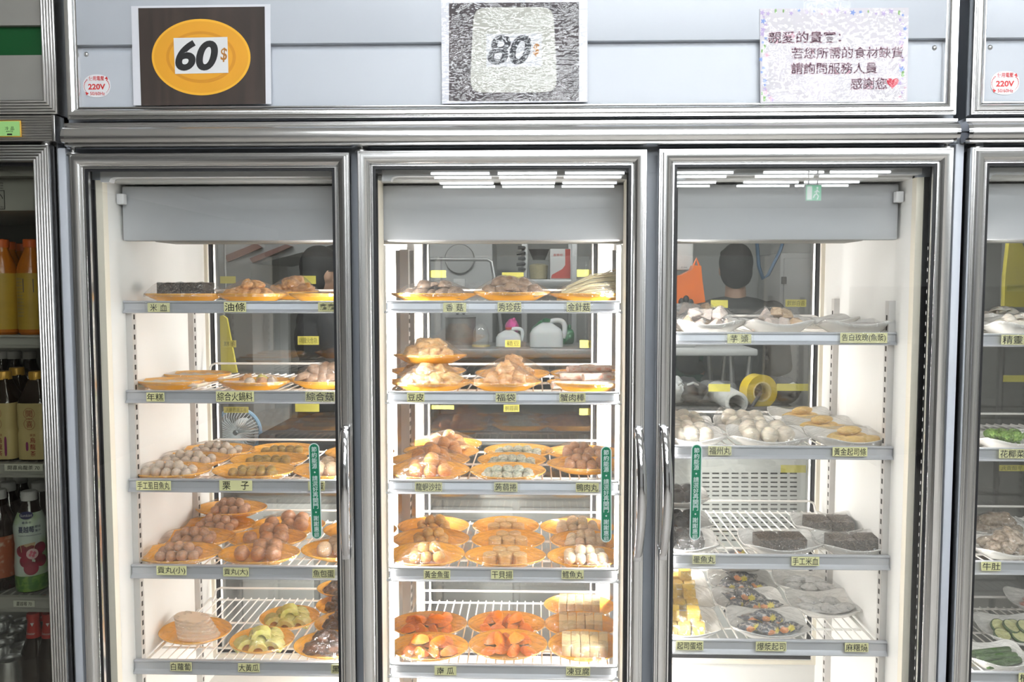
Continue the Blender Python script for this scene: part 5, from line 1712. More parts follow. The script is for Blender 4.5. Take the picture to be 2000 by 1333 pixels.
# green stickers on the door glass
for (cx0, cy0, cx1, cy1, lab) in ((613, 866, 619, 1054, 'green pill shaped sticker on the left door glass'), (1184, 872, 1184, 1060, 'green pill shaped sticker on the middle door glass'),
                                  (1361, 868, 1357, 1056, 'green pill shaped sticker on the right door glass')):
    yy = 0.0013
    a_, b_ = P(cx0, cy0, yy), P(cx1, cy1, yy)
    k = pxm(yy)
    cx, cz, hh, ww = (a_.x + b_.x) / 2, (a_.z + b_.z) / 2, (a_.z - b_.z) / 2, 10.7 * k
    t = empty('door_sticker', (cx, yy, cz), lab, 'sticker', 'energy saving stickers on the doors')
    for (nm, d, y0, mm) in (('border', 0, yy, 'sticker_silver'), ('green_face', 2.0 * k, yy - 0.0003, 'sticker_green')):
        r = ww - d
        pl = [(cx + r * math.cos(PI * i / 16), cz + hh - ww + r * math.sin(PI * i / 16)) for i in range(17)]
        pl += [(cx + r * math.cos(PI + PI * i / 16), cz - hh + ww + r * math.sin(PI + PI * i / 16)) for i in range(17)]
        q = MB(); q.plate_xz(pl, y0, y0 + 0.0005); q.build(nm, M[mm], t)
    q = MB()
    zz = cz + hh - 12.5 * k
    for ch in STICKER_TEXT:
        if ch == '・':
            zz -= 1.0 * k
            q.plate_xz([(cx + x, zz + z) for x, z in disc_poly(0, 0, 1.7 * k, 1.7 * k, 12)], yy - 0.0006, yy - 0.0004)
            zz -= 12.0 * k
        else:
            put_text(q, ch, cx, zz, 10.6 * k, 10.6 * k, yy - 0.0006, bold=0.0 if ch in '選顧' else 0.012)
            zz -= 11.3 * k
    q.build('lettering', M['sticker_silver'], t)
    t.rotation_euler = (0, -math.atan2(b_.x - a_.x - (P(cx1, cy1, yy).x - P(cx1, cy0, yy).x) * 0, a_.z - b_.z), 0)

# ------------------------------------------------------------------ old drinks refrigerator on the left
M['juice'] = mat('orange juice', (0.55, 0.16, 0.01), rough=0.2, vary=0.2, scale=12, coat=0.5)
M['juice_label'] = mat('yellow juice label', (0.56, 0.36, 0.04), rough=0.4, vary=0.15, scale=20, coat=0.3)
M['orange_cap'] = mat('orange cap', (0.70, 0.13, 0.02), rough=0.4, vary=0.05, scale=30)
M['tea'] = mat('dark tea', (0.025, 0.012, 0.006), rough=0.12, vary=0.2, scale=10, coat=1.0)
M['tea_label'] = mat('pale gold label', (0.60, 0.48, 0.22), rough=0.35, vary=0.06, scale=8, coat=0.4)
M['gold_cap'] = mat('gold cap', (0.72, 0.40, 0.06), rough=0.35, metal=0.3, vary=0.05, scale=30)
M['white_cap'] = mat('white cap', (0.72, 0.72, 0.72), rough=0.45, vary=0.03, scale=30)
M['dark_red_ink'] = mat('dark red label ink', (0.30, 0.03, 0.03), rough=0.4, vary=0.05, scale=30)
M['purple_ink'] = mat('purple label ink', (0.28, 0.05, 0.16), rough=0.4, vary=0.05, scale=30)
M['berry_label'] = mat('green white berry label', (0.62, 0.72, 0.66), rough=0.3, col2=(0.36, 0.58, 0.16), scale=11, mix=(0.45, 0.62), coat=0.6)
M['grass'] = mat('green leaf print', (0.06, 0.20, 0.03), rough=0.3, col2=(0.18, 0.36, 0.06), scale=90, coat=0.6)
M['berry'] = mat('cranberry print', (0.33, 0.015, 0.05), rough=0.25, col2=(0.16, 0.006, 0.02), scale=30, coat=0.8)
M['berry_cut'] = mat('cut berry print', (0.80, 0.55, 0.55), rough=0.3, vary=0.06, scale=40, coat=0.6)
M['berry_pink'] = mat('pink berry seeds print', (0.65, 0.12, 0.2), rough=0.3, vary=0.06, scale=40, coat=0.6)
M['kraft'] = mat('kraft paper print', (0.55, 0.40, 0.22), rough=0.5, vary=0.05, scale=30)
M['navy_ink'] = mat('navy logo ink', (0.015, 0.02, 0.10), rough=0.4, vary=0.05, scale=30)
M['white_ink'] = mat('white ink', (0.80, 0.80, 0.80), rough=0.5, vary=0.02, scale=30)
M['beer_glass'] = mat('brown beer glass', (0.018, 0.008, 0.004), rough=0.05, vary=0.2, scale=10, coat=1.0)
M['beer_red'] = mat('red foil', (0.50, 0.025, 0.02), rough=0.3, vary=0.08, scale=40, coat=0.5)
M['can'] = mat('silver can', (0.72, 0.73, 0.74), rough=0.25, metal=0.85, vary=0.04, scale=20)
M['can_green'] = mat('green can band', (0.02, 0.16, 0.07), rough=0.3, metal=0.4, vary=0.05, scale=20)
M['cola'] = mat('dark brown drink', (0.020, 0.010, 0.008), rough=0.1, vary=0.2, scale=10, coat=1.0)
M['red_drink_label'] = mat('red brown label', (0.34, 0.08, 0.03), rough=0.3, col2=(0.5, 0.4, 0.3), mix=(0.55, 0.7), scale=50, coat=0.5)
M['old_white'] = mat('aged pale panel', (0.40, 0.40, 0.37), rough=0.5, vary=0.05, scale=6)
M['old_grey'] = mat('aged grey panel', (0.27, 0.26, 0.24), rough=0.5, vary=0.06, scale=8)
M['deep_green'] = mat('dark green stripe', (0.006, 0.075, 0.02), rough=0.4, vary=0.05, scale=8)
M['lime_plate'] = mat('lime name plate', (0.33, 0.62, 0.22), rough=0.35, vary=0.04, scale=20)

EX = P(97, 290, 0).x
OX0 = EX - 0.62
t0 = fridge_old = empty('drinks_refrigerator', (EX - 0.3, 0.35, 0), 'older drinks refrigerator with a ribbed aluminium frame at the left edge', 'refrigerator')
zt_old = P(80, 283, 0).z
ix1 = P(86, 600, 0.10).x + 0.03
b = MB()
b.box(EX + 0.003, D_X0 - 0.003, 0.02, 0.66, 0.06, P(100, 225, 0).z + 0.02)
b.box(OX0, OX0 + 0.03, 0.02, 0.66, 0.06, P(100, 225, 0).z + 0.02)
b.box(OX0, D_X0 - 0.003, 0.62, 0.66, 0.06, P(100, 225, 0).z)
b.box(OX0, D_X0 - 0.003, 0.03, 0.66, 0.06, 0.22)
b.box(OX0, D_X0 - 0.003, 0.02, 0.66, zt_old + 0.014, P(100, 225, 0).z)
b.build('cabinet_body', M['cabinet_dark'], t0)
b = MB()
b.box(EX - 0.036, EX + 0.003, 0.03, 0.60, 0.22, zt_old + 0.01)
b.box(OX0 + 0.03, EX - 0.03, 0.585, 0.60, 0.22, zt_old)
b.box(OX0 + 0.03, EX - 0.03, 0.05, 0.6, P(50, 345, 0.06).z, zt_old)
b.build('liner', M['old_white'], t0)
b = MB(); b.rbox(OX0 + 0.04, EX - 0.04, 0.085, 0.50, P(50, 413, 0.09).z, P(50, 347, 0.09).z, 0.004); b.build('evaporator_cover', M['old_white'], t0)
# ribbed frame profiles
def ribbed(w, n, y0=0.036, dy=-0.001):
    pr = [(0, y0), (0, dy)]
    for i in range(n):
        u = w * i / n
        for j in range(1, 7):
            a_ = PI * j / 6
            pr.append((u + w / n * (0.5 - 0.5 * math.cos(a_)), dy - 0.0045 * math.sin(a_)))
    pr += [(w, y0)]
    return pr
b = MB(); b.frame(OX0 + 0.01, EX, 0.20, zt_old, ribbed(0.034, 6)); d_ = b.build('door', M['alu_old'], t0)
b = MB(); b.frame(OX0 + 0.044, EX - 0.034, 0.234, zt_old - 0.034, [(0, 0.012), (0.006, 0.014), (0.006, 0.034), (0, 0.034)]); b.build('gasket', M['rubber'], d_)
b = MB(); b.box(OX0 + 0.046, EX - 0.036, 0.018, 0.022, 0.236, zt_old - 0.036); b.build('glass_pane', M['glass_dim'], d_)
b = MB(); b.lathe([(0.010, zt_old), (0.010, zt_old + 0.008), (0.006, zt_old + 0.012)], 16, (EX - 0.016, 0.018, 0)); b.build('hinge_pin', M['steel'], d_)
# header: ribbed block, framed board with a green stripe
z1_, z2_ = P(50, 277, 0).z, P(50, 226, 0).z
pr = [(0.03, z1_), (-0.002, z1_)]
nr = 10
for i in range(nr):
    for j in range(1, 5):
        a_ = PI * j / 4
        pr.append((-0.002 - 0.003 * math.sin(a_), z1_ + (z2_ - z1_) * (i + 0.5 - 0.5 * math.cos(a_)) / nr))
pr += [(0.03, z2_)]
hx = P(111, 250, 0).x
b = MB(); b.extrude_x(pr, OX0, hx - 0.008); rb = b.build('header_rail', M['alu_old'], t0)
b = MB(); b.rbox(hx - 0.008, hx, -0.007, 0.03, z1_ - 0.001, z2_ + 0.0005, 0.002); b.build('end_cap', M['alu_old'], rb)
hx2 = P(112, 150, 0).x
b = MB(); b.frame(OX0, hx2, P(50, 224, 0).z, 2.22, ribbed(0.029, 5)); b.build('header_frame', M['alu_old'], t0)
zb1, zb2 = P(40, 110, 0.02).z, P(40, 53, 0.02).z
b = MB()
b.box(OX0 + 0.02, hx2 - 0.02, 0.012, 0.03, P(50, 215, 0.02).z, zb1)
b.box(OX0 + 0.02, hx2 - 0.02, 0.008, 0.03, zb2, 2.2)
sb = b.build('sign_board', M['old_grey'], t0)
b = MB(); b.box(OX0 + 0.02, hx2 - 0.02, 0.020, 0.03, zb1, zb2); b.build('green_stripe', M['deep_green'], sb)
b = MB(); b.box(OX0, min(hx2 + 0.012, D_X0 - 0.003), 0.03, 0.6, P(50, 226, 0).z, 2.2); b.build('machine_housing', M['cabinet_dark'], t0)
b = MB()
a_, c_ = P(-30, 268, -0.008), P(40, 235, -0.008)
b.rbox(a_.x, c_.x, -0.0078, -0.004, a_.z, c_.z, 0.002); npl = b.build('name_plate', M['gold_cap'], rb)
b = MB(); b.box(a_.x + 0.002, c_.x - 0.002, -0.0086, -0.0076, a_.z + 0.002, c_.z - 0.002); b.build('plate_face', M['lime_plate'], npl)
b = MB()
k = pxm(-0.009)
for (cx, cy, s_, w_, h_) in ((13, 251, '冷', 7, 7), (24, 251, '品', 7, 7), (18.5, 257, 'AWDE', 14, 3)):
    v = P(cx, cy, -0.009); put_text(b, s_, v.x, v.z, w_ * k, h_ * k, -0.0089)
v = P(18.5, 262, -0.009); b.box(v.x - 5 * k, v.x + 5 * k, -0.0089, -0.0086, v.z - 2 * k, v.z + 1 * k)
b.build('lettering', M['ink'], npl)
# instruction sticker inside at the top
b = MB()
v = P(0, 385, 0.0838)
k = pxm(0.084)
b.frame(v.x - 30 * k, v.x + 9 * k, v.z - 24 * k, v.z + 13 * k, [(0, 0.0838), (0.0012, 0.0838), (0.0012, 0.0845), (0, 0.0845)])
for i, s_ in enumerate(('CAUTION', '注意事項', '使用須知')):
    put_text(b, s_, v.x - 6 * k, v.z + (27 - 5 * i) * k, 26 * k, 3.4 * k, 0.0838)
for i in range(14):
    a0, a1 = rad(10 + i * 9), rad(10 + (i + 1) * 9)
    b.add([(v.x - 9 * k + r * k * math.cos(q), 0.0838, v.z - 6 * k + r * k * math.sin(q)) for r, q in ((15, a0), (15, a1), (13.6, a1), (13.6, a0))], [(0, 1, 2, 3)])
put_text(b, '(I)', v.x + 2 * k, v.z - 20 * k, 8 * k, 4 * k, 0.0838)
b.build('instruction_print', M['ink'], t0)


def old_shelf(ytop, ybot, label, rail=True):
    zt, zb = P(50, ytop, 0.10).z, P(50, ybot, 0.10).z
    x0, x1 = OX0 + 0.035, EX - 0.037
    t = empty('wire_shelf', ((x0 + x1) / 2, 0.1, zt), label, 'shelf', 'wire shelves in the drinks refrigerator')
    b = MB()
    h = zt - zb
    b.extrude_x([(0.11, zb), (0.094, zb), (0.092, zb + h * 0.2), (0.097, zb + h * 0.25), (0.097, zt - h * 0.2), (0.092, zt - h * 0.14), (0.092, zt), (0.106, zt), (0.106, zb + h * 0.1)], x0, x1)
    b.build('price_rail', M['old_white'], t)
    b = MB()
    n = 26
    for i in range(n):
        x = x0 + 0.008 + i * (x1 - x0 - 0.016) / (n - 1)
        b.tube([(x, 0.104, zt - 0.004), (x, 0.56, zt - 0.004)], 0.0024, 6)
    for y in (0.2, 0.35, 0.55):
        b.tube([(x0, y, zt - 0.009), (x1, y, zt - 0.009)], 0.003, 6)
    b.build('wire_grid', M['old_white'], t)
    return zt - 0.0016


oz1 = old_shelf(655, 680, 'white shelf under the orange juice bottles in the left refrigerator')
oz2 = old_shelf(905, 932, 'white shelf under the gold labelled tea bottles in the left refrigerator')
oz3 = old_shelf(1165, 1194, 'white shelf under the cranberry juice bottle in the left refrigerator')
oz4 = old_shelf(1405, 1432, 'white shelf under the silver cans in the left refrigerator')
for (cx, cy, w, h, s_, lab) in ((46, 914, 78, 14, '開喜烏龍茶 70', 'white price tag ending 烏龍茶 70 under the gold labelled tea bottles'), (47, 1180, 44, 13, '蔓越莓 70', 'white price tag reading 蔓越莓 70 under the cranberry bottle')):
    v = P(cx, cy, 0.0908)
    k = pxm(0.0908)
    t = empty('price_tag', tuple(v), lab, 'price tag', 'white price tags')
    b = MB(); b.box(v.x - w * k / 2, v.x + w * k / 2, 0.0908, 0.0918, v.z - h * k / 2, v.z + h * k / 2); b.build('paper', M['tag_white'], t)
    b = MB(); put_text(b, s_, v.x, v.z, (w - 12) * k, 9 * k, 0.0904, bold=0.006, shear=0.12); b.build('lettering', M['ink'], t)


def bottle_parts(name, label, cat, group, x, y, z, prof, cap, body_mat, cap_mat, label_prof=None, label_mat=None, power=None, n=32):
    t = empty(name, (x, y, z), label, cat, group)
    b = MB(); b.lathe([(r, z + h) for r, h in prof], n, (x, y, 0), power=power); b.build('bottle_body', body_mat, t)
    b = MB(); b.lathe([(r, z + h) for r, h in cap], 24, (x, y, 0))
    b.build('cap', cap_mat, t)
    if label_prof:
        b = MB(); b.lathe([(r, z + h) for r, h in label_prof], n, (x, y, 0), power=power); b.build('label', label_mat, t)
    return t


# row 1: juice
for i, (px, Y, lab) in enumerate(((8, 0.165, 'front orange juice bottle at the very left edge, top shelf'), (64, 0.165, 'front orange juice bottle beside the ribbed door frame, top shelf'),
                                  (22, 0.265, 'orange capped juice bottle standing behind the two front juice bottles'), (48, 0.345, 'rearmost orange capped juice bottle on the top shelf'))):
    v = P(px, 600, Y)
    t = bottle_parts('juice_bottle', lab, 'bottle', 'orange juice bottles', v.x, Y, oz1,
                     [(0.0, 0.0), (0.026, 0.0), (0.030, 0.005), (0.030, 0.145), (0.027, 0.158), (0.016, 0.185), (0.0135, 0.192), (0.0135, 0.200)], [(0.0155, 0.196), (0.0155, 0.212), (0.014, 0.214), (0.0, 0.214)],
                     M['juice'], M['orange_cap'], [(0.0304, 0.012), (0.0306, 0.02), (0.0306, 0.13), (0.0304, 0.138)], M['juice_label'])
    if i < 2:
        b = MB()
        for k2 in range(12):
            put_text(b, '營養標示原汁', v.x - 0.012, oz1 + 0.125 - k2 * 0.0075, 0.022, 0.0042, 0, bend=(v.x, Y, 0.0309))
        b.build('lettering', M['old_grey'], t)
        if i == 1:
            b = MB()
            vv = [(v.x + u, 0, oz1 + 0.095 + w_) for u, w_ in ((-0.002, 0), (0.02, 0), (0.02, 0.03), (-0.002, 0.03))]
            b.add([(v.x + 0.0310 * math.sin((q[0] - v.x) / 0.0310), Y - 0.0310 * math.cos((q[0] - v.x) / 0.0310), q[2]) for q in vv], [(0, 1, 2, 3)])
            b.build('dark_panel', M['navy_ink'], t)
# row 2: square tea bottles
for i, (px, Y, lab) in enumerate(((10, 0.158, 'square gold labelled tea bottle cut by the left picture edge'), (74, 0.158, 'square gold labelled tea bottle beside the ribbed door frame'),
                                  (36, 0.245, 'gold capped tea bottle standing behind, between the two front tea bottles'))):
    v = P(px, 800, Y)
    t = bottle_parts('tea_bottle', lab, 'bottle', 'tea bottles', v.x, Y, oz2,
                     [(0.0, 0.0), (0.031, 0.0), (0.0335, 0.004), (0.0335, 0.062), (0.0322, 0.068), (0.0322, 0.074), (0.0335, 0.08), (0.0335, 0.128), (0.0315, 0.140), (0.018, 0.172), (0.0145, 0.180), (0.0145, 0.184)],
                     [(0.0165, 0.182), (0.0165, 0.198), (0.015, 0.2005), (0.0, 0.2005)], M['tea'], M['gold_cap'],
                     [(0.0337, 0.004), (0.0339, 0.010), (0.0339, 0.062), (0.0326, 0.068), (0.0326, 0.074), (0.0339, 0.08), (0.0339, 0.126), (0.0335, 0.131)], M['tea_label'], power=5, n=48)
    if i < 2:
        yy = Y - 0.0342
        b = MB()
        for (ch, dz_) in (('開', 0.108), ('喜', 0.0845)):
            put_text(b, ch, v.x, oz2 + dz_, 0.0145, 0.015, yy)
            for q in range(28):
                a0, a1 = 2 * PI * q / 28, 2 * PI * (q + 1) / 28
                b.add([(v.x + r * math.cos(c2), yy, oz2 + dz_ + r * math.sin(c2)) for r, c2 in ((0.0128, a0), (0.0128, a1), (0.0120, a1), (0.0120, a0))], [(0, 1, 2, 3)])
        for (ch, dz_, s2) in (('烏', 0.048, 0.0125), ('龍', 0.033, 0.0125), ('茶', 0.0175, 0.0125)):
            put_text(b, ch, v.x + 0.006, oz2 + dz_, s2, s2, yy, bold=0.01)
        put_text(b, '凍頂', v.x + 0.006, oz2 + 0.0595, 0.013, 0.006, yy)
        b.build('lettering', M['dark_red_ink'], t)
        b = MB()
        b.plate_xz([(v.x + 0.020 * (1 if i == 0 else -0.35) + x, oz2 + 0.034 + z) for x, z in disc_poly(0, 0, 0.0028, 0.022 if i == 0 else 0.010, 20, power=4)], yy - 0.0002, yy)
        b.build('purple_band', M['purple_ink'], t)
for (px, py, Y, lab) in ((8, 700, 0.42, 'white capped dark bottle behind the tea bottles at the left edge'), (32, 696, 0.42, 'white capped dark bottle behind the tea bottles at their centre'), (62, 692, 0.42, 'white capped dark bottle behind the tea bottles near the door frame')):
    v = P(px, 800, Y)
    bottle_parts('drink_bottle', lab, 'bottle', 'dark bottles at the back', v.x, Y, oz2, [(0.0, 0.0), (0.030, 0.0), (0.032, 0.004), (0.032, 0.15), (0.016, 0.195), (0.014, 0.21)],
                 [(0.0165, 0.206), (0.0165, 0.224), (0.015, 0.226), (0.0, 0.226)], M['cola'], M['white_cap'])
# row 3
v = P(62, 1100, 0.150)
berry_prof = [(0.0, 0.0), (0.028, 0.0), (0.0325, 0.006), (0.0335, 0.020), (0.0345, 0.06), (0.0325, 0.095), (0.0320, 0.11), (0.0345, 0.140), (0.0345, 0.152), (0.030, 0.168), (0.019, 0.196), (0.0145, 0.207), (0.0145, 0.212)]
t = bottle_parts('cranberry_bottle', 'cranberry juice bottle with a white cap and berry label, front of its shelf', 'bottle', None, v.x, 0.150, oz3, berry_prof,
                 [(0.0165, 0.208), (0.0165, 0.227), (0.015, 0.229), (0.0, 0.229)], M['cola'], M['white_cap'],
                 [(0.0338, 0.030), (0.0349, 0.06), (0.0329, 0.095), (0.0324, 0.11), (0.0349, 0.140), (0.0349, 0.152), (0.0325, 0.1625), (0.0290, 0.1715), (0.0245, 0.1825)], M['berry_label'])
bx, by, br = v.x, 0.150, 0.0353
def onb(px, py):
    q = P(px, py, 0.115)
    return q.x, q.z
def patch(mb, cx, cz, rx, rz, off=0.0, n=24, mi=0):
    pts = disc_poly(cx, cz, rx, rz, n)
    R = br + off
    vs = [(bx + R * math.sin((x - bx) / R), by - R * math.cos((x - bx) / R), z) for x, z in [(cx, cz)] + pts]
    mb.add(vs, [(0, i + 1, (i + 1) % n + 1) for i in range(n)], mi)
K = pxm(0.115)
b = MB()
b.lathe([(0.0330, oz3 + 0.004), (0.0342, oz3 + 0.02), (0.0347, oz3 + 0.034), (0.0345, oz3 + 0.040)], 32, (bx, by, 0)); b.build('grass_print', M['grass'], t)
b = MB()
for q, (cx, cy, r) in enumerate(((43, 1078, 12), (60, 1078, 11), (76, 1075, 12), (50, 1098, 12), (78, 1100, 12), (60, 1112, 14), (72, 1090, 9))):
    c2 = onb(cx, cy); patch(b, c2[0], c2[1], r * K, r * K, 0.0003 + q * 0.00015)
b.build('berry_print', M['berry'], t)
b = MB(); c2 = onb(62, 1084); patch(b, c2[0], c2[1], 11 * K, 11 * K, 0.0016, mi=0)
for q in range(4):
    patch(b, c2[0] + 4.2 * K * math.cos(q * PI / 2 + 0.4), c2[1] + 4.2 * K * math.sin(q * PI / 2 + 0.4), 2.6 * K, 3.4 * K, 0.0019, mi=1)
b.build('cut_berry_print', [M['berry_cut'], M['berry_pink']], t)
b = MB()
q = [(bx + br * 1.02 * math.sin((onb(x, y)[0] - bx) / br), by - br * 1.02 * math.cos((onb(x, y)[0] - bx) / br), onb(x, y)[1]) for x, y in ((40, 1066), (66, 1062), (64, 1076), (42, 1080))]
b.add(q, [(0, 1, 2, 3)])
b.build('kraft_note', M['kraft'], t)
b = MB(); c2 = onb(53, 1070); put_text(b, 'Fresh', c2[0], c2[1], 20 * K, 9 * K, 0, shear=0.2, bend=(bx, by, br + 0.0012)); b.build('lettering', M['kraft'] if False else M['dark_red_ink'], t)
b = MB(); c2 = onb(50, 1008); patch(b, c2[0], c2[1], 13 * K, 8 * K, 0.0003); b.build('oval_logo', M['navy_ink'], t)
b = MB(); put_text(b, 'Sunkist', c2[0], c2[1], 22 * K, 5.5 * K, 0, shear=0.2, bend=(bx, by, br + 0.0007)); b.build('lettering', M['white_ink'], t)
b = MB()
for (s_, cx, cy, w_, h_) in (('香吉士', 51, 1022, 17, 5), ('蔓越莓', 50, 1036, 30, 13), ('綜合', 71, 1032, 11, 5.5), ('果汁', 71, 1040, 11, 5.5), ('Cranberry Blended Juice Drink', 57, 1048, 44, 3)):
    c2 = onb(cx, cy); put_text(b, s_, c2[0], c2[1], w_ * K, h_ * K, 0, bold=0.01, bend=(bx, by, br + 0.0005))
b.build('lettering', M['navy_ink'], t)
for (px, Y, mt, lab) in ((2, 0.16, 'red_drink_label', 'reddish labelled dark bottle at the left edge below the tea shelf'), (22, 0.235, None, 'white capped dark bottle left of the cranberry bottle'), (46, 0.315, None, 'white capped dark bottle behind and left of the cranberry bottle'),
                         (82, 0.235, None, 'white capped dark bottle right behind the cranberry bottle'), (4, 0.30, None, 'white capped dark bottle behind the reddish labelled one')):
    v = P(px, 1100, Y)
    bottle_parts('drink_bottle', lab, 'bottle', 'dark bottles beside the cranberry bottle', v.x, Y, oz3, [(0.0, 0.0), (0.029, 0.0), (0.032, 0.005), (0.033, 0.06), (0.031, 0.1), (0.033, 0.14), (0.030, 0.165), (0.016, 0.198), (0.0140, 0.212)],
                 [(0.0165, 0.208), (0.0165, 0.227), (0.015, 0.229), (0.0, 0.229)], M['cola'], M['white_cap'], [(0.0336, 0.03), (0.0336, 0.12), (0.0330, 0.125)] if mt else None, M[mt] if mt else None)
# row 4: cans and beer
for i, (px, Y, lab) in enumerate(((20, 0.145, 'front silver can with a green band, largest of the cans'), (46, 0.215, 'silver can behind the front can, towards the beer bottles'), (4, 0.222, 'silver can at the left edge in the second row of cans'),
                                  (24, 0.29, 'silver can in the third row of cans, at their centre'), (48, 0.36, 'silver can in the rear row beside the red beer necks'), (6, 0.37, 'silver can in the rear row at the left edge'))):
    v = P(px, 1300, Y)
    t = empty('drink_can', (v.x, Y, oz4), lab, 'can', 'silver drink cans')
    b = MB(); b.lathe([(0.0, 0.004), (0.024, 0.0), (0.033, 0.010), (0.033, 0.105), (0.0275, 0.119), (0.0272, 0.122), (0.0262, 0.122), (0.0255, 0.117), (0.0, 0.1165)], 32, (v.x, Y, oz4)); b.build('can_body', M['can'], t)
    b = MB(); b.lathe([(0.0333, 0.015), (0.0333, 0.055), (0.0331, 0.057)], 32, (v.x, Y, oz4)); b.build('green_band', M['can_green'], t)
    b = MB(); b.rbox(v.x - 0.006, v.x + 0.006, Y - 0.010, Y + 0.010, oz4 + 0.117, oz4 + 0.1195, 0.001); b.build('pull_tab', M['can'], t)
for i, (px, Y, lab) in enumerate(((69, 0.165, 'front brown beer bottle with a red foil neck'), (90, 0.265, 'brown beer bottle standing behind the front beer bottle'), (99, 0.165, 'brown beer bottle half hidden by the ribbed door frame'))):
    v = P(px, 1300, Y)
    t = bottle_parts('beer_bottle', lab, 'bottle', 'brown beer bottles', v.x, Y, oz4, [(0.0, 0.0), (0.028, 0.0), (0.031, 0.004), (0.031, 0.120), (0.027, 0.138), (0.0165, 0.166), (0.0125, 0.20), (0.0125, 0.214)],
                     [(0.0145, 0.210), (0.0150, 0.216), (0.0135, 0.222), (0.0, 0.2225)], M['beer_glass'], M['beer_red'], [(0.0170, 0.1665), (0.0130, 0.2), (0.0132, 0.211)], M['beer_red'])
    b = MB(); put_text(b, 'Budweiser', v.x, oz4 + 0.178, 0.022, 0.006, 0, shear=0.25, bend=(v.x, Y, 0.0162)); put_text(b, '▾', v.x + 0.004, oz4 + 0.198, 0.008, 0.008, 0, bend=(v.x, Y, 0.0140)); b.build('lettering', M['white_ink'], t)

# ------------------------------------------------------------------ the shop in front and the kitchen behind
M['wall'] = mat('white wall paint', (0.72, 0.72, 0.70), rough=0.8, vary=0.02, scale=3)
M['wall_kitchen'] = mat('kitchen wall tile', (0.36, 0.36, 0.34), rough=0.5, vary=0.04, scale=3)
M['ceil'] = mat('white ceiling board', (0.74, 0.74, 0.73), rough=0.85, vary=0.02, scale=4)
M['floor'] = mat('pale floor tile', (0.50, 0.47, 0.43), rough=0.35, vary=0.05, scale=3)
M['shop_dark'] = mat('dark shop counter', (0.06, 0.055, 0.05), rough=0.5, vary=0.1, scale=5)
M['tube'] = glow('lit tube', (0.93, 0.97, 1.0), TUBE_POWER)
M['tube_kitchen'] = glow('lit kitchen tube', (0.97, 0.98, 1.0), KITCHEN_POWER)
M['exit_green'] = glow('lit green exit face', (0.05, 0.75, 0.35), 5.0)
M['exit_white'] = glow('lit white exit figure', (0.9, 1.0, 0.95), 6.0)
CEIL = 2.62
YB, YK = -10.5, 3.5
XA, XB = -4.2, 5.2


def struct(name, mb, m):
    o = mb.build(name, m)
    o['kind'] = 'structure'
    return o


struct('floor', MB().box(XA, XB, YB, YK, -0.05, 0.0), M['floor'])
struct('ceiling', MB().box(XA, XB, YB, YK, CEIL, CEIL + 0.05), M['ceil'])
struct('wall_shop', MB().box(XA, XB, YB - 0.1, YB, 0, CEIL), M['wall'])
struct('wall_left', MB().box(XA - 0.1, XA, YB, YK, 0, CEIL), M['wall'])
struct('wall_right', MB().box(XB, XB + 0.1, YB, YK, 0, CEIL), M['wall'])
struct('wall_kitchen', MB().box(XA, XB, YK, YK + 0.1, 0, CEIL), M['wall_kitchen'])
struct('wall_above', MB().box(XA, XB, 0.24, 0.34, 2.225, CEIL), M['wall'])
struct('wall_beside', MB().box(XA, OX0 - 0.02, 0.24, 0.34, 0, 2.225), M['wall'])
struct('wall_corner', MB().box(R_X1 + 0.02, XB, 0.24, 0.34, 0, 2.225), M['wall'])


def troffer(x, y, label, mat_tube, group, w=0.60, d=0.60, nt=4):
    t = empty('ceiling_light', (x, y, CEIL), label, 'ceiling light', group)
    b = MB()
    b.frame(0, 1, 0, 1, [(0, 0), (0.02, 0), (0.02, 1), (0, 1)]) if False else None
    z = CEIL - 0.004
    b.box(x - w / 2, x + w / 2, y - d / 2, y + d / 2, z - 0.004, z)
    for s in (-1, 1):
        b.box(x + s * w / 2 - 0.008, x + s * w / 2 + 0.008, y - d / 2, y + d / 2, z - 0.012, z - 0.003)
        b.box(x - w / 2, x + w / 2, y + s * d / 2 - 0.008, y + s * d / 2 + 0.008, z - 0.012, z - 0.003)
    b.build('frame', M['ceil'], t)
    for i in range(nt):
        yy = y - d / 2 + d * (i + 0.5) / nt
        q = MB()
        q.tube([(x - w / 2 + 0.015, yy, z - 0.024), (x + w / 2 - 0.015, yy, z - 0.024)], 0.013, 6)
        q.build('tube', mat_tube, t)
    return t


# lamps of the shop: a row just behind the camera and rows further back, the last two seen mirrored in the door glass; second and fourth rows added to whiten the aluminium
ROWS = [(-1.15, [-0.35, 0.30, 0.95, 1.60], 'overhead row'), (-2.35, [-0.35, 0.30, 0.95, 1.60], 'nearest row'), (-3.5, [0.10, 0.75, 1.40, 2.05, 2.70], 'added second row'), (-4.6, [-0.2, 0.45, 1.1, 1.75, 2.4], 'middle row'), (-5.5, [-0.35, 0.3, 0.95, 1.6, 2.25], 'added fourth row'),
        (-6.63, [-0.68, -0.03, 0.62, 1.66, 2.52, 3.15], 'fifth row'), (-7.41, [-0.68, -0.03, 0.62, 1.66, 2.52, 3.15], 'rearmost row')]
POSN = ['first', 'second', 'third', 'fourth', 'fifth', 'sixth']
for (y, xs, nm) in ROWS:
    for i, x in enumerate(xs):
        troffer(x, y, 'square ceiling light of the shop, %s from the left in the %s' % (POSN[i], nm), M['tube'], 'shop ceiling lights', nt=4 if y > -5 else 2, d=0.60 if y > -7 else 0.62)
for i, (x, y) in enumerate(((-0.9, 0.86), (0.75, 0.86))):
    troffer(x, y, 'kitchen ceiling light towards the %s' % ('left' if i == 0 else 'right'), M['tube_kitchen'], 'kitchen ceiling lights', w=1.2, d=0.3, nt=2)
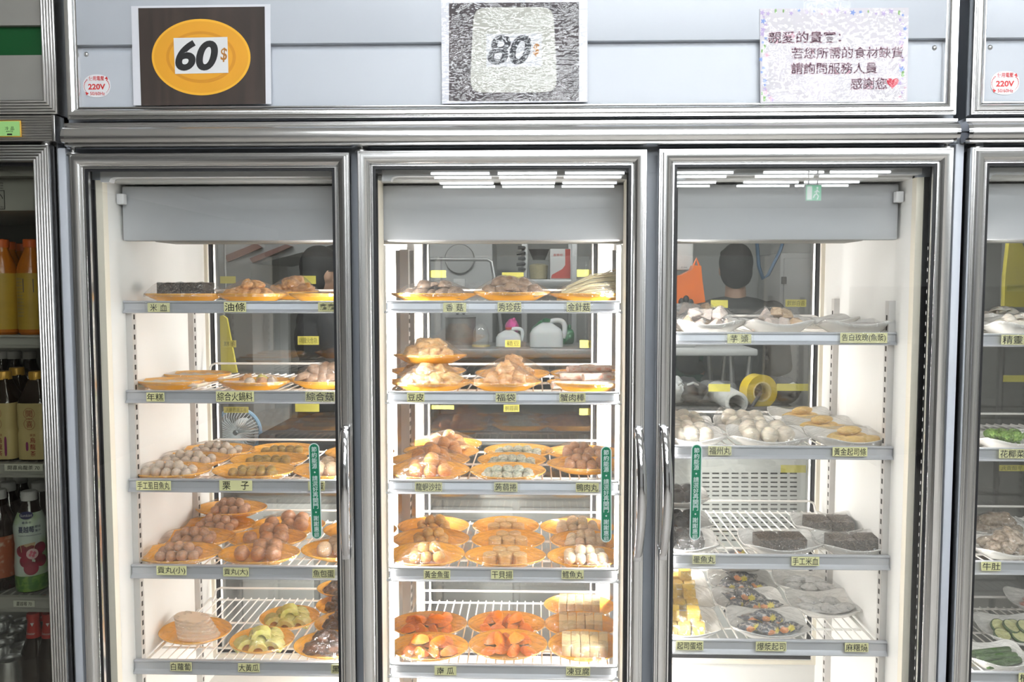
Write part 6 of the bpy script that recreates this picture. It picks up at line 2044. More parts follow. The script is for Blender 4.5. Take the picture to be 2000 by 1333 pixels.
# hanging exit sign of the shop, mirrored in the right door
ex, ey, ez = 2.55, -6.0, 2.34
t = empty('exit_sign', (ex, ey, ez + 0.075), 'green lit running figure exit sign hanging in the shop', 'exit sign')
b = MB(); b.rbox(ex - 0.075, ex + 0.075, ey - 0.02, ey + 0.02, ez - 0.075, ez + 0.075, 0.006)
b.tube([(ex - 0.04, ey, ez + 0.07), (ex - 0.04, ey, CEIL)], 0.005, 8); b.tube([(ex + 0.04, ey, ez + 0.07), (ex + 0.04, ey, CEIL)], 0.005, 8)
b.build('housing', M['sticker_white'], t)
b = MB(); b.box(ex - 0.068, ex + 0.068, ey + 0.0205, ey + 0.0225, ez - 0.068, ez + 0.068); b.build('lit_face', M['exit_green'], t)
b = MB(); yf = ey + 0.024
b.box(ex - 0.06, ex - 0.015, yf - 0.001, yf, ez - 0.06, ez + 0.06)
b.ell((ex + 0.032, yf, ez + 0.045), (0.010, 0.002, 0.010), 10, 6); b.tube([(ex + 0.032, yf, ez + 0.03), (ex + 0.025, yf, ez - 0.005), (ex + 0.042, yf, ez - 0.03), (ex + 0.032, yf, ez - 0.06)], 0.006, 6)
b.tube([(ex + 0.025, yf, ez - 0.005), (ex + 0.005, yf, ez - 0.025), (ex - 0.003, yf, ez - 0.045)], 0.006, 6); b.tube([(ex + 0.052, yf, ez + 0.005), (ex + 0.03, yf, ez + 0.025), (ex + 0.009, yf, ez + 0.005)], 0.0045, 6)
b.build('figure', M['exit_white'], t)
# dark counter across the shop, and unseen shelving added to darken the left door reflections
for i, (x0, x1, y0, y1, h, lab) in enumerate(((-4.15, -3.6, -10.2, -0.6, 2.3, 'long unseen dark shelving added along the left wall to darken reflections'), (2.9, 4.6, -6.0, -5.3, 1.5, 'dark shop counter across the aisle on the right'))):
    t = empty('unseen_shelving', ((x0 + x1) / 2, (y0 + y1) / 2, 0), lab, 'shelving')
    b = MB(); b.box(x0, x1, y0, y0 + 0.03, 0.0, h); b.box(x0, x0 + 0.03, y0, y1, 0, h); b.box(x1 - 0.03, x1, y0, y1, 0, h); b.build('carcass', M['shop_dark'], t)
    for k2 in range(4):
        b = MB(); b.box(x0 + 0.03, x1 - 0.03, y0 + 0.03, y1, 0.1 + k2 * (h - 0.15) / 3, 0.125 + k2 * (h - 0.15) / 3); b.build('shelf_board', M['shop_dark'], t)

# ------------------------------------------------------------------ kitchen things
M['k_steel'] = mat('dull kitchen steel', (0.40, 0.40, 0.39), rough=0.4, metal=0.6, vary=0.05, scale=6)
M['k_grey'] = mat('grey kitchen panel', (0.42, 0.42, 0.41), rough=0.5, vary=0.04, scale=4)
M['k_dark'] = mat('dark kitchen void', (0.03, 0.03, 0.032), rough=0.6, vary=0.1, scale=8)
M['k_white'] = mat('white kitchen plastic', (0.68, 0.68, 0.66), rough=0.4, vary=0.03, scale=8)
M['jug'] = mat('milky jug plastic', (0.72, 0.73, 0.72), rough=0.4, vary=0.03, scale=8, sss=0.2)
M['k_red'] = mat('red box print', (0.55, 0.07, 0.05), rough=0.4, vary=0.05, scale=10)
M['k_orange'] = mat('orange bag', (0.80, 0.18, 0.03), rough=0.35, vary=0.1, scale=10, bump=0.4)
M['k_pink'] = mat('pink bag', (0.75, 0.10, 0.35), rough=0.35, vary=0.1, scale=16, bump=0.4)
M['k_green'] = mat('green packet', (0.02, 0.14, 0.05), rough=0.35, vary=0.1, scale=16)
M['k_board'] = mat('green board', (0.012, 0.07, 0.045), rough=0.6, vary=0.1, scale=5)
M['k_yellow'] = mat('yellow cloth', (0.78, 0.66, 0.10), rough=0.6, vary=0.05, scale=10)
M['k_blue'] = mat('blue strap', (0.06, 0.13, 0.22), rough=0.6, vary=0.08, scale=20)
M['k_rice'] = mat('pale yellow grain', (0.70, 0.58, 0.28), rough=0.7, vary=0.12, scale=120)
M['tape_roll'] = mat('yellow tape roll', (0.72, 0.52, 0.03), rough=0.25, vary=0.05, scale=20, coat=0.6)
M['k_brown'] = mat('brown beam', (0.13, 0.06, 0.045), rough=0.6, vary=0.1, scale=10)
M['k_fan'] = mat('pale fan wire', (0.62, 0.66, 0.68), rough=0.4, vary=0.03, scale=20)
M['k_fan_blue'] = mat('blue fan rim', (0.28, 0.45, 0.62), rough=0.4, vary=0.03, scale=20)


def kbox(mb, x0, y0, x1, y1, Y, depth, bev=0.006, mi=0):
    """block whose front face fills the measured pixel box at depth Y"""
    a, c = P(x0, y1, Y), P(x1, y0, Y)
    mb.rbox(a.x, c.x, Y, Y + depth, a.z, c.z, bev, 2, mi)
    return a, c


def kthing(name, px, py, Y, label, cat, group=None):
    return empty(name, tuple(P(px, py, Y)), label, cat, group)


def to_floor(mb, x0, ytop, x1, Y, depth, bev=0.008):
    a, c = P(x0, ytop, Y), P(x1, ytop, Y)
    mb.rbox(a.x, c.x, Y, Y + depth, 0.0, c.z, bev)
    return a, c


# long worktable behind the cabinet
zt = P(1000, 682, 1.95).z
xa, xb = P(815, 682, 1.95).x, P(1215, 682, 1.95).x
t = empty('kitchen_worktable', ((xa + xb) / 2, 2.2, 0), 'steel worktable in the kitchen carrying two milky jugs', 'table')
b = MB(); b.rbox(xa, xb, 1.95, 2.385, zt - 0.04, zt, 0.006); b.build('table_top', M['k_steel'], t)
b = MB(); b.rbox(xa + 0.02, xb - 0.02, 1.98, 2.375, 0.25, 0.28, 0.004); b.build('lower_shelf', M['k_steel'], t)
for x in (xa + 0.04, xb - 0.04):
    for y in (1.99, 2.355):
        b = MB(); b.tube([(x, y, 0.0), (x, y, zt - 0.04)], 0.018, 10); b.build('leg', M['k_steel'], t)
b = MB(); b.box(xa + 0.06, xb - 0.06, 2.32, 2.34, 0.28, zt - 0.05); b.build('back_panel', M['k_grey'], t)
# jugs
def jug(px0, px1, py0, py1, Y, label, cap_mat, loop_right=True):
    a, c = P(px0, py1, Y), P(px1, py0, Y)
    w, h = c.x - a.x, c.z - a.z
    x, z = (a.x + c.x) / 2, zt
    t = empty('milk_jug', (x, Y + w * 0.4, z), label, 'jug', 'milky plastic jugs')
    b = MB()
    b.lathe([(0.0, 0.0), (0.46, 0.0), (0.5, 0.03), (0.5, 0.5), (0.42, 0.68), (0.2, 0.86), (0.12, 0.9), (0.12, 0.98), (0.0, 0.98)], 36, (x - 0.08 * w, Y + w * 0.4, z), w, w * 0.7, power=4)
    for i in range(len(b.v)):
        vx, vy, vz = b.v[i]
        b.v[i] = (vx, vy, z + (vz - z) * h)
    b.build('jug_body', M['jug'], t)
    s = 1 if loop_right else -1
    b = MB(); cx = x + s * 0.18 * w
    ctl = [Vector(q) for q in ((cx - s * 0.25 * w, Y + w * 0.4, z + h * 0.80), (cx - s * 0.10 * w, Y + w * 0.4, z + h * 0.95), (cx + s * 0.12 * w, Y + w * 0.4, z + h * 0.98), (cx + s * 0.26 * w, Y + w * 0.4, z + h * 0.88), (cx + s * 0.29 * w, Y + w * 0.4, z + h * 0.62), (cx + s * 0.23 * w, Y + w * 0.4, z + h * 0.30))]
    pth = []
    for i in range(len(ctl) - 1):
        p0, p1, p2, p3 = ctl[max(0, i - 1)], ctl[i], ctl[i + 1], ctl[min(len(ctl) - 1, i + 2)]
        for q in range(6):
            u = q / 6
            pth.append(0.5 * (2 * p1 + (p2 - p0) * u + (2 * p0 - 5 * p1 + 4 * p2 - p3) * u * u + (3 * p1 - p0 - 3 * p2 + p3) * u ** 3))
    b.tube(pth, 0.075 * w, 12)
    b.build('loop_handle', M['jug'], t)
    b = MB(); b.lathe([(0.13 * w, 0.0), (0.13 * w, 0.1 * h), (0.11 * w, 0.12 * h), (0, 0.12 * h)], 18, (x - 0.08 * w, Y + w * 0.4, z + h * 0.93)); b.build('cap', cap_mat, t)
jug(1040, 1106, 626, 680, 2.0, 'milky plastic jug with a loop handle under the 金針菇 tag', M['k_green'])
jug(972, 1022, 644, 680, 2.05, 'milky plastic jug with a red cap under the 秀珍菇 tag', M['k_red'])
# things on the table
def soft(name, px, py, Y, rx, rz, mt, label, cat, ry=0.06, seed=1, base=None):
    v = P(px, py, Y)
    k = pxm(Y)
    t = empty(name, tuple(v), label, cat)
    b = lump_mesh(seed, 0.22)
    b.v = [(v.x + x * rx * k, Y + y * ry, v.z + z * rz * k) for x, y, z in b.v]
    b.build('bag_body', mt, t, smooth=70)
    b = MB(); b.ell((v.x + 0.3 * rx * k, Y, v.z + rz * k * 0.95), (0.25 * rx * k, ry * 0.3, rz * k * 0.25), 10, 6); b.build('knot', mt, t)
    return t
soft('plastic_bag', 1000, 640, 2.30, 13, 16, M['k_pink'], 'pink plastic bag behind the red capped jug', 'bag', seed=2)
soft('food_packet', 1060, 652, 2.30, 22, 26, M['k_green'], 'dark green packet left of the loop handled jug', 'packet', seed=3)
soft('food_packet', 1108, 658, 2.30, 14, 20, M['k_green'], 'dark green packet right of the loop handled jug', 'packet', seed=4)
v = P(898, 680, 2.2); k = pxm(2.2)
t = empty('steel_pot', (v.x, 2.25, zt), 'tall steel pot on the kitchen table under the 香菇 tag', 'pot')
b = MB(); b.lathe([(0, 0), (30 * k, 0), (30 * k, 52 * k), (32 * k, 54 * k), (0.0, 60 * k)], 32, (v.x, 2.25, zt)); b.build('pot_body', M['k_steel'], t)
b = MB(); b.tube([(v.x - 8 * k, 2.25, zt + 59 * k), (v.x, 2.25, zt + 66 * k), (v.x + 8 * k, 2.25, zt + 59 * k)], 0.006, 8); b.build('lid_handle', M['rubber'], t)
v = P(938, 680, 2.05); k = pxm(2.05)
t = empty('plastic_dome', (v.x, 2.1, zt), 'clear plastic dome between the steel pot and the red capped jug', 'container')
b = MB(); b.lathe([(16 * k, 0), (16.5 * k, 24 * k), (13 * k, 38 * k), (7 * k, 45 * k), (0.001, 47 * k)], 28, (v.x, 2.1, zt)); b.build('dome', M['clear'], t)
b = MB(); b.lathe([(18 * k, 0), (18 * k, 3 * k), (0, 3 * k)], 28, (v.x, 2.1, zt)); b.build('base', M['k_rice'], t)
# steel cabinet with a round porthole
t = kthing('steel_oven', 895, 540, 2.65, 'grey steel kitchen oven with a round porthole', 'oven')
b = MB(); a, c = to_floor(b, 836, 470, 962, 2.66, 0.5); b.build('oven_body', M['k_grey'], t)
v = P(898, 506, 2.65); k = pxm(2.65)
b = MB(); b.lathe([(27.5 * k, -0.02), (29 * k, -0.012), (29 * k, 0.0), (25.5 * k, 0.0), (25.5 * k, -0.014)], 40, (v.x, 2.655, v.z), axis='y'); b.build('porthole_ring', M['k_steel'], t)
b = MB(); b.lathe([(25.5 * k, -0.004), (0.0, -0.006)], 40, (v.x, 2.655, v.z), axis='y'); b.build('porthole_glass', mat('dim porthole glass', (0.22, 0.22, 0.21), rough=0.2, vary=0.05, scale=6), t)
b = MB(); kbox(b, 886, 545, 908, 560, 2.645, 0.012, 0.001); b.build('rating_label', M['k_white'], t)
# wire rack frame in front of the oven
t = kthing('rack_frame', 900, 540, 2.40, 'bent steel tube frame standing in front of the porthole oven', 'rack')
k = pxm(2.4)
pts = [P(837, 700, 2.4), P(837, 512, 2.4), P(840, 507, 2.4), P(952, 507, 2.4), P(960, 512, 2.4), P(972, 580, 2.4), P(985, 700, 2.4)]
b = MB(); b.tube([(q.x, q.y, q.z) for q in pts] , 0.009, 8); b.build('tube_frame', M['k_steel'], t)
b = MB()
for q in (pts[0], pts[-1]):
    b.tube([(q.x, 2.4, 0.0), (q.x, 2.4, q.z)], 0.009, 8)
b.build('leg', M['k_steel'], t)
# tall shelf unit with container and red white box
t = kthing('kitchen_rack', 1072, 540, 2.5, 'tall steel kitchen rack holding a tub and a red white box', 'rack')
for px in (1024, 1121):
    for Y in (2.50, 2.95):
        v = P(px, 600, Y) if Y == 2.5 else Vector((P(px, 600, 2.5).x, Y, 0))
        b = MB(); b.rbox(v.x - 0.014, v.x + 0.014, Y - 0.014, Y + 0.014, 0.0, 2.1, 0.003); b.build('post', M['k_steel'], t)
xa2, xb2 = P(1024, 600, 2.5).x, P(1121, 600, 2.5).x
zr = P(1072, 546, 2.5).z
for z in (zr, 0.45, 2.05):
    b = MB(); b.rbox(xa2 - 0.01, xb2 + 0.01, 2.49, 2.96, z - 0.035, z, 0.004); b.build('rack_shelf', M['k_steel'], t)
b = MB()
for i in range(5):
    v = P(1012 - (i % 2) * 3, 484 + i * 10.5, 2.47)
    b.tube([(xa2, 2.485, v.z), (xa2, 2.47, v.z), (v.x, 2.468, v.z - 0.004 * (i % 2))], 0.008, 8)
b.build('hooks', M['rubber'], t)
v = P(1052, 545, 2.6); k = pxm(2.6)
t = empty('storage_tub', (v.x, 2.68, zr), 'clear tub of pale yellow grain on the kitchen rack', 'container')
b = MB(); b.lathe([(0.0, 0.004), (17 * k, 0.004), (18.5 * k, 28 * k), (12 * k, 31 * k), (0, 32 * k)], 28, (v.x, 2.68, zr)); b.build('grain', M['k_rice'], t)
b = MB(); b.lathe([(18 * k, 0.0), (20.5 * k, 38 * k), (21.5 * k, 38.5 * k)], 28, (v.x, 2.68, zr)); b.build('tub', M['clear'], t)
v = P(1053, 500, 2.6)
t = empty('black_pan', (v.x, 2.70, zr + 38.5 * k), 'dark bowl standing on the storage tub', 'bowl')
b = MB(); b.lathe([(0.0, 0.0), (12 * k, 0.0), (20 * k, 20 * k), (21 * k, 21 * k), (19 * k, 20 * k), (11 * k, 3 * k), (0, 3 * k)], 28, (v.x, 2.70, zr + 39 * k)); b.build('bowl_body', M['k_dark'], t)
t = empty('carton_box', tuple(P(1095, 546, 2.55)), 'white and red carton on the kitchen rack', 'box')
b = MB(); a, c = P(1074, 545, 2.55), P(1114, 486, 2.55); b.rbox(a.x, c.x, 2.55, 2.8, zr, c.z, 0.004); b.build('carton_body', M['k_white'], t)
b = MB()
q = [P(1104, 487, 2.549), P(1114, 487, 2.549), P(1114, 544, 2.549), P(1076, 544, 2.549), P(1078, 537, 2.549), P(1098, 526, 2.549), P(1104, 518, 2.549)]
b.plate_xz([(w_.x, w_.z) for w_ in q], 2.548, 2.5498)
for (cx, s_) in ((1083.5, '高'), (1090, '精'), (1096.5, '粉')):
    w_ = P(cx, 498.5, 2.549); put_text(b, s_, w_.x, w_.z, 5.5 * pxm(2.55), 5.5 * pxm(2.55), 2.5485)
b.build('red_print', M['k_red'], t)

# left bay background: leaning hood, pillar, wall board
t = kthing('exhaust_hood', 560, 500, 2.2, 'grey slanting exhaust hood over the left bay', 'hood')
q = [P(425, 510, 2.3), P(500, 516, 2.3), P(660, 476, 2.3), P(700, 440, 2.3), P(425, 440, 2.3)]
b = MB(); b.plate_xz([(w_.x, w_.z) for w_ in q], 2.3, 2.9); b.build('hood_body', M['k_steel'], t)
b = MB(); q = [P(440, 500, 2.28), P(500, 476, 2.28), P(512, 484, 2.28), P(446, 512, 2.28)]; b.plate_xz([(w_.x, w_.z) for w_ in q], 2.27, 2.295); b.build('brown_beam', M['k_brown'], t)
b = MB(); q = [P(490, 505, 2.28), P(560, 478, 2.28), P(572, 482, 2.28), P(496, 514, 2.28)]; b.plate_xz([(w_.x, w_.z) for w_ in q], 2.26, 2.295); b.build('brown_beam', M['k_brown'], t)
t = kthing('partition_board', 525, 600, 2.95, 'pale tall panel standing left of the dark haired person', 'panel')
b = MB(); a, c = P(492, 640, 2.95), P(560, 470, 2.95); b.rbox(a.x, c.x, 2.95, 3.0, 0.0, 2.05, 0.006); b.build('panel_board', M['k_white'], t)
b = MB(); b.rbox(a.x + 0.02, c.x - 0.02, 2.93, 3.02, 0.0, 0.04, 0.006); b.build('panel_foot', M['k_grey'], t)
t = kthing('yellow_apron', 446, 660, 1.0, 'yellow cloth hanging behind the left bay', 'cloth')
q = [P(428, 618, 0.78), P(436, 616, 0.78), P(444, 622, 0.78), P(452, 665, 0.78), P(464, 728, 0.78), P(430, 730, 0.78)]
b = MB(); b.plate_xz([(w_.x, w_.z) for w_ in q], 0.775, 0.785); b.build('cloth', M['k_yellow'], t)
b = MB(); v = P(437, 616, 0.78); b.tube([(v.x, 0.78, v.z), (v.x, 0.80, v.z + 0.05), (v.x, 0.80, CEIL)], 0.003, 6); b.build('hanging_cord', M['k_steel'], t)
# fan
t = kthing('floor_fan', 465, 838, 1.15, 'white wire floor fan with a blue rim behind the left bay', 'fan')
v = P(462, 845, 1.15); k = pxm(1.15)
R = 46 * k
b = MB()
for i in range(40):
    a_ = 2 * PI * i / 40
    b.tube([(v.x + 0.12 * R * math.cos(a_), 1.14, v.z + 0.12 * R * math.sin(a_)), (v.x + 0.7 * R * math.cos(a_), 1.125, v.z + 0.7 * R * math.sin(a_)), (v.x + R * math.cos(a_), 1.16, v.z + R * math.sin(a_))], 0.0012, 4)
b.build('wire_guard', M['k_fan'], t)
b = MB(); b.tube([(v.x + R * math.cos(2 * PI * i / 40), 1.16, v.z + R * math.sin(2 * PI * i / 40)) for i in range(41)], 0.007, 8); b.build('rim', M['k_fan_blue'], t)
b = MB()
for i in range(3):
    a_ = i * 2 * PI / 3 + 0.4
    pl = [(v.x + r * R * math.cos(a_ + da), v.z + r * R * math.sin(a_ + da)) for r, da in ((0.15, -0.3), (0.8, -0.2), (0.85, 0.5), (0.15, 0.3))]
    b.plate_xz(pl, 1.17, 1.174)
b.ell((v.x, 1.17, v.z), (0.13 * R, 0.02, 0.13 * R), 14, 8); b.build('blades', M['k_fan'], t)
b = MB(); b.tube([(v.x, 1.21, v.z), (v.x, 1.22, 0.03)], 0.014, 10); b.lathe([(0, 0.0), (0.15, 0.0), (0.14, 0.025), (0.02, 0.035)], 28, (v.x, 1.22, 0)); b.ell((v.x, 1.22, v.z), (0.04, 0.05, 0.04), 14, 8); b.build('stand', M['k_white'], t)
# low grey kitchen units seen through the lower half
for i, (x0, x1, yt, Y, dp, mt, lab) in enumerate(((466, 770, 955, 1.02, 0.5, 'k_grey', 'low grey kitchen counter behind the left bay'), (838, 1180, 962, 1.02, 0.5, 'k_grey', 'low grey kitchen counter behind the middle bay'))):
    t = kthing('kitchen_counter', (x0 + x1) / 2, yt, Y, lab, 'counter')
    b = MB(); a, c = to_floor(b, x0, yt + 12, x1, Y, dp); b.build('carcass', M[mt], t)
    b = MB(); b.rbox(a.x - 0.01, c.x + 0.01, Y - 0.015, Y + dp, c.z - 0.002, c.z + 0.03, 0.006); b.build('worktop', M['k_steel'], t)
    n = 2
    for j in range(n):
        xx0, xx1 = a.x + (c.x - a.x) * j / n + 0.012, a.x + (c.x - a.x) * (j + 1) / n - 0.012
        b = MB(); b.rbox(xx0, xx1, Y - 0.014, Y + 0.002, 0.08, c.z - 0.03, 0.003); d_ = b.build('door', M['k_white'] if i == 0 else M['k_grey'], t)
        b = MB(); b.tube([((xx0 + xx1) / 2 - 0.04, Y - 0.022, c.z - 0.07), ((xx0 + xx1) / 2 + 0.04, Y - 0.022, c.z - 0.07)], 0.004, 8); b.build('handle', M['k_steel'], d_)
t = kthing('black_oven', 1000, 900, 1.35, 'black oven housing behind the middle bay', 'oven')
b = MB(); a, c = P(832, 963, 1.08), P(1165, 842, 1.08); a.z = P(1000, 974, 1.02).z + 0.031; b.rbox(a.x, c.x, 1.08, 1.45, a.z, c.z, 0.01); b.build('oven_body', M['k_dark'], t)
b = MB(); b.rbox(a.x + 0.03, c.x - 0.03, 1.072, 1.082, a.z + 0.02, c.z - 0.03, 0.004); b.build('oven_door', M['k_dark'], t)
b = MB(); b.tube([(a.x + 0.05, 1.055, c.z - 0.04), (c.x - 0.05, 1.055, c.z - 0.04)], 0.006, 8); b.build('handle', M['k_steel'], t)
t = kthing('black_oven', 560, 900, 1.08, 'black oven housing behind the left bay', 'oven')
b = MB(); a, c = P(505, 966, 1.08), P(760, 850, 1.08); a.z = P(618, 967, 1.02).z + 0.031; b.rbox(a.x, c.x, 1.08, 1.45, a.z, c.z, 0.01); b.build('oven_body', M['k_dark'], t)
b = MB(); b.rbox(a.x + 0.03, c.x - 0.03, 1.072, 1.082, a.z + 0.02, c.z - 0.03, 0.004); b.build('oven_door', M['k_dark'], t)

# right bay background
t = kthing('towel_dispenser', 1330, 490, 2.0, 'white wall dispenser above the orange bag', 'dispenser')
b = MB(); a, c = kbox(b, 1296, 440, 1356, 529, 2.0, 0.14, 0.012); b.build('dispenser_body', M['k_white'], t)
b = MB(); v = P(1336, 522, 1.999); put_text(b, '△ lium', v.x, v.z, 12 * pxm(2), 3.5 * pxm(2), 1.9992); b.build('lettering', M['ink'], t)
b = MB(); b.box(a.x + 0.02, a.x + 0.03, 2.14, 3.5, a.z + 0.05, a.z + 0.06); b.box(c.x - 0.03, c.x - 0.02, 2.14, 3.5, a.z + 0.05, a.z + 0.06); b.build('wall_bracket', M['k_steel'], t)
t = kthing('plastic_bag', 1350, 560, 1.9, 'bright orange plastic bag hanging under the white dispenser', 'bag')
q = [(1300, 541), (1328, 538), (1348, 528), (1352, 519), (1366, 520), (1368, 545), (1374, 590), (1352, 594), (1300, 592)]
vs = [P(x, y, 1.92) for x, y in q]
b = MB(); b.plate_xz([(w_.x, w_.z) for w_ in vs], 1.88, 1.96); b.build('bag_body', M['k_orange'], t)
b = MB(); v = P(1360, 519, 1.92); b.tube([(v.x - 0.012, 1.92, v.z), (v.x, 1.92, v.z + 0.03), (v.x + 0.012, 1.92, v.z)], 0.005, 8); b.build('bag_handle', M['k_orange'], t)
zt2 = P(1400, 682, 1.75).z
xa3, xb3 = P(1250, 682, 1.75).x, P(1481, 682, 1.75).x
t = empty('folding_table', ((xa3 + xb3) / 2, 2.0, 0), 'folding table with thin steel legs behind the right bay', 'table')
b = MB(); b.rbox(xa3, xb3, 1.75, 2.30, zt2 - 0.03, zt2, 0.008); b.build('table_top', M['k_white'], t)
for (xt, xf) in ((xb3 - 0.10, xb3 - 0.02), (xb3 - 0.02, xb3 - 0.12), (xa3 + 0.06, xa3 + 0.10)):
    for y in (1.80, 2.24):
        b = MB(); b.tube([(xt, y, zt2 - 0.03), (xf, y, 0.0)], 0.012, 8); b.build('leg', M['k_steel'], t)
t = kthing('knobbed_tool', 1340, 585, 1.8, 'dark knobbed tool lying on the folding table', 'tool')
b = MB()
for (px, py) in ((1331, 590), (1340, 585), (1349, 592)):
    v = P(px, py, 1.85); b.ell((v.x, 1.85, v.z), (0.013, 0.013, 0.017), 12, 8)
b.build('knobs', M['rubber'], t)
v = P(1340, 598, 1.85)
b = MB(); b.rbox(v.x - 0.05, v.x + 0.04, 1.83, 1.9, zt2, v.z + 0.01, 0.006); b.build('tool_body', M['k_grey'], t)
t = kthing('green_board', 1362, 710, 3.1, 'dark green board standing below the folding table', 'board')
b = MB(); a, c = P(1300, 740, 3.1), P(1400, 684, 3.1); b.rbox(a.x, c.x, 3.1, 3.13, 0.0, c.z, 0.004); b.build('board', M['k_board'], t)
b = MB(); b.frame(a.x - 0.01, c.x + 0.01, 0.0, c.z + 0.01, [(0, 3.09), (0.015, 3.09), (0.015, 3.13), (0, 3.13)]); b.build('board_frame', M['k_steel'], t)
t = kthing('steel_locker', 1556, 560, 3.0, 'pale grey steel locker at the right of the right bay', 'locker')
b = MB(); a, c = to_floor(b, 1524, 494, 1600, 3.0, 0.45); b.build('locker_body', M['k_grey'], t)
b = MB(); b.rbox(a.x + 0.02, c.x - 0.015, 2.988, 3.002, 0.08, c.z - 0.03, 0.004); d_ = b.build('door', M['k_grey'], t)
b = MB(); v = P(1522, 548, 2.98); b.rbox(a.x + 0.005, a.x + 0.03, 2.97, 2.99, v.z - 0.02, v.z + 0.02, 0.003); b.build('latch', M['k_dark'], d_)
t = kthing('blue_strap', 1500, 510, 2.3, 'blue strap hanging in a V beside the grey locker', 'strap')
pp = [P(1478, 470, 2.3), P(1482, 520, 2.3), P(1490, 545, 2.3), P(1500, 538, 2.3), P(1524, 490, 2.3), P(1530, 470, 2.3)]
b = MB(); b.tube([(w_.x, 2.3, w_.z) for w_ in pp], 0.020, 8, squash=(1.0, 0.35)); b.build('strap_band', M['k_blue'], t)
b = MB(); w_ = pp[0]; b.tube([(w_.x, 2.3, w_.z), (w_.x, 2.3, CEIL)], 0.006, 6); w_ = pp[-1]; b.tube([(w_.x, 2.3, w_.z), (w_.x, 2.3, CEIL)], 0.006, 6); b.build('hanging_cord', M['k_steel'], t)
# appliance with slotted grille, worktop with tape and film rolls
Yg = 0.92
t = kthing('grille_appliance', 1450, 980, Yg, 'grey appliance with a slotted grille behind the right bay', 'appliance')
b = MB(); a, c = P(1300, 1060, Yg), P(1590, 826, Yg); b.rbox(a.x - 0.1, c.x, Yg, Yg + 0.5, 0.04, c.z, 0.008); b.build('appliance_body', M['k_white'], t)
b = MB()
for px in range(1372, 1545, 19):
    py = 924
    while py < 1062:
        u, w_ = P(px, py + 2.6, Yg - 0.001), P(px + 13.5, py, Yg - 0.001)
        b.box(u.x, w_.x, Yg - 0.0012, Yg + 0.0005, u.z, w_.z)
        py += 8.7
b.build('grille_slots', M['k_dark'], t)
b = MB(); b.rbox(a.x - 0.1, c.x + 0.005, Yg - 0.02, Yg + 0.5, c.z - 0.001, c.z + 0.02, 0.005); b.build('top_plate', M['k_dark'], t)
for (sx, sy) in ((a.x - 0.07, Yg + 0.05), (c.x - 0.04, Yg + 0.05), (a.x - 0.07, Yg + 0.45), (c.x - 0.04, Yg + 0.45)):
    b = MB(); b.tube([(sx, sy, 0.0), (sx, sy, 0.045)], 0.018, 10); b.build('foot', M['rubber'], t)
ztop = c.z + 0.02
Yt = 1.02
k = pxm(Yt)
v = P(1481, 764, Yt)
rr = 33 * k
t = empty('tape_roll', (v.x, Yt, v.z), 'large roll of yellow tape held up behind the right bay', 'tape roll')
def ring(mb, c_, ro, ri, y0, y1, n=48, mi=0):
    vs = []
    for (r, y) in ((ro, y0), (ro, y1), (ri, y1), (ri, y0)):
        vs += [(c_.x + r * math.cos(2 * PI * i / n), y, c_.z + r * math.sin(2 * PI * i / n)) for i in range(n)]
    fs = []
    for q in range(4):
        q2 = (q + 1) % 4
        fs += [(q * n + i, q * n + (i + 1) % n, q2 * n + (i + 1) % n, q2 * n + i) for i in range(n)]
    mb.add(vs, fs, mi)
M0 = Matrix.Translation(v) @ Matrix.Rotation(rad(16), 4, 'Z') @ Matrix.Translation(-v)
b = MB(); ring(b, v, rr, rr * 0.60, Yt - 0.024, Yt + 0.024); b.xf(M0); b.build('tape_winding', M['tape_roll'], t)
b = MB(); ring(b, v, rr * 0.60, rr * 0.52, Yt - 0.025, Yt + 0.025); b.xf(M0); b.build('core', M['k_rice'], t)
t2 = empty('tape_holder', (v.x, Yt, ztop), 'grey dispenser base carrying the roll of yellow tape', 'dispenser')
b = MB(); b.rbox(v.x - 0.09, v.x + 0.05, Yt - 0.05, Yt + 0.06, ztop, ztop + 0.02, 0.006); b.build('holder_base', M['k_dark'], t2)
b = MB()
for y in (Yt - 0.036, Yt + 0.036):
    b.tube([(v.x - 0.03, y, ztop + 0.018), (v.x, y, v.z)], 0.006, 8)
b.tube([(v.x, Yt - 0.036, v.z), (v.x, Yt + 0.036, v.z)], 0.006, 8)
b.build('holder_arm', M['k_dark'], t2)
v = P(1437, 798, 0.97); k = pxm(0.97)
t = empty('film_roll', (v.x, 0.97, ztop), 'roll of cling film lying end on, left of the yellow tape', 'film roll')
cc = Vector((v.x, 0.97, ztop + 22 * k))
b = MB(); ring(b, cc, 22 * k, 17 * k, 0.96, 1.26); b.build('film_winding', M['k_white'], t)
b = MB(); ring(b, cc, 17 * k, 15.5 * k, 0.955, 1.265); b.build('core', M['k_grey'], t)
